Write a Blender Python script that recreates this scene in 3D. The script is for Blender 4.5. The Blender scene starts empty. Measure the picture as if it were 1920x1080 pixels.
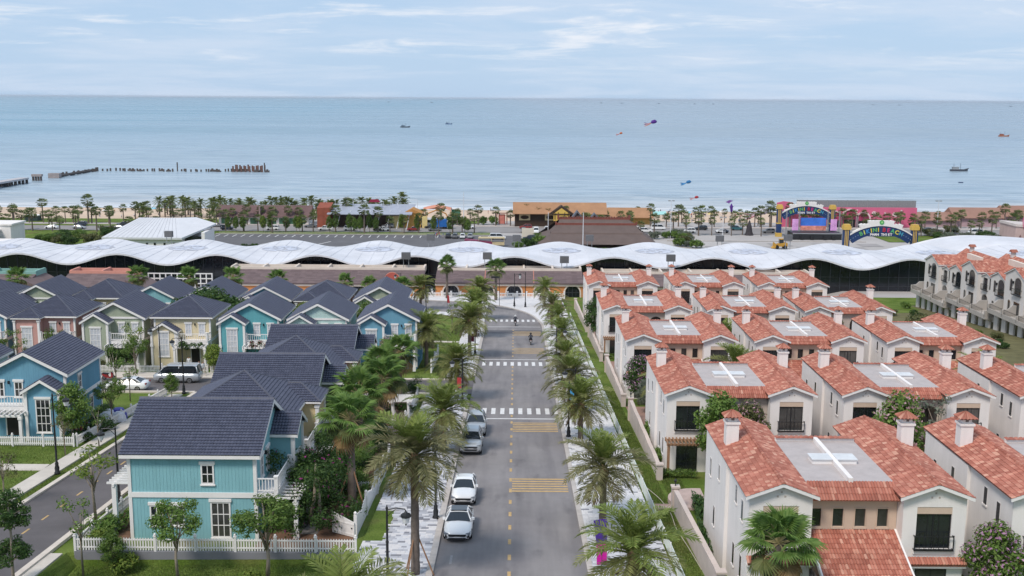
import bpy, bmesh, math, random
import numpy as np
from mathutils import Vector, Matrix
rnd = random.Random(7)
nrs = np.random.RandomState(7)
scn = bpy.context.scene
COL = scn.collection
rad = math.radians
SL = 0.0806
FPX = 2050.0

# ------------------------------------------------------------------ camera
def _n(v): return v/np.linalg.norm(v)
_yv = _n(np.array([8/FPX, 356/FPX, -1.0])); _h = np.array([1, -.0063, 0])
_zv = _n(np.cross(_h, _yv)); _xv = _n(np.cross(_yv, _zv))
cam = bpy.data.objects.new('camera', bpy.data.cameras.new('camera'))
COL.objects.link(cam)
cam.matrix_world = Matrix([list(_xv)+[0], list(_yv)+[0], list(_zv)+[22.9], [0, 0, 0, 1]])
cam.data.sensor_width = 36
cam.data.lens = 36*FPX/1920
cam.data.clip_start = 0.5
cam.data.clip_end = 300000
scn.camera = cam

# ------------------------------------------------------------------ sky
SUN_EL, SUN_AZ = rad(52), rad(215)      # azimuth clockwise from +Y: light from behind the camera, a little left
w = bpy.data.worlds.new('World'); scn.world = w; w.use_nodes = True
nt = w.node_tree; nt.nodes.clear()
N = nt.nodes.new; LK = nt.links.new
out = N('ShaderNodeOutputWorld'); bg = N('ShaderNodeBackground'); bg.inputs[1].default_value = 0.1
sky = N('ShaderNodeTexSky'); sky.sky_type = 'NISHITA'; sky.sun_disc = False
sky.sun_elevation = SUN_EL; sky.sun_rotation = SUN_AZ; sky.altitude = 0
sky.air_density = 1.0; sky.dust_density = 0.6; sky.ozone_density = 1.5
tc = N('ShaderNodeTexCoord'); sep = N('ShaderNodeSeparateXYZ'); LK(tc.outputs['Generated'], sep.inputs[0])
ab = N('ShaderNodeMath'); ab.operation = 'ABSOLUTE'; LK(sep.outputs[2], ab.inputs[0])
ad = N('ShaderNodeMath'); ad.operation = 'ADD'; ad.inputs[1].default_value = .085; LK(ab.outputs[0], ad.inputs[0])
dx = N('ShaderNodeMath'); dx.operation = 'DIVIDE'; LK(sep.outputs[0], dx.inputs[0]); LK(ad.outputs[0], dx.inputs[1])
dy = N('ShaderNodeMath'); dy.operation = 'DIVIDE'; LK(sep.outputs[1], dy.inputs[0]); LK(ad.outputs[0], dy.inputs[1])
cmb = N('ShaderNodeCombineXYZ'); LK(dx.outputs[0], cmb.inputs[0]); LK(dy.outputs[0], cmb.inputs[1])
def cloud(scale, detail, lo, hi, off):
    mp = N('ShaderNodeMapping'); mp.inputs['Location'].default_value = off; mp.inputs['Scale'].default_value = (.8, 1.0, 1)
    LK(cmb.outputs[0], mp.inputs[0])
    no = N('ShaderNodeTexNoise'); no.inputs['Scale'].default_value = scale; no.inputs['Detail'].default_value = detail
    no.inputs['Roughness'].default_value = .62; no.inputs['Distortion'].default_value = .4
    LK(mp.outputs[0], no.inputs['Vector'])
    mr = N('ShaderNodeMapRange'); mr.interpolation_type = 'SMOOTHSTEP'
    mr.inputs[1].default_value = lo; mr.inputs[2].default_value = hi; LK(no.outputs[0], mr.inputs[0])
    return mr.outputs[0]
def mixc(f, a, b):
    m = N('ShaderNodeMix'); m.data_type = 'RGBA'
    if isinstance(f, float): m.inputs[0].default_value = f
    else: LK(f, m.inputs[0])
    for i, s in ((6, a), (7, b)):
        if isinstance(s, tuple): m.inputs[i].default_value = s
        else: LK(s, m.inputs[i])
    return m.outputs[2]
veil = mixc(.9, sky.outputs[0], (3.75, 5.1, 6.9, 1))                        # thin overcast
fade = N('ShaderNodeMapRange'); fade.inputs[1].default_value = .015; fade.inputs[2].default_value = .055
LK(ab.outputs[0], fade.inputs[0])
def mulf(a, b):
    m = N('ShaderNodeMath'); m.operation = 'MULTIPLY'; LK(a, m.inputs[0])
    if isinstance(b, float): m.inputs[1].default_value = b
    else: LK(b, m.inputs[1])
    return m.outputs[0]
c1 = mixc(mulf(cloud(.62, 7, .40, .66, (3.1, 1.7, 0)), .62), veil, (5.3, 6.05, 7.2, 1))
c2 = mixc(mulf(mulf(cloud(1.25, 8, .50, .70, (8.3, 5.2, 2)), fade.outputs[0]), .8), c1, (7.3, 7.45, 7.8, 1))
LK(c2, bg.inputs[0]); LK(bg.outputs[0], out.inputs[0])

# ------------------------------------------------------------------ sun
sl = bpy.data.lights.new('sun', 'SUN'); sl.energy = 2.3; sl.angle = rad(14); sl.color = (1, .92, .83)
sun = bpy.data.objects.new('sun', sl); COL.objects.link(sun)
_d = Vector((math.sin(SUN_AZ)*math.cos(SUN_EL), math.cos(SUN_AZ)*math.cos(SUN_EL), math.sin(SUN_EL)))
sun.rotation_euler = _d.to_track_quat('Z', 'Y').to_euler()
sun.location = (0, -40, 120)
vs = scn.view_settings; vs.view_transform = 'Standard'; vs.look = 'None'; vs.exposure = 0.34; vs.gamma = 1
vs.use_curve_mapping = False
scn.cycles.max_bounces = 6; scn.cycles.diffuse_bounces = 3; scn.cycles.transparent_max_bounces = 8

# ------------------------------------------------------------------ materials
def hx(s):
    s = s.lstrip('#'); c = [int(s[i:i+2], 16)/255 for i in (0, 2, 4)]
    return tuple((x/12.92 if x <= .04045 else ((x+.055)/1.055)**2.4) for x in c)
def lin(c): return hx(c) if isinstance(c, str) else tuple(c)
MATS = {}
def mat(name, col='#888888', rough=.8, var=.1, scale=.8, bump=0., bscale=20, metal=0., spec=.3, ramp=None, rand=None,
        transl=0., coat=0., emit=None, dirt=None, coord='Object', stretch=None, objvar=0.):
    if name in MATS: return MATS[name]
    m = bpy.data.materials.new(name); m.use_nodes = True
    t = m.node_tree; b = t.nodes['Principled BSDF']; n = t.nodes.new; l = t.links.new
    b.inputs['Roughness'].default_value = rough; b.inputs['Metallic'].default_value = metal
    b.inputs['Specular IOR Level'].default_value = spec
    if coat: b.inputs['Coat Weight'].default_value = coat; b.inputs['Coat Roughness'].default_value = .08
    src = None
    if ramp is not None:
        r = n('ShaderNodeValToRGB'); cr = r.color_ramp
        while len(cr.elements) < len(ramp): cr.elements.new(.5)
        for e, (p, c) in zip(cr.elements, ramp): e.position = p; e.color = lin(c)+(1,)
        if rand:
            oi = n('ShaderNodeObjectInfo'); l(oi.outputs['Random'], r.inputs[0])
        else:
            a = n('ShaderNodeAttribute'); a.attribute_name = 'shade'; l(a.outputs['Fac'], r.inputs[0])
        src = r.outputs[0]
    c = lin(col)
    tcn = n('ShaderNodeTexCoord')
    if var > 0 or dirt:
        no = n('ShaderNodeTexNoise'); no.inputs['Scale'].default_value = scale; no.inputs['Detail'].default_value = 6
        no.inputs['Roughness'].default_value = .65
        if stretch:
            mp = n('ShaderNodeMapping'); mp.inputs['Scale'].default_value = stretch; l(tcn.outputs[coord], mp.inputs[0]); l(mp.outputs[0], no.inputs['Vector'])
        else: l(tcn.outputs[coord], no.inputs['Vector'])
        mr = n('ShaderNodeMapRange'); mr.inputs[1].default_value = .3; mr.inputs[2].default_value = .7
        l(no.outputs[0], mr.inputs[0])
        mx = n('ShaderNodeMix'); mx.data_type = 'RGBA'; mx.blend_type = 'MIX'
        l(mr.outputs[0], mx.inputs[0])
        if src is None:
            mx.inputs[6].default_value = tuple(x*(1-var) for x in c)+(1,)
            mx.inputs[7].default_value = tuple(min(1, x*(1+var)) for x in c)+(1,)
            if dirt: mx.inputs[6].default_value = lin(dirt)+(1,)
            src = mx.outputs[2]
        else:
            mu = n('ShaderNodeMix'); mu.data_type = 'RGBA'; mu.blend_type = 'MULTIPLY'; mu.inputs[0].default_value = 1
            mx.inputs[6].default_value = (1-var,)*3+(1,); mx.inputs[7].default_value = (1+var,)*3+(1,)
            l(src, mu.inputs[6]); l(mx.outputs[2], mu.inputs[7]); src = mu.outputs[2]
    if objvar and src is not None:
        oi = n('ShaderNodeObjectInfo'); mr = n('ShaderNodeMapRange'); mr.inputs[3].default_value = 1-objvar; mr.inputs[4].default_value = 1+objvar*.7; l(oi.outputs['Random'], mr.inputs[0])
        cc = n('ShaderNodeCombineColor'); mu = n('ShaderNodeMix'); mu.data_type = 'RGBA'; mu.blend_type = 'MULTIPLY'; mu.inputs[0].default_value = 1
        for i in range(3): l(mr.outputs[0], cc.inputs[i])
        l(src, mu.inputs[6]); l(cc.outputs[0], mu.inputs[7]); src = mu.outputs[2]
    if src is None: b.inputs['Base Color'].default_value = c+(1,)
    else: l(src, b.inputs['Base Color'])
    if bump:
        nb = n('ShaderNodeTexNoise'); nb.inputs['Scale'].default_value = bscale; nb.inputs['Detail'].default_value = 5
        l(tcn.outputs[coord], nb.inputs['Vector'])
        bp = n('ShaderNodeBump'); bp.inputs['Strength'].default_value = bump; bp.inputs['Distance'].default_value = .05
        l(nb.outputs[0], bp.inputs['Height']); l(bp.outputs[0], b.inputs['Normal'])
    if transl:
        tr = n('ShaderNodeBsdfTranslucent'); ms = n('ShaderNodeMixShader'); ms.inputs[0].default_value = transl
        if src is not None: l(src, tr.inputs[0])
        else: tr.inputs[0].default_value = c+(1,)
        l(b.outputs[0], ms.inputs[1]); l(tr.outputs[0], ms.inputs[2]); l(ms.outputs[0], t.nodes['Material Output'].inputs[0])
    if emit:
        b.inputs['Emission Color'].default_value = lin(emit[0])+(1,); b.inputs['Emission Strength'].default_value = emit[1]
    MATS[name] = m
    return m
M = mat
white = M('white_paint', (.77, .745, .73), .55, .05, 1.2)
stucco = M('white_stucco', (.765, .725, .70), .9, .07, 1.1, .25, 18, stretch=(1, 1, .22))
beige = M('beige_stucco', (.56, .43, .335), .9, .06, .6, .25, 18)
greige = M('greige_stucco', (.46, .395, .35), .9, .06, .6, .25, 18)
glass = M('dark_glass', rough=.06, var=.35, scale=1.6, spec=.7, rand=True, ramp=[(0, (.010, .013, .016)), (.62, (.02, .024, .028)), (.86, (.055, .055, .053)), (1, (.11, .105, .10))])
curtain = M('curtained_pane', (.52, .54, .58), .25, .22, 2.5, spec=.5)
black = M('black_metal', (.016, .017, .02), .45, .15, 3, spec=.5)
timber = M('brown_timber', (.30, .17, .10), .75, .25, 2)
asphalt = M('boulevard_asphalt', (.245, .228, .226), .88, .13, .22, .25, 60)
asphalt2 = M('street_asphalt', (.115, .104, .106), .85, .2, .25, .25, 60)
paintw = M('white_road_paint', (.68, .67, .66), .7, .15, 2.5)
painty = M('yellow_road_paint', (.50, .335, .15), .7, .18, 2.5)
kerbm = M('kerb_concrete', (.46, .42, .39), .85, .14, 1.2, .2, 30)
concrete = M('pale_concrete', (.55, .50, .44), .88, .12, .7, .2, 25)
soil = M('brown_soil', (.17, .095, .06), .95, .3, .8, .5, 12)
red_ramp = [(0, (.31, .108, .076)), (.35, (.385, .143, .10)), (.66, (.425, .168, .12)), (.86, (.48, .215, .155)), (.95, (.53, .272, .197)), (1, (.57, .315, .235))]
redtile = M('terracotta_tiles', rough=.8, var=.16, scale=.7, ramp=red_ramp, spec=.25, objvar=.06)
reddeck = M('terracotta_deck', (.30, .11, .075), .85, .1)
slate_ramp = [(0, (.060, .066, .100)), (.5, (.068, .074, .110)), (1, (.079, .085, .124))]
slate = M('slate_blue_tiles', rough=.55, var=.10, scale=2, ramp=slate_ramp, spec=.4)
slatecap = M('slate_ridge', (.082, .087, .115), .6, .1, 2)
brownroof = M('brown_shingles', (.165, .12, .118), .85, .12, .8, .25, 12)

# ------------------------------------------------------------------ mesh building
class MB:
    def __init__(s): s.v = []; s.f = []; s.m = []; s.a = []; s.mi = 0; s.T = None; s.sh = 0.
    def frame(s, o=(0, 0, 0), u=(1, 0, 0), n=(0, -1, 0)):      # local x along u, local y along n, z up
        u = Vector(u).normalized(); n = Vector(n).normalized(); k = Vector((0, 0, 1))
        s.T = Matrix(((u.x, n.x, k.x, o[0]), (u.y, n.y, k.y, o[1]), (u.z, n.z, k.z, o[2]), (0, 0, 0, 1))); return s
    def pts(s, P):
        b = len(s.v)
        for p in P:
            s.v.append(tuple(s.T @ Vector(p)) if s.T is not None else tuple(p))
        return b
    def face(s, idx): s.f.append(tuple(idx)); s.m.append(s.mi); s.a.append(s.sh)
    def poly(s, P): b = s.pts(P); s.face(range(b, b+len(P)))
    def box(s, x0, x1, y0, y1, z0, z1):
        b = s.pts([(x0, y0, z0), (x1, y0, z0), (x1, y1, z0), (x0, y1, z0), (x0, y0, z1), (x1, y0, z1), (x1, y1, z1), (x0, y1, z1)])
        for q in ((0, 3, 2, 1), (4, 5, 6, 7), (0, 1, 5, 4), (1, 2, 6, 5), (2, 3, 7, 6), (3, 0, 4, 7)): s.face([b+i for i in q])
        return s
    def bar(s, p, q, r, r2=None, n=4):
        r2 = r if r2 is None else r2
        return s.tube([p, q], [r, r2], n)
    def prism(s, prof, y0, y1, axis='y'):                        # profile (a,z) swept along y (or x)
        P0 = [(a, y0, z) if axis == 'y' else (y0, a, z) for a, z in prof]
        P1 = [(a, y1, z) if axis == 'y' else (y1, a, z) for a, z in prof]
        k = len(prof); b = s.pts(P0+P1)
        s.face([b+i for i in range(k)]); s.face([b+k+i for i in reversed(range(k))])
        for i in range(k):
            j = (i+1) % k; s.face((b+i, b+k+i, b+k+j, b+j))
        return s
    def slab(s, outline, z0, z1):                                # plan outline extruded in z
        k = len(outline); b = s.pts([(x, y, z0) for x, y in outline]+[(x, y, z1) for x, y in outline])
        s.face([b+i for i in reversed(range(k))]); s.face([b+k+i for i in range(k)])
        for i in range(k):
            j = (i+1) % k; s.face((b+i, b+j, b+k+j, b+k+i))
        return s
    def tube(s, path, rr, n=8, cap=True):
        path = [Vector(p) for p in path]; rings = []
        for i, p in enumerate(path):
            d = (path[min(i+1, len(path)-1)]-path[max(i-1, 0)])
            d = d.normalized() if d.length > 1e-9 else Vector((0, 0, 1))
            a = Vector((0, 0, 1)) if abs(d.z) < .9 else Vector((1, 0, 0))
            u = d.cross(a).normalized(); v = d.cross(u)
            r = rr[i] if isinstance(rr, (list, tuple)) else rr
            rings.append(s.pts([p+u*(r*math.cos(2*math.pi*k/n))+v*(r*math.sin(2*math.pi*k/n)) for k in range(n)]))
        for a, b in zip(rings, rings[1:]):
            for k in range(n): s.face((a+k, a+(k+1) % n, b+(k+1) % n, b+k))
        if cap:
            s.face([rings[0]+k for k in reversed(range(n))]); s.face([rings[-1]+k for k in range(n)])
        return s
    def lathe(s, prof, n=12, c=(0, 0)):                          # (r,z) profile about vertical axis
        rings = [s.pts([(c[0]+r*math.cos(2*math.pi*k/n), c[1]+r*math.sin(2*math.pi*k/n), z) for k in range(n)]) for r, z in prof]
        for a, b in zip(rings, rings[1:]):
            for k in range(n): s.face((a+k, a+(k+1) % n, b+(k+1) % n, b+k))
        s.face([rings[0]+k for k in reversed(range(n))]); s.face([rings[-1]+k for k in range(n)])
        return s
    def mesh(s, name, mats, smooth=False, recalc=False):
        me = bpy.data.meshes.new(name)
        me.from_pydata(s.v, [], s.f)
        for m in (mats if isinstance(mats, (list, tuple)) else [mats]): me.materials.append(m)
        if any(s.m): me.polygons.foreach_set('material_index', s.m)
        if any(s.a):
            at = me.attributes.new('shade', 'FLOAT', 'FACE'); at.data.foreach_set('value', s.a)
        if recalc:
            bm = bmesh.new(); bm.from_mesh(me); bmesh.ops.recalc_face_normals(bm, faces=bm.faces); bm.to_mesh(me); bm.free()
        if smooth: me.polygons.foreach_set('use_smooth', [True]*len(me.polygons))
        me.update()
        return me
CH = {}
def link(o, parent=None):
    COL.objects.link(o)
    if parent is not None:
        o.parent = parent; CH.setdefault(parent.name, []).append(o)
    return o
CACHE = {}
KV = ''
def part(name, mb, mats, parent=None, loc=(0, 0, 0), rz=0, key=None, smooth=False, stuff=False, label=None, recalc=False):
    """one mesh object; with a key the mesh is built once and shared"""
    if key is not None: key = (KV, key)
    if key is not None and key in CACHE: me = CACHE[key]
    else:
        if callable(mb): mb = mb()
        me = mb if isinstance(mb, bpy.types.Mesh) else mb.mesh(name, mats, smooth, recalc)
        if key is not None: CACHE[key] = me
    o = bpy.data.objects.new(name, me); o.location = loc; o.rotation_euler = (0, 0, rz)
    if stuff: o['kind'] = 'stuff'
    if label: o['label'] = label
    return link(o, parent)
def tag(o, label, cat, group=None):
    o['label'] = label; o['category'] = cat
    if group: o['group'] = group
    return o
def thing(name, label, cat, loc=(0, 0, 0), rz=0, group=None):
    o = bpy.data.objects.new(name, None); o.empty_display_size = .3; o.location = loc; o.rotation_euler = (0, 0, rz)
    link(o); return tag(o, label, cat, group)
def struct(name, mb, mats, smooth=False, recalc=False):
    o = part(name, mb, mats, smooth=smooth, recalc=recalc); o['kind'] = 'structure'; return o
def stuff(name, mb, mats):
    o = part(name, mb, mats); o['kind'] = 'stuff'; return o
def dup(o, loc=None, rz=None, label=None, group=None, parent=None, sc=None):
    c = o.copy(); link(c, parent)
    if loc is not None: c.location = loc
    if rz is not None: c.rotation_euler = (0, 0, rz)
    if sc is not None: c.scale = (sc,)*3 if not isinstance(sc, tuple) else sc
    if label: c['label'] = label
    if group: c['group'] = group
    for k in CH.get(o.name, []): dup(k, parent=c)
    return c

def tiles(o, u, v, L, H, course, tw, amp, step, seg=3, clip=None, barrel=True, r=None):
    """real overlapping roof tiles on a slope: o corner, u along the eave, v up the slope; returns MB with a random shade per tile"""
    r = r or rnd
    o = Vector(o); u = Vector(u).normalized(); v = Vector(v).normalized(); n = u.cross(v)
    if n.z < 0: n = -n
    mb = MB(); nc = max(1, round(H/course)); nt_ = max(1, round(L/tw)); cs = H/nc; ts = L/nt_
    hh = [amp*(abs(math.sin(math.pi*k/seg)) if barrel else .5-.5*math.cos(2*math.pi*k/seg)) for k in range(seg+1)]
    for j in range(nc):
        for i in range(nt_):
            mb.sh = r.random()
            us = [(i+k/seg)*ts for k in range(seg+1)]; v0 = j*cs; v1 = min(H, (j+1)*cs)
            b = mb.pts([o+u*us[k]+v*v0+n*(hh[k]+step) for k in range(seg+1)]
                       + [o+u*us[k]+v*v1+n*(hh[k]) for k in range(seg+1)]
                       + [o+u*us[k]+v*v0+n*(-.01) for k in range(seg+1)])
            q = seg+1
            for k in range(seg):
                mb.face((b+k, b+k+1, b+q+k+1, b+q+k)); mb.face((b+2*q+k, b+2*q+k+1, b+k+1, b+k))
    mb.basis = (o, u, v, n)
    return mb
def clip_mesh(mb, name, m, poly):
    """cut a tile sheet to a convex outline given in (u,v)"""
    o, u, v, n = mb.basis
    me = mb.mesh(name, m); bm = bmesh.new(); bm.from_mesh(me)
    c = Vector((sum(p[0] for p in poly)/len(poly), sum(p[1] for p in poly)/len(poly)))
    for a, b in zip(poly, poly[1:]+poly[:1]):
        d = Vector((b[0]-a[0], b[1]-a[1])); pn = Vector((d.y, -d.x)).normalized()
        if (c-Vector(a)).dot(pn) > 0: pn = -pn
        bmesh.ops.bisect_plane(bm, geom=bm.verts[:]+bm.edges[:]+bm.faces[:], plane_co=o+u*a[0]+v*a[1], plane_no=u*pn.x+v*pn.y, clear_outer=True)
    bm.to_mesh(me); bm.free(); return me

# ------------------------------------------------------------------ ground
GY = [-80, 222, 232, 262, 300, 330, 430, 470, 520, 560]
GZ = [80*SL, -17.9, -18.3, -19, -22, -24.5, -25.5, -27, -29.35, -31.5]
SEA = -29.0
def zb(y): return float(np.interp(y, GY, GZ))
def sst(a, b, x):
    t = np.clip((x-a)/(b-a), 0, 1); return t*t*(3-2*t)
def zg(x, y):
    z = np.interp(y, GY, GZ)
    z = z-2.6*sst(26, 42, x)*sst(196, 216, y)*(1-sst(250, 275, y))*(1-sst(64, 72, x))
    lo = -5.75+.018*(np.asarray(x)+10)
    k = sst(-27.9, -27.3, x)*(1-sst(-10.4, -9.9, x))*(1-sst(64.35, 64.5, y))
    return z*(1-k)+np.minimum(z, lo)*k
def gz(x, y): return float(zg(np.array(float(x)), np.array(float(y))))
# ------------------------------------------------------------------ ground sheet, sand, sea
def grassmat(name, a, b, c):
    m = bpy.data.materials.new(name); m.use_nodes = True; t = m.node_tree; n = t.nodes.new; l = t.links.new
    B = t.nodes['Principled BSDF']; B.inputs['Roughness'].default_value = .95; B.inputs['Specular IOR Level'].default_value = .1
    tcn = n('ShaderNodeTexCoord')
    def noise(s, d):
        no = n('ShaderNodeTexNoise'); no.inputs['Scale'].default_value = s; no.inputs['Detail'].default_value = d; l(tcn.outputs['Object'], no.inputs['Vector']); return no.outputs[0]
    r1 = n('ShaderNodeValToRGB'); r1.color_ramp.elements[0].position = .36; r1.color_ramp.elements[0].color = a+(1,)
    r1.color_ramp.elements[1].position = .66; r1.color_ramp.elements[1].color = b+(1,); l(noise(.35, 7), r1.inputs[0])
    mr = n('ShaderNodeMapRange'); mr.inputs[1].default_value = .56; mr.inputs[2].default_value = .72; l(noise(.16, 6), mr.inputs[0])
    mx = n('ShaderNodeMix'); mx.data_type = 'RGBA'; l(mr.outputs[0], mx.inputs[0]); l(r1.outputs[0], mx.inputs[6]); mx.inputs[7].default_value = c+(1,)
    mu = n('ShaderNodeMix'); mu.data_type = 'RGBA'; mu.blend_type = 'MULTIPLY'; mu.inputs[0].default_value = .55; l(mx.outputs[2], mu.inputs[6])
    r2 = n('ShaderNodeMapRange'); r2.inputs[1].default_value = .3; r2.inputs[2].default_value = .7; r2.inputs[3].default_value = .55; r2.inputs[4].default_value = 1.4
    l(noise(9, 4), r2.inputs[0]); cc = n('ShaderNodeCombineColor')
    for i in range(3): l(r2.outputs[0], cc.inputs[i])
    l(cc.outputs[0], mu.inputs[7]); l(mu.outputs[2], B.inputs['Base Color'])
    bp = n('ShaderNodeBump'); bp.inputs['Strength'].default_value = .8; bp.inputs['Distance'].default_value = .08; l(noise(14, 4), bp.inputs['Height']); l(bp.outputs[0], B.inputs['Normal'])
    return m
grassm = grassmat('lawn_grass', (.085, .135, .022), (.15, .20, .045), (.17, .135, .06))
sand = M('beach_sand', (.56, .42, .31), .95, .14, .05, .2, 3, coord='Object', dirt=(.50, .38, .285))
plaza = M('pale_plaza_paving', (.40, .375, .36), .9, .12, .06, .1, 6)

xs = sorted(set([-1500, -700, -400, -250] + list(range(-160, -28, 8)) + [-28.6, -27.9, -27.6, -27.3, -24, -20, -16, -12, -10.4, -10.15, -9.9] + list(range(-6, 26, 8)) + list(range(26, 46, 4)) + list(range(48, 180, 12)) + [250, 400, 700, 1500]))
ys = sorted(set([-80, -20] + list(range(20, 64, 4)) + [64.35, 64.42, 64.5] + list(range(66, 222, 6)) + list(range(196, 276, 4)) + list(range(276, 560, 12)) + [262, 300, 330, 430, 438, 470, 520, 560]))
X, Y = np.meshgrid(xs, ys); Z = zg(X, Y)-.07
g = MB(); nx = len(xs)
g.v = [tuple(p) for p in np.stack([X, Y, Z], -1).reshape(-1, 3)]
for j in range(len(ys)-1):
    for i in range(nx-1):
        ym = (ys[j]+ys[j+1])/2; xm = (xs[i]+xs[i+1])/2
        g.mi = 2 if ym > 438 else (0 if ym < 228 else 1)
        if 262 < ym < 436 and xm < -88: g.mi = 0
        g.face((j*nx+i, j*nx+i+1, (j+1)*nx+i+1, (j+1)*nx+i))
struct('ground', g, [grassm, plaza, sand])

def seamat():
    m = bpy.data.materials.new('sea_water'); m.use_nodes = True; t = m.node_tree; n = t.nodes.new; l = t.links.new
    B = t.nodes['Principled BSDF']; B.inputs['Roughness'].default_value = .16; B.inputs['Specular IOR Level'].default_value = .5; B.inputs['IOR'].default_value = 1.33
    g = n('ShaderNodeNewGeometry'); sp = n('ShaderNodeSeparateXYZ'); l(g.outputs['Position'], sp.inputs[0])
    def mapn(scale, s, d, dist=0):
        mp = n('ShaderNodeMapping'); mp.inputs['Scale'].default_value = scale; l(g.outputs['Position'], mp.inputs[0])
        no = n('ShaderNodeTexNoise'); no.inputs['Scale'].default_value = s; no.inputs['Detail'].default_value = d; no.inputs['Distortion'].default_value = dist
        l(mp.outputs[0], no.inputs['Vector']); return no.outputs[0]
    def rng(x, a, b, c=0., d=1.):
        r = n('ShaderNodeMapRange'); r.inputs[1].default_value = a; r.inputs[2].default_value = b; r.inputs[3].default_value = c; r.inputs[4].default_value = d; l(x, r.inputs[0]); return r.outputs[0]
    def mix(f, a, b):
        x = n('ShaderNodeMix'); x.data_type = 'RGBA'; l(f, x.inputs[0])
        for i, q in ((6, a), (7, b)):
            if isinstance(q, tuple): x.inputs[i].default_value = q+(1,)
            else: l(q, x.inputs[i])
        return x.outputs[2]
    big = rng(mapn((.12, 1, 1), .004, 5, .5), .38, .62)
    deep = mix(big, (.245, .315, .375), (.305, .37, .42))                # open water with long current streaks
    teal = mix(rng(sp.outputs[0], -900, 300), (.165, .315, .40), deep)   # bluer towards the old pier
    shoal = mix(rng(sp.outputs[1], 1500, 560), teal, (.37, .445, .50))  # silty shallows
    sandy = mix(rng(sp.outputs[1], 600, 524), shoal, (.50, .50, .50))
    wob = n('ShaderNodeMath'); wob.operation = 'MULTIPLY_ADD'; wob.inputs[1].default_value = 26; l(mapn((1, .3, 1), .02, 4, .6), wob.inputs[0]); l(sp.outputs[1], wob.inputs[2])
    f1 = n('ShaderNodeMath'); f1.operation = 'MULTIPLY'
    l(rng(wob.outputs[0], 556, 536), f1.inputs[0]); l(rng(mapn((.12, 1, 1), .35, 5, 1.), .42, .56), f1.inputs[1])
    col = mix(f1.outputs[0], sandy, (.74, .74, .75))                  # broken foam on the last waves
    chop_shade = n('ShaderNodeMix'); chop_shade.data_type = 'RGBA'; chop_shade.blend_type = 'MULTIPLY'; l(rng(mapn((.16, 1, 1), .16, 8, .8), .42, .60, 0, 1), chop_shade.inputs[0]); l(col, chop_shade.inputs[6]); chop_shade.inputs[7].default_value = (.66, .73, .78, 1)  # shading of small wave facets painted into the water colour as noise streaks
    l(chop_shade.outputs[2], B.inputs['Base Color'])
    rr = n('ShaderNodeMath'); rr.operation = 'MULTIPLY_ADD'; rr.inputs[1].default_value = .12; rr.inputs[2].default_value = .22; l(big, rr.inputs[0]); l(rr.outputs[0], B.inputs['Roughness'])
    b1 = n('ShaderNodeBump'); b1.inputs['Strength'].default_value = .55; b1.inputs['Distance'].default_value = 1.6; l(mapn((.35, 1, 1), .09, 6, .4), b1.inputs['Height'])
    b2 = n('ShaderNodeBump'); b2.inputs['Strength'].default_value = .35; b2.inputs['Distance'].default_value = .5; l(mapn((.5, 1, 1), .6, 4), b2.inputs['Height']); l(b1.outputs[0], b2.inputs['Normal'])
    l(b2.outputs[0], B.inputs['Normal'])
    return m
sm = MB()
sx = [-60000, -20000, -3000, -900]+list(range(-420, 421, 14))+[900, 3000, 20000, 60000]
sy = list(np.arange(512, 660, 1.6))+list(np.arange(660, 900, 6))+[1000, 1400, 2500, 6000, 20000, 60000]
for y in sy:
    for x in sx:
        z = SEA; yy = y+5*math.sin(x*.013)+2.5*math.sin(x*.05+1)
        if 520 < y < 760 and abs(x) < 500:
            a = .75*math.exp(-((y-575)/70)**2)+.25
            ph = (yy-530)/17.5; ph += .35*math.sin(x*.021)
            z += a*.95*(max(0, math.sin(2*math.pi*ph))**4)*(.6+.4*math.sin(x*.017+ph*1.9))
        sm.v.append((x, y, z))
k = len(sx)
for j in range(len(sy)-1):
    for i in range(k-1): sm.face((j*k+i, j*k+i+1, (j+1)*k+i+1, (j+1)*k+i))
struct('sea', sm, seamat(), smooth=True)

# ------------------------------------------------------------------ draped strips
def drape(mb, A, B, dz):
    """sheet between two polylines of the same length, laid on the ground"""
    for (a0, a1, b0, b1) in zip(A, A[1:], B, B[1:]):
        mb.poly([(*p, gz(*p)+dz) for p in (a0, b0, b1, a1)])
    return mb
def dens(P, step=4.):
    o = []
    for (x0, y0), (x1, y1) in zip(P, P[1:]):
        k = max(1, int(math.hypot(x1-x0, y1-y0)/step))
        o += [(x0+(x1-x0)*i/k, y0+(y1-y0)*i/k) for i in range(k)]
    return o+[P[-1]]
def rect(mb, x0, x1, y0, y1, dz, step=4.):
    A = dens([(x0, y0), (x0, y1)], step); B = [(x1, p[1]) for p in A]; return drape(mb, A, B, dz)
def rib(mb, P, wd, zlo, zhi, step=3., level=None, side=0.):
    """solid band of width wd along a plan path; zlo/zhi above ground (or absolute with level=True)"""
    P = dens(P, step); L = []; 
    for i, p in enumerate(P):
        d = Vector((P[min(i+1, len(P)-1)][0]-P[max(i-1, 0)][0], P[min(i+1, len(P)-1)][1]-P[max(i-1, 0)][1])).normalized()
        nn = Vector((-d.y, d.x)); g0 = 0 if level else gz(*p)
        a = (p[0]+nn.x*(wd/2+side), p[1]+nn.y*(wd/2+side)); b = (p[0]-nn.x*(wd/2-side), p[1]-nn.y*(wd/2-side))
        lo = zlo(i/(len(P)-1)) if callable(zlo) else zlo; hi = zhi(i/(len(P)-1)) if callable(zhi) else zhi
        L.append(mb.pts([(*a, g0+lo), (*b, g0+lo), (*b, g0+hi), (*a, g0+hi)]))
    for s, e in zip(L, L[1:]):
        for q in range(4): mb.face((s+q, s+(q+1) % 4, e+(q+1) % 4, e+q))
    mb.face([L[0]+q for q in (3, 2, 1, 0)]); mb.face([L[-1]+q for q in range(4)])
    return mb
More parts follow.
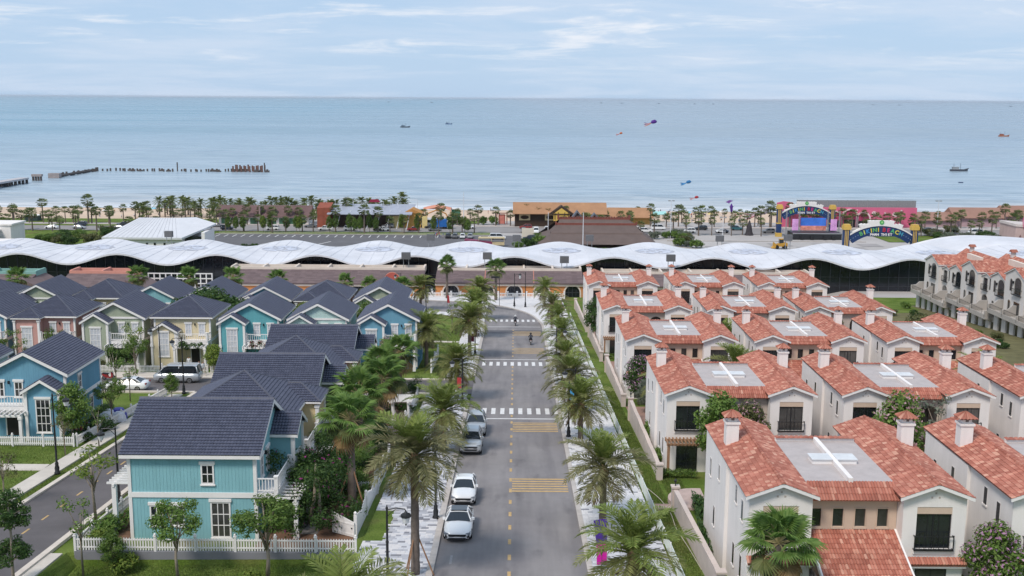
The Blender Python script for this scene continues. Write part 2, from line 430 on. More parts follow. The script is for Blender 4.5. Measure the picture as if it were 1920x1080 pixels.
def curve(P, k=6):
    o = []
    for i in range(len(P)-1):
        p0, p1, p2, p3 = [Vector(P[max(0, min(len(P)-1, i+q))]) for q in (-1, 0, 1, 2)]
        for s in range(k):
            t = s/k; o.append(tuple(.5*((2*p1)+(-p0+p2)*t+(2*p0-5*p1+4*p2-p3)*t*t+(-p0+3*p1-3*p2+p3)*t**3)))
    return o+[P[-1]]

def wearroad(m):
    '''tyre-polished lanes, tar streaks and oil stains along the road'''
    t = m.node_tree; n = t.nodes.new; l = t.links.new; B = t.nodes['Principled BSDF']; src = B.inputs['Base Color'].links[0].from_socket
    tcn = n('ShaderNodeTexCoord'); prev = src
    for sc_, s, lo, hi, dark in (((1.0, .035, 1), 1.1, .40, .66, .80), ((.8, .25, 1), .9, .60, .74, .74), ((1, .6, 1), .22, .44, .60, .90)):
        mp = n('ShaderNodeMapping'); mp.inputs['Scale'].default_value = sc_; l(tcn.outputs['Object'], mp.inputs[0])
        no = n('ShaderNodeTexNoise'); no.inputs['Scale'].default_value = s; no.inputs['Detail'].default_value = 6; l(mp.outputs[0], no.inputs['Vector'])
        mr = n('ShaderNodeMapRange'); mr.inputs[1].default_value = lo; mr.inputs[2].default_value = hi; l(no.outputs[0], mr.inputs[0])
        mx = n('ShaderNodeMix'); mx.data_type = 'RGBA'; mx.blend_type = 'MULTIPLY'; l(mr.outputs[0], mx.inputs[0]); l(prev, mx.inputs[6]); mx.inputs[7].default_value = (dark, dark, dark*1.02, 1); prev = mx.outputs[2]
    l(prev, B.inputs['Base Color'])
RL, RR, RC = -4.75, 4.45, -.24
outer = curve([(RR, 172), (4.25, 181), (2.6, 193.5), (-.6, 203), (-4.6, 209.5), (-10.2, 214), (-18, 217), (-30, 218.5), (-75, 219)], 5)
inner = curve([(RL, 172), (-5.0, 180), (-6.4, 187), (-8.2, 191.5), (-10.5, 195), (-14, 197.5), (-20, 199), (-30, 200), (-75, 200.5)], 5)
A = dens([(RL, -20), (RL, 172)]); B = dens([(RR, -20), (RR, 172)])
road = struct('road', drape(drape(MB(), A, B, 0), inner, outer, 0), asphalt)
wearroad(asphalt)
road['label'] = 'grey asphalt boulevard running down towards the sea and turning left'
road['category'] = 'road'
street = MB(); rect(street, -35.0, -29.2, 20, 127, .0); rect(street, -100, -35.0, 117.5, 126, .0); rect(street, -29.2, RL-.004, 117.5, 126, .0)
st = struct('side_street', street, asphalt2); st['label'] = 'dark asphalt side street between the coloured cottages'; st['category'] = 'street'
patch = MB(); rect(patch, RL+.1, RR-.1, 168.0, 172.0, .004); drape(patch, [(-9.5, 209.5), (-5.5, 206.5), (-1, 201)], [(-11.5, 212.2), (-5.6, 209), (.2, 202)], .004)
part('dark_patch', patch, M('fresh_asphalt', (.115, .112, .12), .9, .15, 1), road)

# road markings: each one a sheet of its own
def mark(name, x0, x1, y0, y1, m, key=None, dz=.006, parent=road):
    mb = MB(); mb.poly([(x0, y0, -y0*SL+dz), (x1, y0, -y0*SL+dz), (x1, y1, -y1*SL+dz), (x0, y1, -y1*SL+dz)])
    return part(name, mb, m, parent)
for yc in (108.3, 138.4, 184.6):
    for i in range(10):
        xc = RL+.35+.43+i*.92
        if yc > 180: xc -= .15
        mark('crosswalk_stripe', xc-.215, xc+.215, yc-1.5, yc+1.5, paintw)
for yc, x0 in ((104.6, -3.2), (141.9, RL+.25), (176.2, RL+.2)):
    mark('stop_line', x0 if yc > 110 else RL+.25, RR-.25, yc-.17, yc+.17, paintw)
y = 24.4
while y < 172:
    if not (106.2 < y < 110.5 or 136 < y < 142.5): mark('lane_dash', RC-.1, RC+.1, y, y+1.0, painty)
    y += 3.0
for y0, y1 in ((78.4, 82.5), (98.7, 103.0), (146.9, 152.8), (165.4, 170.8)):
    for i in range(6):
        yy = y0+(y1-y0)*(i+.5)/6
        mark('rumble_stripe', RC+.12, RR-.3, yy-.17, yy+.17, painty)
for i in range(18):
    yy = 55.8+i*2.99
    mark('lane_dash', -32.3, -32.15, yy, yy+1.1, painty, parent=st)
mark('lane_dash', -3.9, -3.75, 62.6, 64.2, M('worn_white_paint', (.3, .29, .29), .8, .2), dz=.005)

# kerbs, pavements
kb = MB()
rib(kb, [(RL-.2, -10), (RL-.2, 113)], .4, -.1, .13); rib(kb, [(RL-.2, 113), (RL-.9, 116), (RL-3, 117.2)], .3, -.1, .13, 1.)
rib(kb, [(RL-3, 126.6), (RL-.9, 127.4), (RL-.2, 129)], .3, -.1, .13, 1.); rib(kb, [(RL-.2, 129), (RL-.2, 172)], .4, -.1, .13)
rib(kb, [(p[0]-.2, p[1]-.05) for p in inner], .3, -.1, .13, 3)
rib(kb, [(RR+.17, -10), (RR+.17, 172)], .34, -.1, .13); rib(kb, [(p[0]+.17, p[1]+.1) for p in outer], .34, -.1, .13, 3)
struct('kerb', kb, kerbm)
kb2 = MB()
for x, a, b in ((-35.2, 20, 117), (-29.0, 20, 62), (-29.0, 62, 117)): rib(kb2, [(x, a), (x, b)], .4, -.1, .14)
rib(kb2, [(-100, 117.2), (-35.4, 117.2)], .4, -.1, .14); rib(kb2, [(-100, 126.2), (-6, 126.2)], .4, -.1, .14); rib(kb2, [(-28.8, 117.2), (-8, 117.2)], .4, -.1, .14)
k2 = struct('street_kerb', kb2, M('pale_kerb', (.60, .53, .46), .85, .1, 1))

pav_ramp = [(0, (.17, .17, .19)), (.08, (.22, .22, .245)), (.13, (.34, .34, .37)), (.36, (.44, .44, .47)), (.66, (.58, .58, .605)), (1, (.64, .62, .62))]
paverm = M('sidewalk_pavers', rough=.8, var=.08, scale=1.2, ramp=pav_ramp, bump=.15, bscale=40)
pav_r2 = [(0, (.24, .24, .265)), (.04, (.30, .30, .33)), (.07, (.58, .57, .575)), (.5, (.66, .645, .645)), (1, (.70, .675, .665))]
paverm2 = M('white_sidewalk_pavers', rough=.8, var=.06, scale=1.2, ramp=pav_r2, bump=.12, bscale=40)
bed = M('paver_bedding', (.36, .35, .36), .95, .1)
def paving(name, label, x0, x1, y0, y1, m, ramp, first, hole=None):
    base = MB(); rect(base, x0, x1, y0, y1, .085)
    top = struct(name, base, bed); top['label'] = label; top['category'] = 'pavement'
    rest = MB(); n = 0; y = first
    rows = []
    while y < y1: rows.append(y); y += .32
    y = first-.32
    while y > y0: rows.append(y); y -= .32
    tone = [M('paver_tone_%s_%d' % (name, q), c[1], .8, .08, 1.2, .15, 40) for q, c in enumerate(ramp)]
    for y in rows:
        x = x0-.3*rnd.random()
        while x < x1:
            L = rnd.choice((.32, .48, .64)); a, b = max(x, x0), min(x+L, x1); x += L
            if b-a < .12 or (hole and hole(.5*(a+b), y)): continue
            t = rnd.random(); z = gz(.5*(a+b), y+.2)+.128+rnd.uniform(-.004, .004)
            if y >= first and n < 300:
                q = next(i for i in range(len(ramp)) if t <= ramp[i][0] or i == len(ramp)-1); lw = round(b-a, 2); n += 1
                o = part('paver', lambda: MB().box(-lw/2+.006, lw/2-.006, .006, .314, -.05, 0), tone[q], top, ((a+b)/2, y, z), key=('paver', name, lw, q))
                o.rotation_euler = (-math.atan(SL), 0, 0)
            else:
                rest.sh = max(t, .001); z0 = gz(.5*(a+b), y)+.13; z1 = gz(.5*(a+b), y+.32)+.13
                e = .007; c = rest.pts([(a+e, y+e, z0), (b-e, y+e, z0), (b-e, y+.32-e, z1), (a+e, y+.32-e, z1), (a+e, y+e, z0-.05), (b-e, y+e, z0-.05)])
                rest.face((c, c+1, c+2, c+3)); rest.face((c+4, c+5, c+1, c))
    part('paving', rest, m, top, stuff=True)
    return top
swl = paving('sidewalk', 'pavement of mixed grey and white stone slabs left of the boulevard', -9.7, RL-.4, 44, 116.6, paverm, pav_ramp, 60.2, lambda x, y: x < -8.3 and 66.5 < y < 73.2)
swl2 = paving('sidewalk', 'white slab pavement beyond the side street on the left', -8.2, RL-.4, 127.6, 188, paverm2, pav_r2, 300)
swr = paving('sidewalk', 'white slab pavement between the boulevard and the low green railing', RR+.34, 9.6, 44, 186, paverm2, pav_r2, 60.5)
gr = MB(); rect(gr, -9.7, -8.3, 66.5, 73.2, .1); stuff('grass', gr, grassm)
pl = MB(); drape(pl, [(p[0]+.35, p[1]+.12) for p in outer], [(9.6, 172+i*(226-172)/12) for i in range(13)]+[(9.6-(i+1)*84.6/(len(outer)-13), 226) for i in range(len(outer)-13)], .09)
pz = struct('plaza', pl, M('white_plaza_paving', (.62, .60, .60), .85, .16, .9, .2, 20)); pz['label'] = 'pale paved forecourt outside the orange shops'; pz['category'] = 'plaza'
e2 = MB(); drape(e2, [(p[0]-.35, p[1]-.3) for p in inner], [(p[0]-1.2, p[1]-4.2) for p in inner], .10); struct('corner_pavement', e2, MATS['white_plaza_paving'])
tp = MB(); drape(tp, [(3.4, 212), (5.5, 206), (9.4, 200)], [(4, 219), (7, 219), (9.4, 219)], .13); struct('brick_paving', tp, M('red_brick_paving', (.26, .15, .12), .9, .15, 2))
# pale footpaths in the left lawns
fp = MB(); rib(fp, [(-37.1, 20), (-37.1, 116)], 1.5, -.1, .05); rib(fp, [(-90, 84.6), (-37.9, 84.6)], 1.5, -.1, .045)
rib(fp, [(-28.42, 40), (-28.42, 64)], .85, -.3, .03); rib(fp, [(-8.3, 158), (-12, 158.4)], .8, -.1, .06); rib(fp, [(-90, 128.4), (-20, 128.4)], 2.2, -.1, .05)
struct('footpath', fp, concrete)
yd = MB(); rect(yd, -27.2, -24.9, 65, 78, .03); rect(yd, -16.4, -10.4, 65, 77.6, .03); rect(yd, -16.2, -10.6, 78.6, 116, .03); rect(yd, -28.4, -16.2, 74.4, 116, .02)
struct('garden_soil', yd, soil)
sl_ = MB(); rect(sl_, -14.7, -12.9, 68, 72.6, .05); part('stone_slab', sl_, M('grey_slate_slab', (.17, .155, .145), .8, .25, 1.5)).__setitem__('kind', 'structure')
sv = MB(); rect(sv, 18, 62, 70, 205, .01); [rect(sv, 11.7, 18, a, b, .02) for a, b in ((98.5, 111), (130, 141), (160, 180))]; struct('villa_yard', sv, M('terracotta_yard_paving', (.30, .185, .145), .9, .15, 1, .2, 15))
# ------------------------------------------------------------------ Spanish villas on the right
PITCH = .73/1.95
def railing(root, loc, w_, h_, d_, key, rz=0):
    def r():
        m = MB(); m.box(-w_/2, w_/2, -d_, -d_+.04, h_-.05, h_); m.box(-w_/2, w_/2, -d_, -d_+.04, .06, .10)
        for s in (-1, 1): m.box(s*w_/2-.02, s*w_/2+.02, -d_, 0, h_-.05, h_); m.box(s*w_/2-.02, s*w_/2+.02, -d_, 0, .06, .10); m.box(s*w_/2-.025, s*w_/2+.025, -d_-.01, -d_+.04, 0, h_+.04)
        k = int(w_/.26)
        for i in range(k+1): x = -w_/2+i*w_/k; m.box(x-.013, x+.013, -d_+.005, -d_+.03, .08, h_-.03)
        m.box(-w_/2, w_/2, -d_, 0, 0, .05)
        return m
    return part('railing', r, black, root, loc, rz, key)
def gable_front(mb, hw, ze, zr, y0, y1, ow, oz0, oz1, zb_):
    """front skin of a wing with a real window opening"""
    mb.box(-hw, -ow, y0, y1, zb_, ze); mb.box(ow, hw, y0, y1, zb_, ze)
    mb.box(-ow, ow, y0, y1, zb_, oz0); mb.box(-ow, ow, y0, y1, oz1, ze)
    mb.prism([(-hw, ze), (hw, ze), (0, zr)], y0, y1)
SG = {'A': 0, 'B': 0}
def make_villa(kind, label, loc, detail=True):
    root = thing('villa', label, 'villa', loc, 0, 'white villas with terracotta roofs')
    ZE, ZR, HW, LN = 6.42, 6.42+1.7*PITCH, 1.7, 12.3
    for s, cx in ((-1, 0.), (1, 8.3)):
        def wing():
            m = MB(); gable_front(m, HW, ZE, ZR, 0, .28, .95, 3.45, 5.85, -.3)
            m.prism([(-HW, -2.4), (HW, -2.4), (HW, ZE), (0, ZR), (-HW, ZE)], .28, LN)
            m.box(min(s*HW, s*(HW+.2)), max(s*HW, s*(HW+.2)), 5.6, LN-.02, -2.4, ZE-.12)
            m.box(-1.05, 1.05, -.08, 0, 3.2, 3.42)
            return m
        part('wall', wing, stucco, root, (cx, 0, 0), key=('vwall', s))
        part('fascia', lambda: MB().prism([(-1.98, ZE-.13), (0, ZE+1.98*PITCH-.13), (1.98, ZE-.13), (1.98, ZE+.06), (0, ZE+1.98*PITCH+.06), (-1.98, ZE+.06)], -.36, -.26), white, root, (cx, 0, 0), key='vfascia')
        rf = part('roof', lambda: MB().prism([(-1.95, ZE-.02), (0, ZE+1.95*PITCH-.02), (1.95, ZE-.02), (1.95, ZE+.07), (0, ZE+1.95*PITCH+.07), (-1.95, ZE+.07)], -.26, LN+.3), reddeck, root, (cx, 0, 0), key='vdeck')
        H = math.hypot(1.99, 1.99*PITCH)
        for q in (-1, 1):
            def tl():
                return tiles((q*1.99, -.38, ZE+.085-.04*PITCH), (0, 1, 0), (-q, 0, PITCH), 13.0, H-.03, .26, .29, .03, .03, 2)
            part('roof_tiles', tl, redtile, rf, key=('vtiles', q), stuff=True)
        def ridge():
            m = MB(); y = -.4
            while y < 12.4:
                m.sh = rnd.random()*.8
                pts = [(-.13, -.03), (-.09, .06), (0, .10), (.09, .06), (.13, -.03)]
                b = m.pts([(a, y, ZE+1.97*PITCH+.10+z) for a, z in pts]+[(a*.85, y+.44, ZE+1.97*PITCH+.085+z*.85) for a, z in pts])
                for k in range(4): m.face((b+k, b+k+1, b+6+k, b+5+k))
                m.face([b+k for k in range(5)]); y += .4
            return m
        part('ridge_tiles', ridge, redtile, rf, key='vridge', stuff=True)
        # French window with lintel panel
        fw = part('french_window', lambda: MB().box(-.95, -.90, .1, .2, 3.45, 5.45).box(.90, .95, .1, .2, 3.45, 5.45).box(-.03, .03, .1, .19, 3.45, 5.45).box(-.32, -.29, .12, .18, 3.45, 5.45).box(.29, .32, .12, .18, 3.45, 5.45).box(-.95, .95, .1, .2, 5.40, 5.45), black, root, (cx, 0, 0), key='vfw')
        part('pane', lambda: MB().box(-.90, .90, .15, .2, 3.46, 5.40), glass, fw, key='vfwp')
        part('lintel', lambda: MB().box(-.96, .96, .03, .26, 5.452, 5.86), beige, root, (cx, 0, 0), key='vlint')
        railing(root, (cx, 0, 3.42), 2.1, .85, .22, 'vrail')
        for (vx, vz) in ((0, ZR-.42), (-.2, ZR-.66), (.2, ZR-.66)):
            part('vent_hole', lambda: MB().box(-.05, .05, -.015, .02, -.05, .05), greige, root, (cx+vx, 0, vz), key='vvent')
        # side windows
        for sx in (-1, 1):
            if sx != s: continue
            for yy, zz, hh in ((1.7, 4.35, 1.15), (3.4, 4.75, 1.0), (1.6, 1.0, 1.3), (3.6, .9, 1.3), (7.6, 4.6, .9), (10.4, 3.9, 1.1), (8.8, 1.2, 1.2)):
                slit_side(root, cx+s*(HW+(.2 if yy > 5.6 else 0)), yy, zz, s, hh)
        # ground floor door and little tiled canopy
        dr = part('door', lambda: MB().box(-.85, -.78, -.03, .04, 0, 2.3).box(.78, .85, -.03, .04, 0, 2.3).box(-.85, .85, -.03, .04, 2.25, 2.32).box(-.03, .03, -.03, .04, 0, 2.3), black, root, (cx, 0, 0), key='vdoor')
        part('pane', lambda: MB().box(-.78, .78, -.012, .02, .02, 2.25), glass, dr, key='vdoorp')
        if kind == 'A':
            cn = part('canopy', lambda: MB().prism([(-.42, 2.74), (0, 2.96), (0, 2.86), (-.42, 2.64)], -1.75, 1.75, axis='x'), reddeck, root, (cx, 0, 0), key='vcan')
            part('roof_tiles', lambda: tiles((-1.78, -.48, 2.75), (1, 0, 0), (0, .45, .24), 3.56, .52, .40, .165, .06, .025, 4), redtile, cn, key='vcant', stuff=True)
            part('canopy_edge', lambda: MB().box(-1.78, 1.78, -.36, -.05, 2.52, 2.635), stucco, root, (cx, 0, 0), key='vcane')
        elif s < 0:
            pg = part('pergola', lambda: MB().box(-1.8, 1.8, -1.35, -1.22, 2.55, 2.72).box(-1.8, 1.8, -.12, -.02, 2.55, 2.72).box(-1.75, -1.55, -1.4, -1.2, 0, 2.55).box(1.55, 1.75, -1.4, -1.2, 0, 2.55), timber, root, (cx, 0, 0), key='vperg')
            for i in range(13):
                part('slat', lambda: MB().box(-.05, .05, -1.6, -.0, 2.72, 2.86), timber, pg, (-1.74+i*.29, 0, 0), key='vslat')
        # chimney
        zc = ZE+(1.99-1.05)*PITCH
        ch = part('chimney', lambda: MB().box(-.38, .38, -.38, .38, -.5, 1.25).box(-.45, .45, -.45, .45, 1.25, 1.38).box(-.28, .28, -.28, .28, 1.38, 1.72), stucco, root, (cx+s*1.15, 8.2, zc), key='vchim')
        part('smoke_hole', lambda: MB().box(-.09, .09, -.295, -.27, 1.47, 1.65), M('chimney_hole', (.2, .17, .16), .9), ch, key='vsmoke')
        def cap():
            m = MB(); R = .56
            for q in range(4):
                c0, s0 = math.cos(q*math.pi/2), math.sin(q*math.pi/2)
                for i in range(5):
                    a, b = -R+i*2*R/5, -R+(i+1)*2*R/5; mid = (a+b)/2; m.sh = rnd.random()
                    def pt(x, t, z): y = -R*(1-t); xx = x*(1-t); return (c0*xx-s0*y, s0*xx+c0*y, z)
                    m.poly([pt(a, 0, 1.70), pt(mid, 0, 1.76), pt(mid, .95, 2.10), pt(a, .95, 2.06)]); m.poly([pt(mid, 0, 1.76), pt(b, 0, 1.70), pt(b, .95, 2.06), pt(mid, .95, 2.10)])
            m.sh = .3; m.poly([(-.56, -.56, 1.69), (.56, -.56, 1.69), (.56, .56, 1.69), (-.56, .56, 1.69)]); return m
        part('chimney_cap', cap, redtile, ch, key='vcap')
    # centre block between the wings
    cm = beige if kind == 'A' else greige
    def centre():
        m = MB(); x0, x1 = 1.72, 6.58; yf = .9
        if kind == 'A':
            e = [2.15, 3.37, 4.59, 5.81]; xs_ = x0
            m.box(x0, x1, yf, yf+.2, -1, 4.35); m.box(x0, x1, yf, yf+.2, 5.40, 6.0)
            for c in e: m.box(xs_, c-.29, yf, yf+.2, 4.35, 5.40); xs_ = c+.29
            m.box(xs_, x1, yf, yf+.2, 4.35, 5.40)
        else:
            seg = 10
            m.box(x0, 1.95, yf, yf+.25, 0, 6.0); m.box(3.75, 4.55, yf, yf+.25, 0, 6.0); m.box(6.35, x1, yf, yf+.25, 0, 6.0)
            for c in (2.85, 5.45):
                m.box(c-.9, c+.9, yf, yf+.25, 2.6, 3.3)
                for i in range(seg):
                    a0, a1 = math.pi*i/seg, math.pi*(i+1)/seg
                    xa, za, xb, zb_ = c+.9*math.cos(a0), 4.5+.9*math.sin(a0), c+.9*math.cos(a1), 4.5+.9*math.sin(a1)
                    m.prism([(xb, zb_), (xa, za), (xa, 6.0), (xb, 6.0)], yf, yf+.25)
        m.box(x0, x1, yf+.2 if kind == 'A' else 3.2, 8.9, -2.2, 6.0); m.box(x0, x1, yf-.1, yf, 6.0, 6.12)
        if kind != 'A': m.box(x0, x1, yf+.25, 3.2, 5.5, 6.0); m.box(x0, x1, yf+.25, 3.2, 2.5, 2.62)
        return m
    part('centre_wall', centre, cm, root, key=('vcentre', kind))
    fr = part('flat_roof', lambda: MB().box(1.72, 6.58, 1.5, 8.9, 6.0, 6.66), M('flat_roof_screed', (.43, .388, .378), .9, .10, 1.2, .1, 30), root, key='vflat')
    part('parapet', lambda: MB().box(1.72, 6.58, 8.9, 9.1, 6.0, 6.86), stucco, fr, key='vpar')
    part('coping_tiles', lambda: tiles((1.72, 8.78, 6.88), (1, 0, 0), (0, 1, 0.02), 4.86, .42, .42, .3, .05, .01, 3), redtile, fr, key='vcop', stuff=True)
    part('party_wall', lambda: MB().box(4.02, 4.28, 1.46, 8.9, 6.66, 6.93), stucco, fr, key='vparty')
    for q in (-1, 1):
        sk = part('skylight', lambda: MB().box(-1.28, -.14, -.5, .5, 0, .22) if q < 0 else MB().box(.14, 1.28, -.5, .5, 0, .22), white, fr, (4.15, 5.1, 6.66), key=('vsky', q))
        part('skylight_pane', lambda: MB().box(*( (-1.32, -.135) if q < 0 else (.135, 1.32)), -.56, .56, .24, .30), M('skylight_glass', (.60, .615, .63), .6, .1, 1.5, spec=.2), sk, key=('vskp', q))
    st_ = part('eave_strip', lambda: MB().prism([(.45, 6.0), (1.5, 6.62), (1.5, 6.2), (.9, 6.1)], 1.72, 6.58, axis='x'), reddeck, root, key='vstrip')
    part('roof_tiles', lambda: tiles((1.72, .38, 6.02), (1, 0, 0), (0, 1.12, .66), 4.86, 1.36, .40, .17, .065, .03, 4), redtile, st_, key='vstript', stuff=True)
    if kind == 'A':
        for c in (2.15, 3.37, 4.59, 5.81):
            W_ = part('window', lambda: MB().box(-.34, -.29, -.04, .02, 4.30, 5.45).box(.29, .34, -.04, .02, 4.30, 5.45).box(-.34, .34, -.04, .02, 5.40, 5.46).box(-.36, .36, -.08, .02, 4.24, 4.34), beige, root, (c, .9, 0), key='vsw')
            part('pane', lambda: MB().box(-.29, .29, .09, .13, 4.35, 5.40), glass, W_, key='vswp')
        lt = part('lean_to_roof', lambda: MB().prism([(.9, 4.14), (.9, 3.92), (-3.9, 2.05), (-3.9, 2.2)], 1.80, 6.50, axis='x'), reddeck, root, key='vlean')
        part('roof_tiles', lambda: tiles((1.78, -3.95, 2.23), (1, 0, 0), (0, 4.85, 1.94), 4.74, 5.22, .38, .17, .065, .035, 4), redtile, lt, key='vleant', stuff=True)
        part('lean_to_wall', lambda: MB().box(1.95, 6.35, -3.6, -3.4, -.5, 2.1).box(1.95, 2.15, -3.4, .9, -.5, 1.85).box(6.15, 6.35, -3.4, .9, -.5, 1.85), stucco, root, key='vleanw')
        part('verge', lambda: MB().prism([(1.0, 4.27), (1.0, 3.97), (-3.95, 2.02), (-3.95, 2.28)], 1.70, 1.80, axis='x').prism([(1.0, 4.27), (1.0, 3.97), (-3.95, 2.02), (-3.95, 2.28)], 6.50, 6.60, axis='x'), stucco, root, key='vverge')
    else:
        for c in (2.85, 5.45):
            part('loggia_screen', lambda: MB().box(-.9, .9, 3.1, 3.18, 2.62, 5.45), glass, root, (c, 0, 0), key='vlog')
    return root
def slit_side(root, x, y, z, s, h_):
    w_ = .38
    W_ = part('window', lambda: MB().box(-.02, .012, -w_/2-.04, -w_/2, 0, h_).box(-.02, .012, w_/2, w_/2+.04, 0, h_).box(-.02, .012, -w_/2-.04, w_/2+.04, h_, h_+.04).box(-.02, .08, -w_/2-.10, w_/2+.10, -.09, 0), stucco, root, (x, y, z), 0 if s > 0 else math.pi, key=('sl', h_))
    part('pane', lambda: MB().box(-.02, .03, -w_/2, w_/2, 0, h_), glass, W_, key=('slp', h_))
VY = [56.1, 85.0, 115.8, 145.4, 183.7]
VX = [14.42, 13.98, 13.93, 13.8, 14.3]
ROWN = ['nearest row', 'second row', 'middle row', 'fourth row', 'last row']
COLN = ['beside the garden wall', 'centre of its row', 'rightmost of its row']
protoA = protoB = None
for r in range(5):
    for c in range(2 if r == 0 else 3):
        kind = 'A' if r % 2 == 0 else 'B'
        feat = 'four small centre windows' if kind == 'A' else 'two arches'
        lab = 'white villa with %s, %s, %s' % (feat, ROWN[r], COLN[c] if r else ('beside the garden wall', 'cut by the picture edge')[c])
        x = VX[r]+c*14.2 if c else VX[r]
        if r == 2 and c: x = 13.93+(13.95, 28.25)[c-1]
        if r in (3,) and c: x = 13.8+(14.15, 27.35)[c-1]
        if r == 4 and c: x = 14.3+(14.6, 28.9)[c-1]
        loc = (x, VY[r], -SL*VY[r])
        if kind == 'A':
            if protoA is None: protoA = make_villa('A', lab, loc)
            else: dup(protoA, loc, 0, lab)
        else:
            if protoB is None: protoB = make_villa('B', lab, loc)
            else: dup(protoB, loc, 0, lab)

# garden walls of the villas: stepped, curved tops, end pillars
gwm = M('pinkish_garden_wall', (.56, .475, .43), .9, .10, .6, .2, 20)
for i, (y0, y1, h0, h1) in enumerate(((57.0, 74.2, 1.5, 1.5), (82.6, 104.5, .95, 2.0), (111.5, 133, 1.0, 1.9), (141.5, 165, 1.0, 1.9), (171, 204, 1.0, 1.7))):
    where = ['beside the nearest villa', 'beside the second-row villa', 'beside the middle-row villa', 'beside the fourth-row villa', 'running down to the orange shops'][i]
    t = thing('garden_wall', 'pinkish plaster garden wall with sweeping top %s' % where, 'wall', (11.5, y0, gz(11.5, y0)), 0, 'plaster garden walls along the lawn')
    Ln = y1-y0; m = MB(); K = 26
    prof = []
    for k in range(K+1):
        f = k/K; yy = f*Ln
        h = h0+(h1-h0)*f + (.0 if i == 0 else .35*(math.floor(f*3)-f*3+.5)*0)
        if i: h = h0+(h1-h0)*(math.floor(f*4)/4+.25*sst(0, .8, (f*4) % 1))
        prof.append((yy, -SL*yy+h))
    poly = [(0, -.5), (Ln, -SL*Ln-.5)]+prof[::-1]
    part('wall_panel', MB().prism(poly, -.11, .11, axis='x'), gwm, t)
    cp = MB()
    for (a, za), (b, zb__) in zip(prof, prof[1:]): cp.prism([(a, za), (b, zb__), (b, zb__+.08), (a, za+.08)], -.16, .16, axis='x')
    part('coping', cp, gwm, t)
    for yy, hh in ((0, h0+.2), (Ln, h1+.2)):
        part('pillar', lambda: MB().box(-.24, .24, -.24, .24, -.6, hh).box(-.31, .31, -.31, .31, hh, hh+.12), gwm, t, (0, yy, -SL*yy))
    if i < 2:
        pl_ = thing('pillar_lantern', 'small black lantern on a garden wall pillar %s' % ('near the round terrace', 'near the second villa')[i], 'lantern', (11.5, y1, gz(11.5, y1)+h1+.32), 0, 'pillar lanterns')
        part('post', lambda: MB().lathe([(.07, 0), (.04, .05), (.03, .2)], 8), black, pl_, key='pl1'); part('lamp', lambda: MB().lathe([(.05, .2), (.1, .38), (.12, .4), (.02, .52)], 6), black, pl_, key='pl2')
ter = MB(); a = [(13.4+2.1*math.cos(q), 76.2+2.1*math.sin(q)) for q in np.linspace(math.pi*.5, math.pi*1.5, 14)]
ter.slab(a+[(14.0, 74.1), (14.0, 78.3)], gz(13, 78)-.1, gz(13, 74)+.12)
tt = struct('terrace', ter, M('pink_terrace_stone', (.44, .335, .30), .9, .14, 1.5, .2, 12)); tt['label'] = 'round pink stone terrace at the corner of the nearest villa'; tt['category'] = 'terrace'
# ------------------------------------------------------------------ coloured clapboard cottages on the left
HL, OH = 8.2, .38
def house_shape(hw, ev, rg, be, kv):
    global HW, EV, RG, PT, BE, KV
    HW, EV, RG, BE, KV = hw, ev, rg, be, kv; PT = (rg-ev)/hw
house_shape(4.05, 5.85, 8.12, 5.8, 'row')
def boxwin(root, x, y, z, w_, h_, nx_, nz_, facing, curt, key=None, hood=True):
    """facing: 0 front(-y), 1 right(+x), 2 back, 3 left(-x)"""
    rz = (0, math.pi/2, math.pi, -math.pi/2)[facing]
    def fr():
        m = MB(); c = .10
        m.box(-w_/2-c, -w_/2, -.07, .02, -c, h_+c); m.box(w_/2, w_/2+c, -.07, .02, -c, h_+c); m.box(-w_/2, w_/2, -.07, .02, -c, 0); m.box(-w_/2, w_/2, -.07, .02, h_, h_+c)
        m.box(-w_/2-.16, w_/2+.16, -.11, .02, -c-.09, -c)
        if hood: m.box(-w_/2-.18, w_/2+.18, -.12, .02, h_+c, h_+c+.2)
        for i in range(1, nx_): xx = -w_/2+w_*i/nx_; m.box(xx-.025, xx+.025, -.045, -.01, 0, h_)
        for i in range(1, nz_): zz = h_*i/nz_; m.box(-w_/2, w_/2, -.05, -.012, zz-.025, zz+.025)
        return m
    W_ = part('window', fr, white, root, (x, y, z), rz, ('bw', w_, h_, nx_, nz_, hood))
    part('pane', lambda: MB().box(-w_/2, w_/2, -.02, .01, 0, h_), curtain if curt else glass, W_, key=('bwp', w_, h_, curt))
    return W_
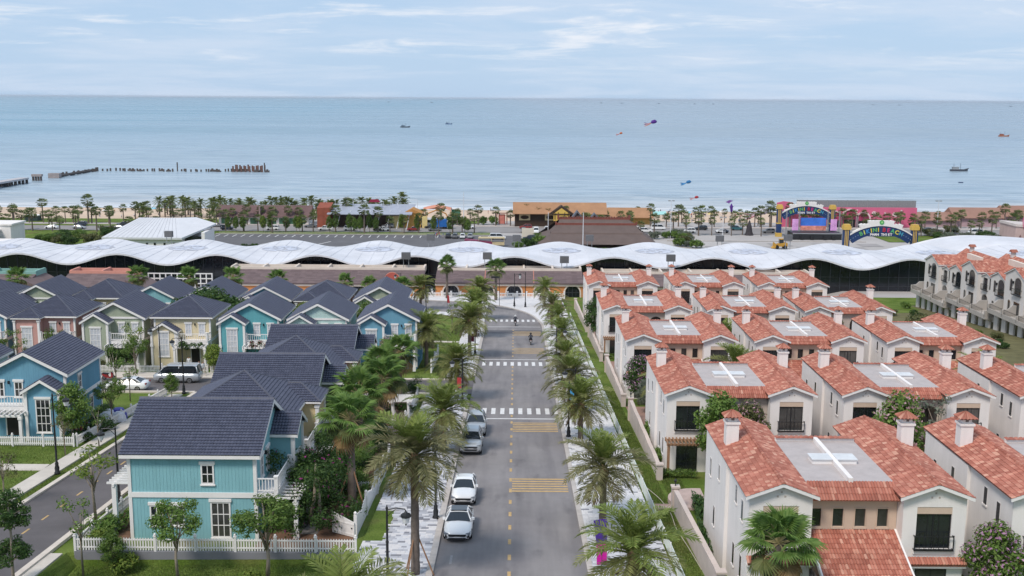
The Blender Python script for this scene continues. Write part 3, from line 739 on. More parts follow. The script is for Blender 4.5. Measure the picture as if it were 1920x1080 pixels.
def gable_roof(root, hw, y0, y1, ev, pt, key, oh=OH):
    """roof deck + real tiles + white rake boards; ridge along y"""
    a = hw+oh; ze = ev-oh*pt; zr = ev+hw*pt
    rf = part('roof', lambda: MB().prism([(-a, ze), (0, zr), (a, ze), (a, ze+.12), (0, zr+.12), (-a, ze+.12)], y0, y1), slatecap, root, key=key+('deck',))
    H = math.hypot(a, a*pt)
    for q in (-1, 1):
        part('roof_tiles', lambda: tiles((q*(a+.06), y0-.05, ze+.14-.06*pt), (0, 1, 0), (-q, 0, pt), y1-y0+.1, H+.06, .26, .21, .045, .055, 3, barrel=False), slate, rf, key=key+('t', q), stuff=True)
    part('ridge_cap', lambda: MB().prism([(-.14, zr+.10), (0, zr+.24), (.14, zr+.10)], y0-.06, y1+.06), slatecap, rf, key=key+('cap',))
    for ya, yb in ((y0-.05, y0-.003), (y1+.003, y1+.05)): part('rake_board', lambda: MB().prism([(-a-.02, ze-.16), (0, zr-.16), (a+.02, ze-.16), (a+.02, ze+.13), (0, zr+.13), (-a-.02, ze+.13)], ya, yb), white, rf, key=key+('rake', ya))
    for q in (-1, 1): part('gutter', lambda: MB().box(*sorted((q*(a-.01), q*(a+.05))), y0, y1, ze-.14, ze+.1), white, rf, key=key+('gut', q))
    return rf
def hip_roof(root, x0, x1, y0, y1, ev, pt, key):
    """four clipped tile planes with hip caps"""
    a = (x1-x0)/2; b = (y1-y0)/2; cx, cy = (x0+x1)/2, (y0+y1)/2; r = min(a, b); zr = ev+r*pt
    lx, ly = a-r, b-r
    c = [(x0, y0, ev), (x1, y0, ev), (x1, y1, ev), (x0, y1, ev)]
    t = [(cx-lx, cy-ly, zr), (cx+lx, cy-ly, zr), (cx+lx, cy+ly, zr), (cx-lx, cy+ly, zr)]
    def deck():
        m = MB(); m.box(x0, x1, y0, y1, ev-.12, ev)
        for i in range(4):
            j = (i+1) % 4; P = [c[i], c[j]]+([t[j]] if (Vector(t[i])-Vector(t[j])).length < .01 else [t[j], t[i]]); m.poly(P)
        return m
    rf = part('roof', deck, slatecap, root, key=key+('hd',))
    for i in range(4):
        j = (i+1) % 4; u = Vector(c[j])-Vector(c[i]); L = u.length; u.normalize()
        inn = Vector((-u.y, u.x, 0)); v = Vector((inn.x, inn.y, pt)).normalized(); H = (Vector(t[i])-Vector(c[i])).dot(v)
        def pl():
            mb = tiles(Vector(c[i])+Vector((0, 0, .02)), u, v, L, H, .26, .21, .045, .055, 3, barrel=False)
            ti, tj = (Vector(t[i])-Vector(c[i])).dot(u), (Vector(t[j])-Vector(c[i])).dot(u)
            poly = [(0, 0), (L, 0)]+([(tj, H)] if abs(ti-tj) < .01 else [(tj, H), (ti, H)])
            return clip_mesh(mb, 'roof_tiles', slate, poly)
        part('roof_tiles', pl, slate, rf, key=key+('hp', i), stuff=True)
    def caps():
        m = MB()
        for i in range(4): m.bar(Vector(c[i])+Vector((0, 0, .03)), Vector(t[i])+Vector((0, 0, .06)), .09, n=6)
        for p, q in ((0, 2),): m.bar(Vector(t[p])+Vector((0, 0, .06)), Vector(t[q])+Vector((0, 0, .061)), .1, n=6)
        return m
    part('hip_cap', caps, slatecap, rf, key=key+('hc',))
    part('gutter', lambda: MB().box(x0-.05, x1+.05, y0-.05, y0, ev-.16, ev+.02).box(x0-.05, x1+.05, y1, y1+.05, ev-.16, ev+.02).box(x0-.05, x0, y0, y1, ev-.16, ev+.02).box(x1, x1+.05, y0, y1, ev-.16, ev+.02), white, rf, key=key+('hg',))
    return rf
def cottage(label, col, loc, rz=0, hip=False, bay=-1, ped=False, curt=True, porch=True, group='coloured clapboard cottages', sidewin='plain', ivy=False):
    wm = M('clapboard_'+col, COLS[col], .8, .09, 1.3, .12, 10, stretch=(1, 1, .25))
    root = thing('cottage', label, 'house', loc, rz, group)
    k = ('cot', hip, bay)
    part('wall', lambda: MB().box(-HW, HW, 0, HL, -2.2, EV) if hip else MB().prism([(-HW, -2.2), (HW, -2.2), (HW, EV), (0, RG), (-HW, EV)], 0, HL), wm, root)
    bx, bw, bp = bay*2.0, 1.5, 1.5 if not hip else 1.3
    be, br = BE if not hip else EV-.15, .62
    if hip and bay < 0 and sidewin == 'low': be = 4.45
    part('bay_wall', lambda: MB().box(bx-bw, bx+bw, -bp, -.003, -1.6, be+.1) if hip and sidewin != 'low' else MB().prism([(bx-bw, -1.6), (bx+bw, -1.6), (bx+bw, be), (bx, be+bw*br), (bx-bw, be)], -bp, -.003), wm, root)
    # vertical boarding: thin battens on every side, geometry
    def bat():
        m = MB(); n = int(2*HL/.44)
        for i in range(1, n):
            y = HL*i/n
            for s in (-1, 1): m.box(min(s*HW, s*(HW+.012)), max(s*HW, s*(HW+.012)), y-.016, y+.016, -.4, EV-.02)
        n = 32
        for i in range(1, n):
            x = -HW+2*HW*i/n; top = (RG-abs(x)*PT-.05) if not hip else EV
            m.box(x-.016, x+.016, -.012, 0, .0, top)
        return m
    part('boarding', bat, wm, root, stuff=True)
    if hip:
        hip_roof(root, -HW-OH, HW+OH, -OH, HL+OH, EV+.05, PT*.98, ('coth',))
        if sidewin == 'low': gable = True
        else: gable = False
    else: gable_roof(root, HW, -OH, HL+OH, EV, PT, ('cotg',)); gable = True
    if gable:
        g = thing_sub(root, 'bay_roof', (bx, 0, 0))
        gable_roof_sub(g, bw, -bp-.35, .4 if not hip else -.01, be, br, ('bayr', be))
    else:
        g = thing_sub(root, 'bay_roof', (bx, 0, 0)); hip_bay(g, bw+.35, bp+.35, be+.2)
    t = .11
    for sx in (-1, 1):
        for yy in (0, HL): part('corner_board', lambda: MB().box(-.11, .11, -.11, .11, -.3, EV-.2), white, root, (sx*(HW-.05), yy+(.05 if yy == 0 else -.05), 0), key='cboard')
        part('corner_post', lambda: MB().box(-.13, .13, -.13, .13, -.2, be-.1).box(-.18, .18, -.18, .18, 2.4, 2.75).box(-.19, .19, -.19, .19, be-.3, be-.08), white, root, (bx+sx*(bw), -bp, 0), key=('cpost', be))
    def band():
        m = MB(); z0, z1, p = 2.78, 3.12, .07
        m.box(-HW-p, -HW, -p, HL+p, z0, z1); m.box(HW, HW+p, -p, HL+p, z0, z1); m.box(-HW, HW, HL, HL+p, z0, z1)
        m.box(-HW, bx-bw, -p, 0, z0, z1) if bay > 0 else m.box(bx+bw, HW, -p, 0, z0, z1); return m
    part('band_board', band, white, root, key=('band', bay))
    if ped and not hip: part('pediment_board', lambda: MB().box(-HW-.2, HW+.2, -.10, -.02, EV-.22, EV+.02), white, root, key='ped')
    # windows
    boxwin(root, bx, -bp, (1.75 if be > 5.2 else 1.25) if curt else .9, 1.15, 2.9, 3, 4, 0, curt)
    ox = -bay*1.6
    for dx_ in (-.85, .85): boxwin(root, ox+dx_, 0, 3.75, .62, 1.25, 2, 2, 0, curt)
    part('wall_lamp', lambda: MB().box(-.06, .06, -.22, -.0, 0, .26), black, root, (ox, 0, 4.9), key='wlamp')
    sides = (3, 1)
    for f in sides:
        s = -1 if f == 3 else 1
        boxwin(root, s*HW, 3.1, 3.78, .66, 1.15, 2, 2, f, False)
        if sidewin == 'near':
            boxwin(root, s*HW, 5.15, .95, .68, 1.2, 2, 2, f, False); boxwin(root, s*HW, 6.5, .95, .68, 1.2, 2, 2, f, False)
            boxwin(root, s*HW, 2.35, .15, 1.1, 2.25, 3, 3, f, False)
        else: boxwin(root, s*HW, 5.6, .95, .62, 1.2, 2, 2, f, False)
    boxwin(root, -1.4, HL, 3.9, .7, 1.2, 2, 2, 2, False); boxwin(root, 1.4, HL, 3.9, .7, 1.2, 2, 2, 2, False)
    # entrance, balcony over porch on the other half of the front
    x0, x1 = (bx+bw+.05, HW) if bay < 0 else (-HW, bx-bw-.05)
    xm, wd = (x0+x1)/2, x1-x0
    dr = part('door', lambda: MB().box(-.62, -.52, -.06, .02, 0, 2.3).box(.52, .62, -.06, .02, 0, 2.3).box(-.7, .7, -.09, .02, 2.3, 2.48), white, root, (xm, 0, .05), key='cdoor')
    part('door_leaf', lambda: MB().box(-.52, .52, -.02, .01, 0, 2.3), M('dark_doorway', (.03, .026, .024), .6), dr, key='cdoorl')
    if porch:
        bl = part('balcony', lambda: MB().box(-wd/2, wd/2, -1.35, -.003, 2.75, 3.1), white, root, (xm, 0, 0), key=('balc', bay))
        def rl():
            m = MB()
            for zz in (.12, .92): m.box(-wd/2, wd/2, -1.33, -1.26, 3.1+zz, 3.17+zz); m.box(*(( wd/2-.07, wd/2) if bay < 0 else (-wd/2, -wd/2+.07)), -1.3, 0, 3.1+zz, 3.17+zz)
            n = 14
            for i in range(n+1): x = -wd/2+.1+(wd-.2)*i/n; m.box(x-.025, x+.025, -1.32, -1.28, 3.2, 4.05)
            sx = wd/2-.035 if bay < 0 else -wd/2+.035
            for i in range(6): m.box(sx-.02, sx+.02, -1.2+.2*i-.025, -1.2+.2*i+.025, 3.2, 4.05)
            return m
        part('railing', rl, white, bl, key=('brail', bay))
        for q in (-1, 1): part('railing_post', lambda: MB().box(-.12, .12, -.12, .12, 3.1, 4.15).box(-.15, .15, -.15, .15, 4.15, 4.23), white, bl, (q*(wd/2-.12), -1.28, 0), key='brpost')
        pr = part('porch', lambda: MB().box(-wd/2-.1, wd/2+.1, -2.6, -2.46, 2.5, 2.7).box(-wd/2-.1, wd/2+.1, -1.4, -1.3, 2.5, 2.7), white, root, (xm, 0, 0), key=('porch', bay))
        for q in (-1, 1): part('porch_post', lambda: MB().box(-.13, .13, -.13, .13, -.2, 2.5).box(-.18, .18, -.18, .18, -.2, .5).box(-.18, .18, -.18, .18, 2.3, 2.5), white, pr, (q*(wd/2-.1), -2.5, 0), key='ppost')
        for i in range(9): part('slat', lambda: MB().box(-.045, .045, -2.85, -1.2, 2.7, 2.82), white, pr, (-wd/2+wd*i/8, 0, 0), key='pslat')
    bp_ = part('back_porch', lambda: MB().box(-2.6, -2.4, HL+1.5, HL+1.66, 2.9, 3.1).box(2.4, 2.6, HL+1.5, HL+1.66, 2.9, 3.1).box(-2.7, 2.7, HL+1.5, HL+1.66, 2.92, 3.12), white, root, key='bporch') if porch else None
    if bp_:
        for q in (-2.5, 2.5): part('porch_post', lambda: MB().box(-.14, .14, HL+1.42, HL+1.7, -.4, 2.92).box(-.2, .2, HL+1.36, HL+1.76, -.4, .6), white, bp_, (q, 0, 0), key='bpost')
        for i in range(12): part('slat', lambda: MB().box(-.05, .05, HL+.06, HL+2.0, 3.12, 3.25), white, bp_, (-2.6+5.2*i/11, 0, 0), key='bslat')
    return root
def thing_sub(root, name, loc):
    o = bpy.data.objects.new(name, None); o.location = loc; o.empty_display_size = .2; return link(o, root)
def gable_roof_sub(g, hw, y0, y1, ev, pt, key):
    oh = .3; a = hw+oh; ze = ev-oh*pt; zr = ev+hw*pt
    part('deck', lambda: MB().prism([(-a, ze), (0, zr), (a, ze), (a, ze+.1), (0, zr+.1), (-a, ze+.1)], y0, y1), slatecap, g, key=key+('d',))
    H = math.hypot(a, a*pt)
    for q in (-1, 1): part('roof_tiles', lambda: tiles((q*(a+.05), y0-.04, ze+.12-.05*pt), (0, 1, 0), (-q, 0, pt), y1-y0+.05, H+.05, .26, .21, .045, .055, 3, barrel=False), slate, g, key=key+('t', q), stuff=True)
    part('rake_board', lambda: MB().prism([(-a-.02, ze-.16), (0, zr-.16), (a+.02, ze-.16), (a+.02, ze+.10), (0, zr+.10), (-a-.02, ze+.10)], y0-.05, y0-.003), white, g, key=key+('r',))
    part('gutter', lambda: MB().box(-a-.04, -a+.01, y0, y1, ze-.12, ze+.08).box(a-.01, a+.04, y0, y1, ze-.12, ze+.08), white, g, key=key+('g',))
def hip_bay(g, a, d, ev):
    pt = PT*.98; zr = ev+a*pt
    part('deck', lambda: MB().poly([(-a, -d, ev), (a, -d, ev), (0, -d+a, zr)]) or None, slatecap, g) if False else None
    for i, (c0, c1) in enumerate((((-a, -d), (a, -d)), ((a, -d), (a, 1.2)), ((-a, 1.2), (-a, -d)))):
        u = Vector((c1[0]-c0[0], c1[1]-c0[1], 0)); L = u.length; u.normalize(); inn = Vector((-u.y, u.x, 0)); v = Vector((inn.x, inn.y, pt)).normalized(); H = a*math.sqrt(1+pt*pt)
        def pl():
            mb = tiles(Vector((*c0, ev+.02)), u, v, L, H, .26, .21, .045, .055, 3, barrel=False)
            poly = [(0, 0), (L, 0), (L/2, H)] if i == 0 else ([(0, 0), (L, 0), (L, H), (a, H)] if i == 1 else [(0, 0), (L, 0), (L-a, H), (0, H)])
            return clip_mesh(mb, 'roof_tiles', slate, poly)
        part('roof_tiles', pl, slate, g, key=('hb', i, round(ev, 2), round(a, 2), round(d, 2)), stuff=True)
    part('hip_cap', lambda: MB().bar((-a, -d, ev+.04), (0, -d+a, zr+.05), .08, n=6).bar((a, -d, ev+.04), (0, -d+a, zr+.05), .08, n=6).bar((0, -d+a, zr+.05), (0, 1.2, zr+.051), .09, n=6), slatecap, g, key=('hbc', round(ev, 2)))
    part('soffit', lambda: MB().box(-a, a, -d, .0, ev-.13, ev), white, g, key=('hbs', round(ev, 2)))
COLS = {'turquoise': (.225, .445, .485), 'cream': (.62, .50, .29), 'sage': (.33, .37, .28), 'pink': (.45, .24, .205), 'blue': (.145, .32, .43), 'mint': (.43, .58, .555), 'teal': (.12, .36, .40), 'lemon': (.68, .585, .39), 'rose': (.48, .27, .24)}
# along the boulevard (gable or hip end towards the road)
for i, (yc, col, hip, lab) in enumerate(((70.7, 'turquoise', False, 'turquoise clapboard cottage with gabled slate roof behind the white picket fence, nearest of its row'),
        (80.95, 'cream', True, 'cream cottage under a hipped slate roof just behind the turquoise cottage'),
        (90.6, 'sage', False, 'pale sage cottage with gabled slate roof between two hipped roofs'),
        (100.8, 'pink', True, 'pink cottage under a hipped slate roof, second hipped one from the front'),
        (110.2, 'blue', False, 'blue cottage with gabled slate roof at the side street, last of the boulevard row'))):
    c = cottage(lab, col, (-16.6, yc+.55, -SL*(yc-3.5)), math.pi/2, hip, 1, sidewin='near' if i == 0 else 'plain', curt=False)
house_shape(3.5, 5.9, 7.7, 5.6, 'facing')
# facing the side street (front gables towards the camera)
FY = 134.2
for x, col, hip, ped, lab in ((-15.8, 'blue', False, False, 'blue cottage facing the side street, the one nearest the boulevard palms'),
        (-24.6, 'mint', False, True, 'mint cottage with white pediment board facing the side street'),
        (-33.1, 'teal', False, False, 'bright teal cottage with dark red bougainvillea under its balcony'),
        (-41.7, 'lemon', True, False, 'lemon cottage under a pyramid roof with a person in its doorway'),
        (-50.1, 'sage', False, True, 'sage green cottage with white pediment board and climbing plant'),
        (-58.7, 'rose', True, False, 'rose cottage under a hipped roof with a tall window'),
        (-67.4, 'blue', False, False, 'blue cottage at the left end of the side street row')):
    cottage(lab, col, (x, FY, -SL*FY+.5), 0, hip, -1, ped, sidewin='low' if col == 'lemon' else 'plain')
for x, y, col, hip, ped, lab in ((-19.7, 157, 'sage', False, True, 'sage cottage behind the boulevard-end blue cottage'), (-28.0, 156, 'pink', True, False, 'pink cottage under a hipped roof behind the mint one'),
        (-36.3, 156, 'blue', False, False, 'greyish blue gabled cottage behind the bright teal one'), (-44.7, 156, 'mint', False, False, 'mint gabled cottage half hidden by a broad dark tree'),
        (-52.7, 156, 'turquoise', False, False, 'turquoise gabled cottage in front of the white lattice screen'), (-60.6, 156, 'cream', True, False, 'cream cottage under a hipped roof in front of the coral shop'),
        (-69.3, 156, 'sage', False, True, 'sage gabled cottage in front of the green-roofed shop'), (-78.0, 156, 'rose', True, False, 'rose hipped cottage at the far left of the back row')):
    cottage(lab, col, (x, y, -SL*y+.6), 0, hip, -1, ped, porch=False)
house_shape(3.5, 5.95, 7.75, 4.7, 'left')
cottage('large sky blue cottage with white pergola and small gabled bay, motorbikes beside it', 'blue', (-44.1, 95.8, -SL*95.8), 0, False, 1, curt=False)
cottage('pale blue cottage cut by the left edge, next to the large sky blue one', 'mint', (-53.4, 96.5, -SL*96.5), 0, False, 1, curt=False)
cottage('blue cottage roof at the left edge behind the large sky blue cottage', 'blue', (-62.6, 96.5, -SL*96.5), 0, False, 1, curt=False)

KV = ''
# ------------------------------------------------------------------ white picket fences
def picket(label, P, h=.92, wall=None, individual=False, group='white picket fences', side_label=None, pitch=.17, zoff=0.):
    """posts, rails and separate pickets along a plan path"""
    x0, y0 = P[0]
    t = thing('picket_fence', label, 'fence', (x0, y0, gz(x0, y0)), 0, group)
    D = []; tot = 0
    for a, b in zip(P, P[1:]):
        L = math.hypot(b[0]-a[0], b[1]-a[1]); D.append((a, b, tot, L)); tot += L
    def at(s):
        for a, b, t0, L in D:
            if s <= t0+L+1e-6: f = (s-t0)/L; return (a[0]+(b[0]-a[0])*f, a[1]+(b[1]-a[1])*f, math.atan2(b[1]-a[1], b[0]-a[0]))
    ground = (lambda x, y: wall) if wall is not None else gz
    n = int(tot/pitch); st = MB(); cnt = 0
    for i in range(n+1):
        x, y, a = at(tot*i/n); z = ground(x, y)-gz(x0, y0)+zoff
        if individual and cnt < 300:
            part('picket', lambda: MB().prism([(-.045, .05), (.045, .05), (.045, h-.1), (0, h-.03), (-.045, h-.1)], -.018, .018), white, t, (x-x0, y-y0, z), a, key=('pick', h)); cnt += 1
        else:
            st.T = Matrix.Translation((x-x0, y-y0, z)) @ Matrix.Rotation(a, 4, 'Z'); st.prism([(-.045, .05), (.045, .05), (.045, h-.1), (0, h-.03), (-.045, h-.1)], -.018, .018)
    if st.v: part('pickets', st, white, t, stuff=True)
    k = max(1, round(tot/2.6))
    for i in range(k+1):
        x, y, a = at(tot*i/k); z = ground(x, y)-gz(x0, y0)+zoff
        part('post', lambda: MB().box(-.07, .07, -.07, .07, -.3, h+.05).box(-.1, .1, -.1, .1, h+.05, h+.10).lathe([(.03, h+.1), (.085, h+.15), (.085, h+.2), (.03, h+.26)], 6), white, t, (x-x0, y-y0, z), a, key=('fpost', h))
    rl = MB()
    for a, b, t0, L in D:
        m = max(1, int(L/3)); pts_ = [(a[0]+(b[0]-a[0])*q/m, a[1]+(b[1]-a[1])*q/m) for q in range(m+1)]
        for p, q in zip(pts_, pts_[1:]):
            for zz in (.2, h-.22):
                z1, z2 = ground(*p)-gz(x0, y0)+zz+zoff, ground(*q)-gz(x0, y0)+zz+zoff
                d = Vector((q[0]-p[0], q[1]-p[1])).normalized(); nn = (-d.y*.03, d.x*.03)
                P1 = [(p[0]-x0+s*nn[0], p[1]-y0+s*nn[1], z1+e) for s, e in ((1, 0), (-1, 0), (-1, .08), (1, .08))]
                P2 = [(q[0]-x0+s*nn[0], q[1]-y0+s*nn[1], z2+e) for s, e in ((1, 0), (-1, 0), (-1, .08), (1, .08))]
                bb = rl.pts(P1+P2)
                for e in range(4): rl.face((bb+e, bb+(e+1) % 4, bb+4+(e+1) % 4, bb+4+e))
    part('rail', rl, white, t)
    return t
rw = MB(); rw.box(-27.45, -9.75, 64.42, 64.62, -7.0, -5.17)
rwo = part('retaining_wall', rw, M('grey_render', (.215, .215, .235), .9, .12, .5, .2, 15)); tag(rwo, 'low grey rendered retaining wall below the front picket fence', 'wall')
picket('white picket fence on the grey retaining wall in front of the turquoise cottage', [(-27.4, 64.52), (-9.85, 64.52)], individual=True, wall=-5.17)
picket('white picket fence climbing beside the dark side street, left of the turquoise cottage', [(-27.4, 64.7), (-27.4, 77.9)], individual=True)
picket('white picket fence across the gardens between turquoise and cream cottages', [(-16.2, 78.1), (-10.2, 78.1)], individual=True)
picket('white picket fence in front of the large sky blue cottage', [(-52, 92.0), (-38.6, 92.0)], individual=True)
picket('white picket fence stepping back from the large sky blue cottage to the car park', [(-38.4, 92.2), (-38.2, 103), (-38.0, 115.5)], individual=True)
picket('white picket fence in front of the lemon cottage', [(-46, 130.2), (-37.6, 130.2)]); picket('white picket fence in front of the teal cottage', [(-37.2, 130.2), (-29.0, 130.2)])
picket('white picket fence in front of the sage green cottage', [(-54.6, 130.2), (-46.4, 130.2)])
picket('white picket fence across the middle of the boulevard gardens', [(-15.8, 97.2), (-10.4, 97.2)])
for i, (a, b, lab) in enumerate(((67.6, 77.8, 'nearest, gate open'), (79, 86.5, 'behind the palm in front of the cream cottage'), (100, 112.5, 'beside the little pergola'), (131.5, 143.5, 'along the lawn past the side street'))):
    t = thing('swept_fence', 'white swept-top board fence on the left, '+lab, 'fence', (-10.3, a, gz(-10.3, a)), 0, 'swept white fences')
    L = b-a; n = int(L/.2)
    for k in range(n):
        y = L*k/n; hh = .95+.45*abs(math.cos(math.pi*(k/n)*2)); hh = round(hh, 1)
        part('board', lambda: MB().box(-.03, .03, 0, .185, -.1, hh), white, t, (0, y, -SL*y), key=('swb', hh))
    for y in (0, L/2, L): part('post', lambda: MB().box(-.1, .1, -.1, .1, -.2, 1.55).lathe([(.04, 1.55), (.11, 1.62), (.11, 1.7), (.03, 1.78)], 6), white, t, (0, y, -SL*y), key='swp')
gt = thing('garden_gate', 'white panelled garden gate standing open towards the soil yard', 'gate', (-10.3, 67.4, gz(-10.3, 67.4)), rad(150))
part('leaf', MB().prism([(.05, .05), (1.9, .05), (1.9, 1.5), (.05, 1.05)], -.03, .03), white, gt); part('rail', MB().box(.05, 1.9, -.05, .05, .15, .25).box(.05, 1.9, -.05, .05, .85, .95), white, gt); part('latch', MB().box(.2, .28, -.08, .08, .6, .68), black, gt)
# ------------------------------------------------------------------ wavy glass hall
WK = 2*math.pi/21.55
def wz(x, y):
    t = (y-234.5)/27.0
    a = -1.15+1.95*t
    z = -11.95+.05*t+a*math.cos(WK*(x-10.66))
    return z+.35*math.exp(-((t-.55)/.25)**2)*(.5+.5*math.cos(WK*(x-10.66)))
hall = thing('exhibition_hall', 'long dark glass hall under a white undulating membrane roof', 'hall', (0, 236, -19))
mem = M('white_membrane', (.62, .615, .64), .45, .12, .15, .10, 3)
m = MB(); xs_ = np.arange(-150, 134, 1.35); ys_ = np.arange(234.5, 261.6, 1.5); k = len(xs_)
for dz in (0, -.35):
    for y in ys_:
        for x in xs_: m.v.append((x, y-236, wz(x, y)+19+dz))
q = len(xs_)*len(ys_)
for j in range(len(ys_)-1):
    for i in range(k-1): a = j*k+i; m.face((a, a+1, a+k+1, a+k)); m.face((q+a+k, q+a+k+1, q+a+1, q+a))
for i in range(k-1): m.face((i, q+i, q+i+1, i+1)); a = (len(ys_)-1)*k+i; m.face((a, a+1, q+a+1, q+a))
part('roof', m, mem, hall, smooth=False)
me_ = CH[hall.name][0].data; me_.polygons.foreach_set('use_smooth', [True]*len(me_.polygons)); me_.set_sharp_from_angle(angle=rad(40))
sm_ = MB()
for x in np.arange(-148, 132, 2.694):
    L = [sm_.pts([(x-.03, y-236, wz(x, y)+19.03), (x+.03, y-236, wz(x, y)+19.03), (x+.03, y-236, wz(x, y)+19.07), (x-.03, y-236, wz(x, y)+19.07)]) for y in np.arange(234.6, 261.5, 2.4)]
    for a, b in zip(L, L[1:]):
        for e in range(4): sm_.face((a+e, a+(e+1) % 4, b+(e+1) % 4, b+e))
part('roof_seams', sm_, M('membrane_seam', (.66, .67, .71), .5, 0), hall, stuff=True)
skm = M('membrane_skylight', (.50, .51, .58), .3, .3, .7, spec=.5)
for n_ in range(-7, 6):
    cx = 10.66+21.55*n_; sk = MB()
    R, A = 5, 22
    for r in range(R):
        for a in range(A):
            P = []
            for rr, aa in ((r, a), (r+1, a), (r+1, a+1), (r, a+1)):
                x = cx+4.6*rr/R*math.cos(2*math.pi*aa/A); y = 250+3.2*rr/R*math.sin(2*math.pi*aa/A)
                P.append((x, y-236, wz(x, y)+19.06))
            if (a+r) % 5: sk.poly(P)
    part('skylight', sk, skm, hall)
hg = M('hall_glass', (.010, .013, .02), .12, .3, .15, spec=.5)
for i, x in enumerate(np.arange(-148, 130, 2.15)):
    a, b = x+.05, x+2.10; pm = MB()
    pm.poly([(a, 1.2, -4.5), (b, 1.2, -4.5), (b, 1.2, wz(b, 237)+19-.4), ((a+b)/2, 1.2, wz((a+b)/2, 237)+19-.4), (a, 1.2, wz(a, 237)+19-.4)])
    part('glass_panel', pm, hg, hall)
mu = MB()
for x in np.arange(-148, 132, 2.15): mu.box(x-.05, x+.05, 1.05, 1.3, -4.5, wz(x, 237)+19-.36)
for z in (1.6, 3.6): 
    for x in np.arange(-148, 130, 2.15):
        if wz(x+1, 237)+19-.4 > z+.2 and wz(x, 237)+18.4 > z and wz(x+2.15, 237)+18.4 > z: mu.box(x+.05, x+2.1, 1.08, 1.19, z, z+.07)
part('mullions', mu, M('mullion_steel', (.045, .05, .06), .5, .1), hall, stuff=True)
h2 = thing('event_pavilion', 'smaller white swooping membrane roof beyond the hall at the right', 'pavilion', (99, 268, -20))
m = MB(); N1 = 40; prof = lambda t: -.5+5.1*math.sin(min(1, t*3.2)*math.pi/2)*(1-.62*sst(.3, 1, t))
for dz in (0, -.3):
    for i in range(N1+1):
        for j in range(7):
            t = i/N1; m.v.append((75*t, j*4.2, float(prof(t))+3.4-.16*(j-3)**2*.5+dz))
for i in range(N1):
    for j in range(6): a = i*7+j; q2 = (N1+1)*7; m.face((a, a+7, a+8, a+1)); m.face((q2+a+1, q2+a+8, q2+a+7, q2+a))
    for j in (0, 6): a = i*7+j; m.face((a, a+q2, a+q2+7, a+7))
part('roof', m, mem, h2, smooth=True)
m = MB()
for i in range(0, 12): m.box(4+6*i, 4.3+6*i, 3+.8*i, 3.3+.8*i, -6, 2.5)
part('columns', m, white, h2, stuff=True)

# grey vent boxes on posts standing along the shop roofs
for i, (x, y, z0, z1) in enumerate(((-23.5, 233, -13.4, -11.1), (-6, 233, -13.4, -11.0), (10.6, 233, -13.4, -11.7), (33.5, 233, -13.4, -11.2), (-20.5, 263, -19, -10.9), (.3, 263, -19, -10.9), (18, 263, -19, -10.8), (49.5, 263, -19, -10.7), (66, 263, -19, -10.4), (-84, 263, -19, -10.5))):
    b = thing('floodlight_box', 'dark grey floodlight box on posts %s' % ('before the white wavy roof' if i < 4 else 'behind the white wavy roof'), 'floodlight', (x, y, z0), 0, 'floodlights before the roof' if i < 4 else 'floodlights behind the roof')
    H = z1-z0; part('post', MB().box(-.62, -.5, -.06, .06, 0, H-.2).box(.5, .62, -.06, .06, 0, H-.2), M('grey_steel', (.28, .29, .30), .5, .1), b)
    part('lamp_box', MB().box(-.95, .95, -.5, .5, H-.3, H+1.15), M('vent_grey', (.12, .12, .125), .6, .15), b)

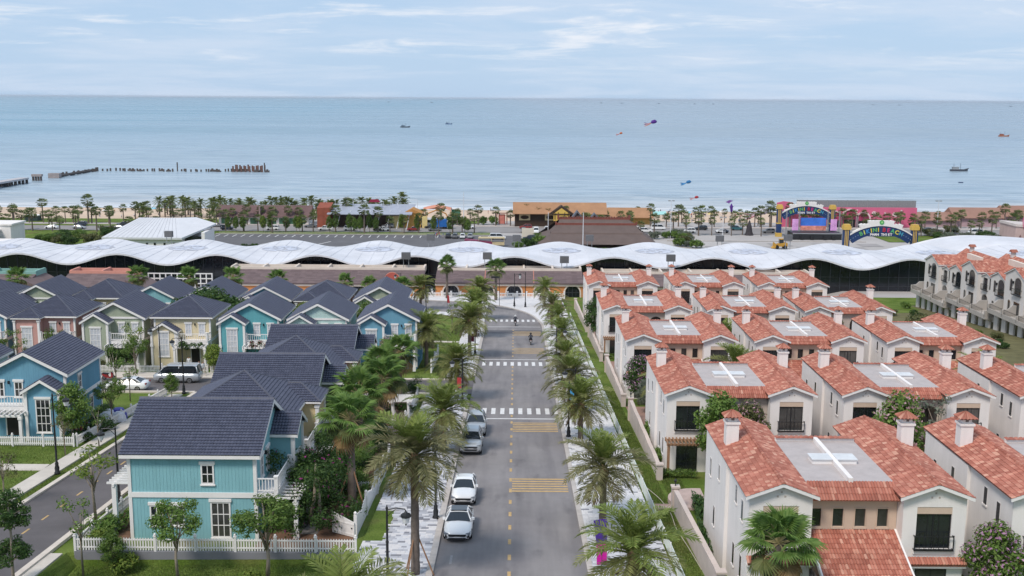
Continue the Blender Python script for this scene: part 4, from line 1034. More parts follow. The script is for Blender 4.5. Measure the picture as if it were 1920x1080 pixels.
# ------------------------------------------------------------------ shops in front of the hall
orange = M('orange_stucco', (.56, .235, .085), .85, .10, .4, .2, 12)
cream_t = M('cream_trim', (.66, .575, .50), .8, .08, .5)
coral = M('coral_stucco', (.56, .225, .165), .85, .1, .4, .2, 12); aqua = M('aqua_stucco', (.12, .30, .29), .85, .1, .4)
def shop_row(label, x0, x1, y0, z0, zf, zr, wallm, trimm, bays, arches, group='shop rows before the glass hall', depth=6.0):
    t = thing('shop_row', label, 'shop', (x0, y0, z0), 0, group); L = x1-x0
    ar = [(a, 1.55, 1.5) for a in arches]; f = MB(); cur = 0; zs = 1.15
    for c, r, h in ar:
        f.box(cur, c-r, 0, .3, -2, zf); cur = c+r
        n = 12
        for i in range(n):
            a0, a1 = math.pi*i/n, math.pi*(i+1)/n
            f.prism([(c+r*math.cos(a1), zs+r*math.sin(a1)), (c+r*math.cos(a0), zs+r*math.sin(a0)), (c+r*math.cos(a0), zf), (c+r*math.cos(a1), zf)], 0, .3)
    f.box(cur, L, 0, .3, -2, zf)
    f.prism([(.3, -2), (depth, -2), (depth, zr), (.3, zf)], 0, .3, axis='x'); f.prism([(.3, -2), (depth, -2), (depth, zr), (.3, zf)], L-.3, L, axis='x')
    part('wall', f, wallm, t)
    for c, r, h in ar:
        s = MB(); n = 12
        for i in range(n):
            a0, a1 = math.pi*i/n, math.pi*(i+1)/n
            P = [(c+q*math.cos(a), zs+q*math.sin(a)) for q, a in ((r, a0), (r+.3, a0), (r+.3, a1), (r, a1))]; s.prism(P, -.08, .02)
        s.box(c-r-.3, c-r, -.08, .02, -.3, zs); s.box(c+r, c+r+.3, -.08, .02, -.3, zs)
        a_ = part('arch_window', s, cream_t, t); part('pane', MB().box(c-r, c+r, .2, .24, -.3, zs+r), hg, a_)
        part('glazing_bars', MB().box(c-.04, c+.04, .14, .2, -.3, zs+r).box(c-r, c+r, .14, .2, zs-.04, zs+.04).box(c-.8, c-.74, .14, .2, -.3, zs+1.2).box(c+.74, c+.8, .14, .2, -.3, zs+1.2), M('mullion_steel'), a_)
    part('roof', MB().prism([(-.5, zf-.05), (depth, zr), (depth, zr-.25), (-.5, zf-.25)], -.1, L+.1, axis='x'), brownroof, t)
    H = math.hypot(depth+.5, zr-zf)
    part('shingles', tiles((-.12, -.55, zf), (1, 0, 0), (0, depth+.5, zr-zf+.05), L+.24, H, .5, 1.2, .012, .035, 2), M('brown_shingle_courses', rough=.85, var=.1, scale=1, ramp=[(0, (.135, .098, .10)), (1, (.185, .135, .135))]), t, stuff=True)
    for s in range(1, 3): 
        if len(arches) == 5: part('roof_seam', MB().prism([(-.5, zf+.1), (depth, zr+.12), (depth, zr), (-.5, zf)], L*s/3-.06, L*s/3+.06, axis='x'), coral, t)
    part('cornice', MB().box(-.1, L+.1, -.3, .0, zf-.65, zf-.28), cream_t, t)
    p = MB(); d = 4.6
    p.box(0, L, depth, depth+.3, zr-.6, zr+.55); p.box(0, L, depth+d, depth+d+.3, zr-.6, zr+.4)
    for i in range(bays+1): x = L*i/bays; xx = min(max(x-.2, 0), L-.4); p.box(xx, xx+.4, depth+.3, depth+d, zr-.6, zr+.65)
    part('parapet', p, trimm, t); part('flat_roof', MB().box(0, L, depth+.3, depth+d, zr-.7, zr-.5), M('dusty_roof_slab', (.30, .265, .24), .9, .2, .4), t)
    return t
shop_row('orange arched shop row facing the end of the boulevard', -16.6, 14.2, 225.2, -18.3, 3.2, 4.75, orange, cream_t, 5, (3.2, 10.6, 16.4, 22.2, 28.6))
shop_row('orange shop row left of the dark glass gap, behind the cottages', -60.5, -19.2, 223.5, -18.2, 3.1, 4.9, orange, cream_t, 6, (20, 28, 36))
shop_row('shop row with cream parapet behind the farthest villas', 18.6, 63, 224.6, -18.6, 3.1, 4.6, orange, cream_t, 7, (3, 12))
shop_row('coral shop with flat parapet roof behind the back row of cottages', -86, -73.5, 203, -16.6, 4.0, 5.6, coral, M('coral_trim', (.60, .27, .215), .8, .1), 2, (4,), depth=5)
shop_row('green-roofed shop with aqua parapet at the left edge', -112, -93.6, 205, -16.6, 3.6, 5.0, aqua, M('aqua_trim', (.22, .40, .36), .8, .1), 2, (6,), depth=5.5)
for o in list(COL.objects):
    if o.name.startswith('shop_row') and 'coral' in o.get('label', ''):
        part('side_roof', MB().prism([(12.3, 3.4), (16.2, 3.2), (12.3, 5.2)], .5, 9), brownroof, o); part('side_wall', MB().box(12.4, 16, .8, 8.8, -2, 3.2), coral, o)
        for q in (2.5, 5.0, 7.5): boxwin(o, 16.0, q, 1.0, .8, 1.5, 2, 2, 1, False)
    if o.name.startswith('shop_row') and 'aqua' in o.get('label', ''): part('side_roof', MB().prism([(18.3, 3.2), (23, 2.2), (18.3, 4.7)], .5, 10), brownroof, o)
lat = thing('lattice_screen', 'white square lattice screen in front of the dark glass hall', 'screen', (-72.8, 214, -17.4))
for i in range(12): part('upright', lambda: MB().box(-.1, .1, -.1, .1, 0, 5.6), white, lat, (i*1.15, 0, 0), key='latu')
for i in range(6): part('crossbar', lambda: MB().box(-.1, 12.75, -.075, .075, -.1, .1), white, lat, (0, 0, .6+i*1.0), key='latc')
# white baluster fence along the orange shops
bf = thing('baluster_fence', 'white balustrade fence in front of the orange shop arches', 'fence', (-21, 222.6, gz(-10, 222.6)))
for i in range(17):
    part('post', lambda: MB().box(-.16, .16, -.16, .16, -.2, 1.35).box(-.2, .2, -.2, .2, 1.35, 1.45), white, bf, (i*1.95, 0, 0), key='bfp')
    if i < 16: part('panel', lambda: MB().box(.16, 1.79, -.05, .05, .95, 1.1).box(.16, 1.79, -.05, .05, .1, .22).box(*(.3, .42), -.04, .04, .22, .95).box(.6, .72, -.04, .04, .22, .95).box(.9, 1.02, -.04, .04, .22, .95).box(1.2, 1.32, -.04, .04, .22, .95).box(1.5, 1.62, -.04, .04, .22, .95), white, bf, (i*1.95, 0, 0), key='bfpan')
wf = thing('railing_fence', 'thin white and green metal railing between right pavement and lawn', 'railing', (9.75, 58, gz(9.75, 58)))
for i in range(44):
    y = i*3.0; part('railing_panel', lambda: (lambda m: ([m.box(-.012, .012, .1+.2*k-.012, .1+.2*k+.012, .05, .95) for k in range(15)], m.box(-.02, .02, 0, 3, .92, .97), m.box(-.02, .02, 0, 3, .08, .12))[0] and m)(MB()), M('pale_green_metal', (.62, .68, .64), .5, .08), wf, (0, y, -SL*y), key='rfp').rotation_euler = (-math.atan(SL), 0, 0)
    part('post', lambda: MB().box(-.04, .04, -.04, .04, -.2, 1.05), white, wf, (0, y, -SL*y), key='rfpost')

# ------------------------------------------------------------------ three-storey hotel on the right
hot = M('warm_white_stucco', (.62, .585, .555), .9, .08, .4, .2, 12); hgm = M('hotel_grey', (.40, .37, .34), .9, .1, .4)
def arch_win(root, c, z, r, h, key):
    n = 10
    def fr():
        s = MB()
        for i in range(n):
            a0, a1 = math.pi*i/n, math.pi*(i+1)/n
            s.prism([(q*math.cos(a), h-r+q*math.sin(a)) for q, a in ((r, a0), (r+.12, a0), (r+.12, a1), (r, a1))], -.06, .02)
        s.box(-r-.12, -r, -.06, .02, 0, h-r); s.box(r, r+.12, -.06, .02, 0, h-r); return s
    def pn():
        s = MB(); P = [(-r, 0), (r, 0)]+[(r*math.cos(math.pi*i/n), h-r+r*math.sin(math.pi*i/n)) for i in range(n+1)]; s.prism(P, -.025, .01); return s
    w_ = part('arched_window', fr, hgm, root, (c[0], c[1], z), key=key+('f',)); part('pane', pn, glass, w_, key=key+('p',)); return w_
def hotel_unit(label, y):
    """front faces -y locally; turned to face the villas"""
    t = thing('hotel_wing', label, 'hotel', (78.6, y, gz(78, y)), -math.pi/2, 'stepped hotel wings')
    z0, z1 = 3.3, 9.3
    part('ground_floor', lambda: MB().box(0, 13, .62, 14, -4, z0), hgm, t, key='hgf')
    for i in range(6):
        part('shopfront', lambda: MB().box(1.12, 2.14, .54, .60, -.2, 2.5), glass, t, (i*2.15+.1, 0, 0), key='hsf')
        part('pier', lambda: MB().box(0, 1.08, .42, .62, -4, z0), hot, t, (i*2.15-.1, 0, 0), key='hpier')
    part('terrace', lambda: MB().box(-.3, 12.2, -.7, 4.5, z0-.4, z0-.02).box(-.3, 12.2, -.7, -.55, z0-.02, z0+.35), hgm, t, key='hter')
    for i, x in enumerate((-.3, 3.6, 7.4, 11.9)):
        part('divider_wall', lambda: MB().prism([(-.7, 3.2), (2.5, 3.2), (2.5, 5.0), (.9, 5.0), (.3, 4.4), (-.7, 4.3)], 0, .22, axis='x'), hgm, t, (x, 0, 0), key='hdiv')
    for i, x in enumerate((.1, 4.0, 7.8)): railing(t, (x+1.7, -.5, z0), 3.2, 1.1, .1, 'hrail')
    for nm, xa, xb, yf, gt_ in (('tall_bay', .2, 5.4, 1.6, 1.9), ('low_bay', 5.4, 8.6, 2.3, 1.0), ('mid_bay', 8.6, 12.9, 2.0, 1.5)):
        xm = (xa+xb)/2; zt = z1-.6 if nm == 'low_bay' else z1
        part('wall', MB().prism([(xa, z0), (xb, z0), (xb, zt), (xm, zt+gt_*.75), (xa, zt)], yf, 13.5), hot, t, key='hw'+nm)
        part('roof', lambda: MB().prism([(xa-.15, zt), (xm, zt+gt_*.78-.02), (xb+.15, zt), (xb+.15, zt+.13), (xm, zt+gt_*.78+.11), (xa-.15, zt+.13)], yf-.2, 8), white, t, key='hr'+nm)
        for q in (-1, 1):
            hw_ = (xb-xa)/2+.15; pt_ = gt_*.78/hw_
            part('roof_tiles', lambda: tiles((xm+q*hw_, yf-.25, zt+.17), (0, 1, 0), (-q, 0, pt_), 8-yf+.4, math.hypot(hw_, hw_*pt_), .4, .3, .05, .03, 2), redtile, t, key=('hrt', nm, q), stuff=True)
        if nm == 'low_bay':
            boxw = part('window', lambda: MB().box(-.65, .65, -.05, .03, 0, 2.1), hgm, t, (xm-.4, yf, z0+3.3), key='hbw'); part('pane', lambda: MB().box(-.58, .58, -.07, -.052, .05, 2.05), glass, boxw, key='hbwp')
            arch_win(t, (xm-.3, yf), z0+.1, .8, 2.4, ('ha1',)); arch_win(t, (xm+1.1, yf), z0+3.6, .25, 1.9, ('ha2',))
            railing(t, (xm-.4, yf, z0+3.2), 1.6, 1.0, .35, 'hrail2')
        else:
            arch_win(t, (xm+.9, yf), z0+3.4, .85, 2.7, ('ha3',)); arch_win(t, (xm-.9, yf), z0+3.7, .28, 1.9, ('ha4',))
            boxw = part('window', lambda: MB().box(-.8, .8, -.05, .03, 0, 2.2), hgm, t, (xm+.9, yf, z0+.05), key='hbw2'); part('pane', lambda: MB().box(-.72, .72, -.07, -.052, .05, 2.12), glass, boxw, key='hbw2p')
            arch_win(t, (xm-1.1, yf), z0+.2, .28, 1.9, ('ha5',)); railing(t, (xm+.9, yf, z0+3.3), 2.0, 1.0, .45, 'hrail3')
        part('wall_lamp', lambda: MB().box(-.1, .1, -.25, 0, 0, .4), black, t, (xm-.3, yf, z0+5), key='hlamp')
    part('main_roof', lambda: MB().prism([(6.5, z1+.2), (9.5, z1+2.35), (14, z1+.2), (14, z1), (6.5, z1)], -.05, 13.05, axis='x'), reddeck, t, key='hmr')
    part('roof_tiles', lambda: tiles((-.05, 6.4, z1+.2), (1, 0, 0), (0, 3.1, 2.2), 13.1, 3.8, .4, .3, .05, .03, 2), redtile, t, key='hmrt', stuff=True)
    part('parapet', lambda: MB().box(3.8, 8.2, 7.6, 8.2, z1+.6, z1+2.1), cream_t, t, key='hpar')
    ch = part('chimney', lambda: MB().box(2.0, 2.6, 9, 9.6, z1+1.5, z1+3.1), hot, t, key='hch'); part('chimney_cap', lambda: MB().prism([(1.75, z1+3.1), (2.85, z1+3.1), (2.3, z1+3.55)], 8.75, 9.85), reddeck, ch, key='hchc')
    t.scale = (1.345, 1, 1); return t
p_ = hotel_unit('white three-storey hotel wing with arched windows, next to the glass hall', 212)
for i, (y, lab) in enumerate(((194.5, 'white three-storey hotel wing with terraces, second from the glass hall'), (177, 'white three-storey hotel wing with terraces, third from the glass hall'), (159.5, 'white three-storey hotel wing with terraces, at the right picture edge'), (142, 'white three-storey hotel wing, mostly beyond the right edge'))):
    dup(p_, (78.6, y, gz(78, y)), -math.pi/2, lab)

bedm = M('olive_planting_bed', (.125, .115, .05), .95, .3, .5, .5, 6)
bd = MB(); rect(bd, 57, 79.4, 138, 214, .012); struct('planting_bed', bd, bedm)
# ------------------------------------------------------------------ vegetation
def leafmat(name, ramp, tr=.28, rand=None): return M(name, rough=.6, var=.12, scale=2.5, ramp=ramp, transl=tr, spec=.25, rand=rand, objvar=.16)
bark = M('tree_bark', (.29, .24, .19), .9, .25, 3, .5, 14)
palmbark = M('palm_trunk_bark', (.155, .125, .105), .95, .3, 3, .6, 16)
fr_mats = [leafmat('palm_frond_%s' % n, r) for n, r in (
    ('fresh', [(0, (.13, .185, .035)), (1, (.26, .305, .085))]), ('olive', [(0, (.15, .175, .048)), (1, (.275, .275, .105))]),
    ('dull', [(0, (.155, .165, .066)), (1, (.285, .265, .135))]), ('brown', [(0, (.16, .115, .06)), (1, (.27, .20, .11))]))]
def frond_mesh(L, e0, droop, mi, npair=34, lw=.058, ll=.6):
    """arched rachis with two rows of leaflets, base at origin growing along +x"""
    mb = MB(); P = []; x = z = 0; n = 12; e = e0
    for i in range(n+1):
        P.append(Vector((x, 0, z))); t = i/n
        x += L/n*math.cos(e); z += L/n*math.sin(e); e -= droop/n*(.5+1.2*t)
    mb.sh = .15; mb.tube(P, [.045*(1-.85*i/n)+.006 for i in range(n+1)], 4)
    for k in range(npair):
        t = .14+.86*(k+.5)/npair; f = t*n; i = min(n-1, int(f)); p = P[i].lerp(P[i+1], f-i); d = (P[i+1]-P[i]).normalized()
        up = Vector((-d.z, 0, d.x)); l = ll*(.55+.9*math.sin(math.pi*min(1, t*.95)))*rnd.uniform(.85, 1.1)*(.75 if t > .85 else 1)
        for s in (-1, 1):
            a = rad(rnd.uniform(38, 58)); rise = rnd.uniform(.15, .5)
            q = (d*math.cos(a)+Vector((0, s, 0))*math.sin(a)+up*rise*.6).normalized()
            tip = p+q*l+Vector((0, 0, -l*rnd.uniform(.05, .24))); mid = p+q*l*.5
            side = d*lw*1.0
            mb.sh = rnd.random(); mb.poly([p-side*.5, mid-side*.8, tip, mid+side*.8])
    return mb
FROND = {}
def frond(kind, v):
    k = (kind, v)
    if k not in FROND:
        e0, dr, L = kind
        FROND[k] = frond_mesh(L, rad(e0), rad(dr), 0).mesh('frond', fr_mats[v])
    return FROND[k]
def trunk_mesh(h, r0, r1, bulge=.0, n=9, m=None, lean=0., knob=.0):
    mb = MB(); K = 16; path = []; rr = []
    for i in range(K+1):
        t = i/K; path.append((lean*t*t, 0, h*t)); rr.append((r0+(r1-r0)*t)*(1+bulge*math.exp(-((t-1)/.12)**2))*(1+knob*(i % 2)))
    return mb.tube(path, rr, n)
def feather_palm(label, loc, h=4.2, v=0, full=1., group='feather palms along the boulevard', sc=1., stakes=False, seed=0):
    r = random.Random(seed); t = thing('palm_tree', label, 'palm tree', loc, r.uniform(0, 6.3), group); t.scale = (sc*1.08,)*3
    hk = round(h, 1)
    part('trunk', lambda: trunk_mesh(hk, .24, .19, .5, knob=.10), palmbark, t, key=('ptr', hk), smooth=True)
    rings = [((84, 40, 2.3), 4, 0), ((70, 62, 2.9), 6, 0), ((55, 75, 3.15), 7, v), ((38, 78, 3.25), 8, v), ((20, 70, 3.15), 8, max(v, 1)), ((-2, 58, 2.9), 7, max(v, 1)), ((-26, 45, 2.6), 5, 2), ((-50, 30, 2.1), 4, 3)]
    az = 0
    for kind, n, mv in rings:
        n = max(2, int(n*full))
        for i in range(n):
            az += 2.39996+r.uniform(-.2, .2)
            o = part('frond', frond(kind, mv), None, t, (0, 0, h+.05+.15*math.sin(rad(kind[0]))), az)
            o.rotation_euler = (r.uniform(-.12, .12), r.uniform(-.14, .14), az); s = r.uniform(.85, 1.12); o.scale = (s, s, s)
    part('crown_shaft', lambda: MB().lathe([(.20, -.5), (.34, -.2), (.30, .1), (.12, .4)], 9), M('frond_bases', (.23, .15, .085), .9, .3, 5), t, (0, 0, h), key='pshaft', smooth=True)
    if stakes:
        for a in (0, 2.1, 4.2): part('stake', lambda: MB().bar((1.0, 0, -.1), (.15, 0, 2.2), .045, n=6), timber, t, (0, 0, 0), a, key='pstake')
    return t
fanm = [leafmat('fan_leaf_green', [(0, (.075, .155, .028)), (1, (.17, .265, .065))], .3), leafmat('fan_leaf_dull', [(0, (.085, .11, .035)), (1, (.17, .185, .07))], .3), leafmat('fan_leaf_dry', [(0, (.20, .125, .055)), (1, (.33, .23, .11))], .2)]
petm = M('petiole', (.30, .25, .12), .7, .2, 3)
def fan_mesh(R, mi, r, droopy):
    mb = MB(); n = 26; pl = R*1.15
    mb.mi = 1; mb.sh = .4; mb.tube([(0, 0, 0), (pl*.5, 0, .1), (pl, 0, .05)], [.035, .028, .02], 4); mb.mi = 0
    for i in range(n):
        a0 = rad(-128+256*i/n); a1 = rad(-128+256*(i+1)/n); am = (a0+a1)/2
        def pt(rr, a, dz): return (pl+rr*math.cos(a), rr*math.sin(a), .05+dz)
        fold = .05; dz1 = -droopy*.10*(1-math.cos(am)*.4); tipd = -droopy*r.uniform(.25, .5)
        mb.sh = r.random(); rl = R*(.78+.25*math.cos(am*.6))*r.uniform(.9, 1.05)
        mb.poly([pt(.02, am, 0), pt(rl*.62, a0, dz1), pt(rl*.62, am, dz1+fold)]); mb.poly([pt(.02, am, 0), pt(rl*.62, am, dz1+fold), pt(rl*.62, a1, dz1)])
        mb.sh = r.random(); mb.poly([pt(rl*.62, a0, dz1), pt(rl, am, tipd), pt(rl*.62, am, dz1+fold)]); mb.poly([pt(rl*.62, am, dz1+fold), pt(rl, am, tipd), pt(rl*.62, a1, dz1)])
    return mb
FANS = {}
def fan_palm(label, loc, h=4., n=26, sc=1., seed=0, group='fan palms', skirt=True):
    r = random.Random(seed); t = thing('fan_palm', label, 'palm tree', loc, r.uniform(0, 6.3), group); t.scale = (sc,)*3; hk = round(h, 1)
    part('trunk', lambda: trunk_mesh(hk, .26, .17, .35, knob=.08), palmbark, t, key=('ftr', hk), smooth=True)
    az = 0
    for i in range(n):
        f = i/(n-1); el = 78-128*f+r.uniform(-8, 8); az += 2.39996+r.uniform(-.25, .25)
        v = 0 if f < .72 else (1 if f < .88 or not skirt else 2); var = i % 2
        k = (v, var)
        if k not in FANS: FANS[k] = fan_mesh(.95, 0, r, .8 if v == 0 else 1.6).mesh('leaf', [fanm[v], petm])
        o = part('leaf', FANS[k], None, t, (0, 0, h+.1)); o.rotation_euler = (r.uniform(-.3, .3), -rad(el), az); s = r.uniform(.85, 1.12); o.scale = (s, s, s)
    return t
# broadleaf trees: trunk, limbs and leaf clumps
LEAF = {'green': leafmat('leaf_green', [(0, (.07, .135, .022)), (.6, (.125, .205, .04)), (1, (.205, .285, .075))]), 'dark': leafmat('leaf_dark', [(0, (.028, .068, .016)), (.7, (.055, .11, .026)), (1, (.10, .16, .04))]),
        'lime': leafmat('leaf_lime', [(0, (.10, .165, .025)), (.6, (.17, .24, .04)), (1, (.28, .33, .07))]), 'grey': leafmat('leaf_greygreen', [(0, (.10, .125, .085)), (1, (.22, .245, .19))]),
        'olive': leafmat('leaf_olive', [(0, (.075, .09, .03)), (1, (.17, .17, .07))])}
flw = {'pink': leafmat('blossom_pink', [(0, (.34, .18, .21)), (1, (.56, .36, .40))]), 'purple': leafmat('blossom_purple', [(0, (.36, .17, .31)), (1, (.56, .33, .48))]), 'magenta': leafmat('blossom_magenta', [(0, (.22, .02, .14)), (1, (.42, .06, .28))]), 'red': leafmat('blossom_red', [(0, (.16, .025, .045)), (1, (.34, .07, .10))])}
def leaves(clumps, n, size, r, flower=0., top_only=True):
    mb = MB()
    for (cx, cy, cz, cr) in clumps:
        k = int(n*cr**1.6)
        for _ in range(k):
            d = Vector((r.gauss(0, 1), r.gauss(0, 1), r.gauss(0, 1))).normalized(); q = cr*(r.random()**.42)
            p = Vector((cx, cy, cz))+Vector((d.x*q, d.y*q, d.z*q*.78))
            nn = (d+Vector((r.gauss(0, .6), r.gauss(0, .6), r.gauss(0, .6)+.5))).normalized()
            u = nn.cross(Vector((r.gauss(0, 1), r.gauss(0, 1), r.gauss(0, 1)))).normalized(); v = nn.cross(u); s = size*r.uniform(.65, 1.3)
            mb.sh = r.random(); mb.mi = 1 if flower and q > cr*.62 and r.random() < flower and d.z > -.2 else 0
            mb.poly([p-u*s, p-v*s*.45+nn*s*.12, p+u*s, p+v*s*.45+nn*s*.12])
    return mb
TREE = {}
def tree(label, loc, kind, col='green', sc=1., cat='tree', name='tree', group=None, flower=None, rz=None):
    key = (kind, col, flower)
    if key not in TREE:
        r = random.Random(hash(kind+col) % 1000 if False else sum(map(ord, kind+col+str(flower)))); C = []; limbs = []
        if kind == 'umbrella':           # open, layered pads on spreading limbs
            h = 2.5; limbs.append([(0, 0, 0), (.06, .03, 1.2), (0, 0, h)])
            for i in range(9):
                a = i*2.4; R = r.uniform(.5, 1.6); z = h+r.uniform(.1, 1.6)*(1.25-R/2.2)+.3; limbs.append([(0, 0, h*r.uniform(.55, .95)), (R*.5*math.cos(a), R*.5*math.sin(a), (h+z)/2), (R*math.cos(a), R*math.sin(a), z)]); C.append((R*math.cos(a), R*math.sin(a), z, r.uniform(.45, .75)))
                C.append((R*math.cos(a)+r.uniform(-.5, .5), R*math.sin(a)+r.uniform(-.5, .5), z+r.uniform(-.25, .35), r.uniform(.3, .5)))
            n, s = 520, .088
        elif kind == 'round':
            h = 1.6; limbs.append([(0, 0, 0), (0, .05, 1), (0, 0, h+.8)])
            for i in range(16):
                a = i*2.4; f = i/15; R = 1.15*math.sin(math.pi*(.15+.8*f)); z = h-.2+2.6*f; C.append((R*math.cos(a)*.8, R*math.sin(a)*.8, z, r.uniform(.5, .8)))
                if i % 3 == 0: limbs.append([(0, 0, h), (R*.7*math.cos(a), R*.7*math.sin(a), z)])
            n, s = 640, .10
        elif kind == 'tiered':
            limbs.append([(0, 0, 0), (.1, 0, 1.6), (-.05, .05, 3.2), (.1, 0, 5.0)])
            for z, R, m in ((2.1, .95, 5), (2.7, .7, 3), (4.1, .95, 6), (4.9, .9, 5), (5.6, .5, 3)):
                for i in range(m):
                    a = i*6.28/m+z; q = R*r.uniform(.55, 1.1); C.append((q*math.cos(a), q*math.sin(a), z+r.uniform(-.2, .2), r.uniform(.4, .62))); limbs.append([(0, 0, z-.5), (q*math.cos(a), q*math.sin(a), z)])
            n, s = 640, .098
        elif kind == 'wispy':
            limbs.append([(0, 0, 0), (.05, .03, 1.8), (.1, 0, 3.0)])
            for i in range(7):
                a = i*2.4; R = r.uniform(.2, .7); z = 2.2+r.uniform(0, 1.5); C.append((R*math.cos(a), R*math.sin(a), z, r.uniform(.25, .5))); limbs.append([(0, 0, 1.6+.2*i*.5), (R*math.cos(a), R*math.sin(a), z)])
            n, s = 230, .09
        elif kind == 'broad':            # wide old tree
            h = 3; limbs.append([(0, 0, 0), (0, 0, h)])
            for i in range(26):
                a = i*2.4; R = 3.6*math.sqrt((i+.5)/26); z = h+2.0-.11*R*R+r.uniform(-.4, .4); C.append((R*math.cos(a), R*math.sin(a), z, r.uniform(.8, 1.2)))
                if i % 4 == 0: limbs.append([(0, 0, h*.8), (R*.8*math.cos(a), R*.8*math.sin(a), z-.3)])
            n, s = 170, .2
        elif kind == 'shrub':
            for i in range(9): a = i*2.4; R = .5*math.sqrt(i/9); C.append((R*math.cos(a), R*math.sin(a), .35+.5*r.random()*(1-R), r.uniform(.3, .45)))
            limbs.append([(0, 0, 0), (0, 0, .5)]); n, s = 620, .085
        elif kind == 'hedge':            # 3 m run
            for i in range(11): C.append((-1.4+.28*i, r.uniform(-.12, .12), .42+r.uniform(-.06, .1), .38))
            limbs.append([(-1.2, 0, 0), (-1.2, 0, .5)]); limbs.append([(1.2, 0, 0), (1.2, 0, .5)]); n, s = 620, .08
        elif kind == 'climber':          # sprawling mass over a pergola
            for i in range(24): C.append((r.uniform(-2.0, 2.0), r.uniform(-1.5, 1.5), r.uniform(.4, 3.2), r.uniform(.5, .95)))
            limbs.append([(0, 0, 0), (.3, .2, 1.5), (0, .4, 3)]); limbs.append([(.8, .3, 0), (1, .2, 2.5)]); n, s = 520, .085
        elif kind == 'small_climber':
            for i in range(11): C.append((r.uniform(-1.2, 1.2), r.uniform(-.5, .5), r.uniform(-.3, .4), r.uniform(.28, .5)))
            limbs.append([(-.8, .4, -2.7), (-.8, .3, 0)]); n, s = 520, .1
        elif kind == 'mass':             # beach-side thicket seen far off
            for i in range(16): a = i*2.4; R = 2.2*math.sqrt(i/16); C.append((R*math.cos(a), R*math.sin(a), 1.2+r.uniform(-.3, 1.4), r.uniform(.8, 1.2)))
            limbs.append([(0, 0, 0), (0, 0, 2)]); n, s = 110, .26
        wd = MB()
        for l in limbs:
            base = {'broad': .26, 'shrub': .03, 'hedge': .03, 'small_climber': .03, 'mass': .12, 'wispy': .06, 'umbrella': .10}.get(kind, .10); main = l[0][2] < .01
            wd.tube(l, [(base if main else base*.45)*(1-.5*i/(len(l)-1)) for i in range(len(l))], 6)
        TREE[key] = (wd.mesh('trunk', bark, True), leaves(C, n, s, r, {'pink': .30, 'purple': .32, 'magenta': .05, 'red': .8}.get(flower, 0)).mesh('crown', [LEAF[col]]+([flw[flower]] if flower else [])))
    a, b = TREE[key]
    t = thing(name, label, cat, loc, rnd.uniform(0, 6.3) if rz is None else rz, group); t.scale = (sc,)*3 if not isinstance(sc, tuple) else sc
    part('trunk' if name == 'tree' else 'stem', a, None, t); part('crown' if name == 'tree' else 'foliage', b, None, t); return t
G = lambda x, y, d=0: (x, y, gz(x, y)+d)

# feather palms, right pavement and left pavement
R_ = [(6.2, 53.2, 3.6, 0, 'bright green feather palm at the bottom of the picture on the right pavement'), (6.0, 69.9, 3.8, 2, 'olive feather palm on the right pavement beside the second yellow rumble strip'), (6.05, 95.6, 3.1, 1, 'feather palm on the right pavement by the third crosswalk from the shops'),
      (5.8, 108.6, 3.1, 2, 'feather palm behind the blue banner on the right pavement'), (5.9, 123.0, 3.1, 2, 'feather palm on the right pavement beyond the blue banner, broad dull crown'), 
      (6.4, 144.0, 3.1, 0, 'feather palm on the right pavement level with the middle crosswalk'), (6.6, 164.5, 3.1, 0, 'feather palm on the right pavement short of the far crosswalk'),
      (6.2, 179.0, 3.1, 2, 'brownish feather palm beside the figure in red at the far crosswalk'), (5.7, 206.5, 3.3, 0, 'lone feather palm on the white forecourt by the orange shops, right of the black lamps')]
for i, (x, y, h, v, lab) in enumerate(R_): feather_palm(lab, G(x, y, .1), h, v, 1.0 if i < 5 else .8, seed=i+1, sc=(1., .97, .96, 1.0, .92, .95, .88, .98, .95, .93)[i % 10])
L_ = [(-7.2, 43.2, 4.2, 1, 'feather palm at the bottom left of the boulevard with only its upper fronds showing', False), (-5.75, 60.6, 6.6, 2, 'tall shaggy feather palm on stakes by the white saloon on the left pavement', True), (-6.1, 90.6, 3.2, 0, 'green feather palm on the left pavement beside the silver cars', False),
      (-6.2, 114.2, 3.3, 1, 'yellowish feather palm on the left pavement at the side street corner', False), (-6.05, 143.6, 4.5, 1, 'slender feather palm on the white left pavement, trunk clear of the fronds', False), (-6.0, 163, 4.4, 0, 'feather palm on the left before the road bends', False), (-6.0, 186, 4.6, 1, 'feather palm on the left corner where the road bends', False),
      (-11.2, 135.5, 4.2, 1, 'drooping feather palm in the garden beside the blue cottage', False), (-17.6, 200.5, 3.6, 1, 'small feather palm beyond the bend on the left, in front of the orange shops', False)]
for i, (x, y, h, v, lab, sk) in enumerate(L_): feather_palm(lab, G(x, y, .1), h, v, 1.25 if i == 1 else 1., seed=30+i, stakes=sk, sc=1.0 if i == 1 else 1.)
feather_palm('feather palm growing between the second-row and middle-row villas', G(22.2, 106), 4.4, 1, seed=50, group='palms among the villas')
for i, (x, y, lab) in enumerate(((15.0, 100.5, 'slim palm beside the garden wall, left of the second-row villa'), (26.3, 133, 'palm in the gap between two middle-row villas'), (40.0, 140, 'palm poking up behind the middle-row villas at right'), (47.5, 108, 'dense palm at the right picture edge behind the second row'))):
    feather_palm(lab, G(x, y), 3.6, 1, .8, seed=60+i, group='palms among the villas')
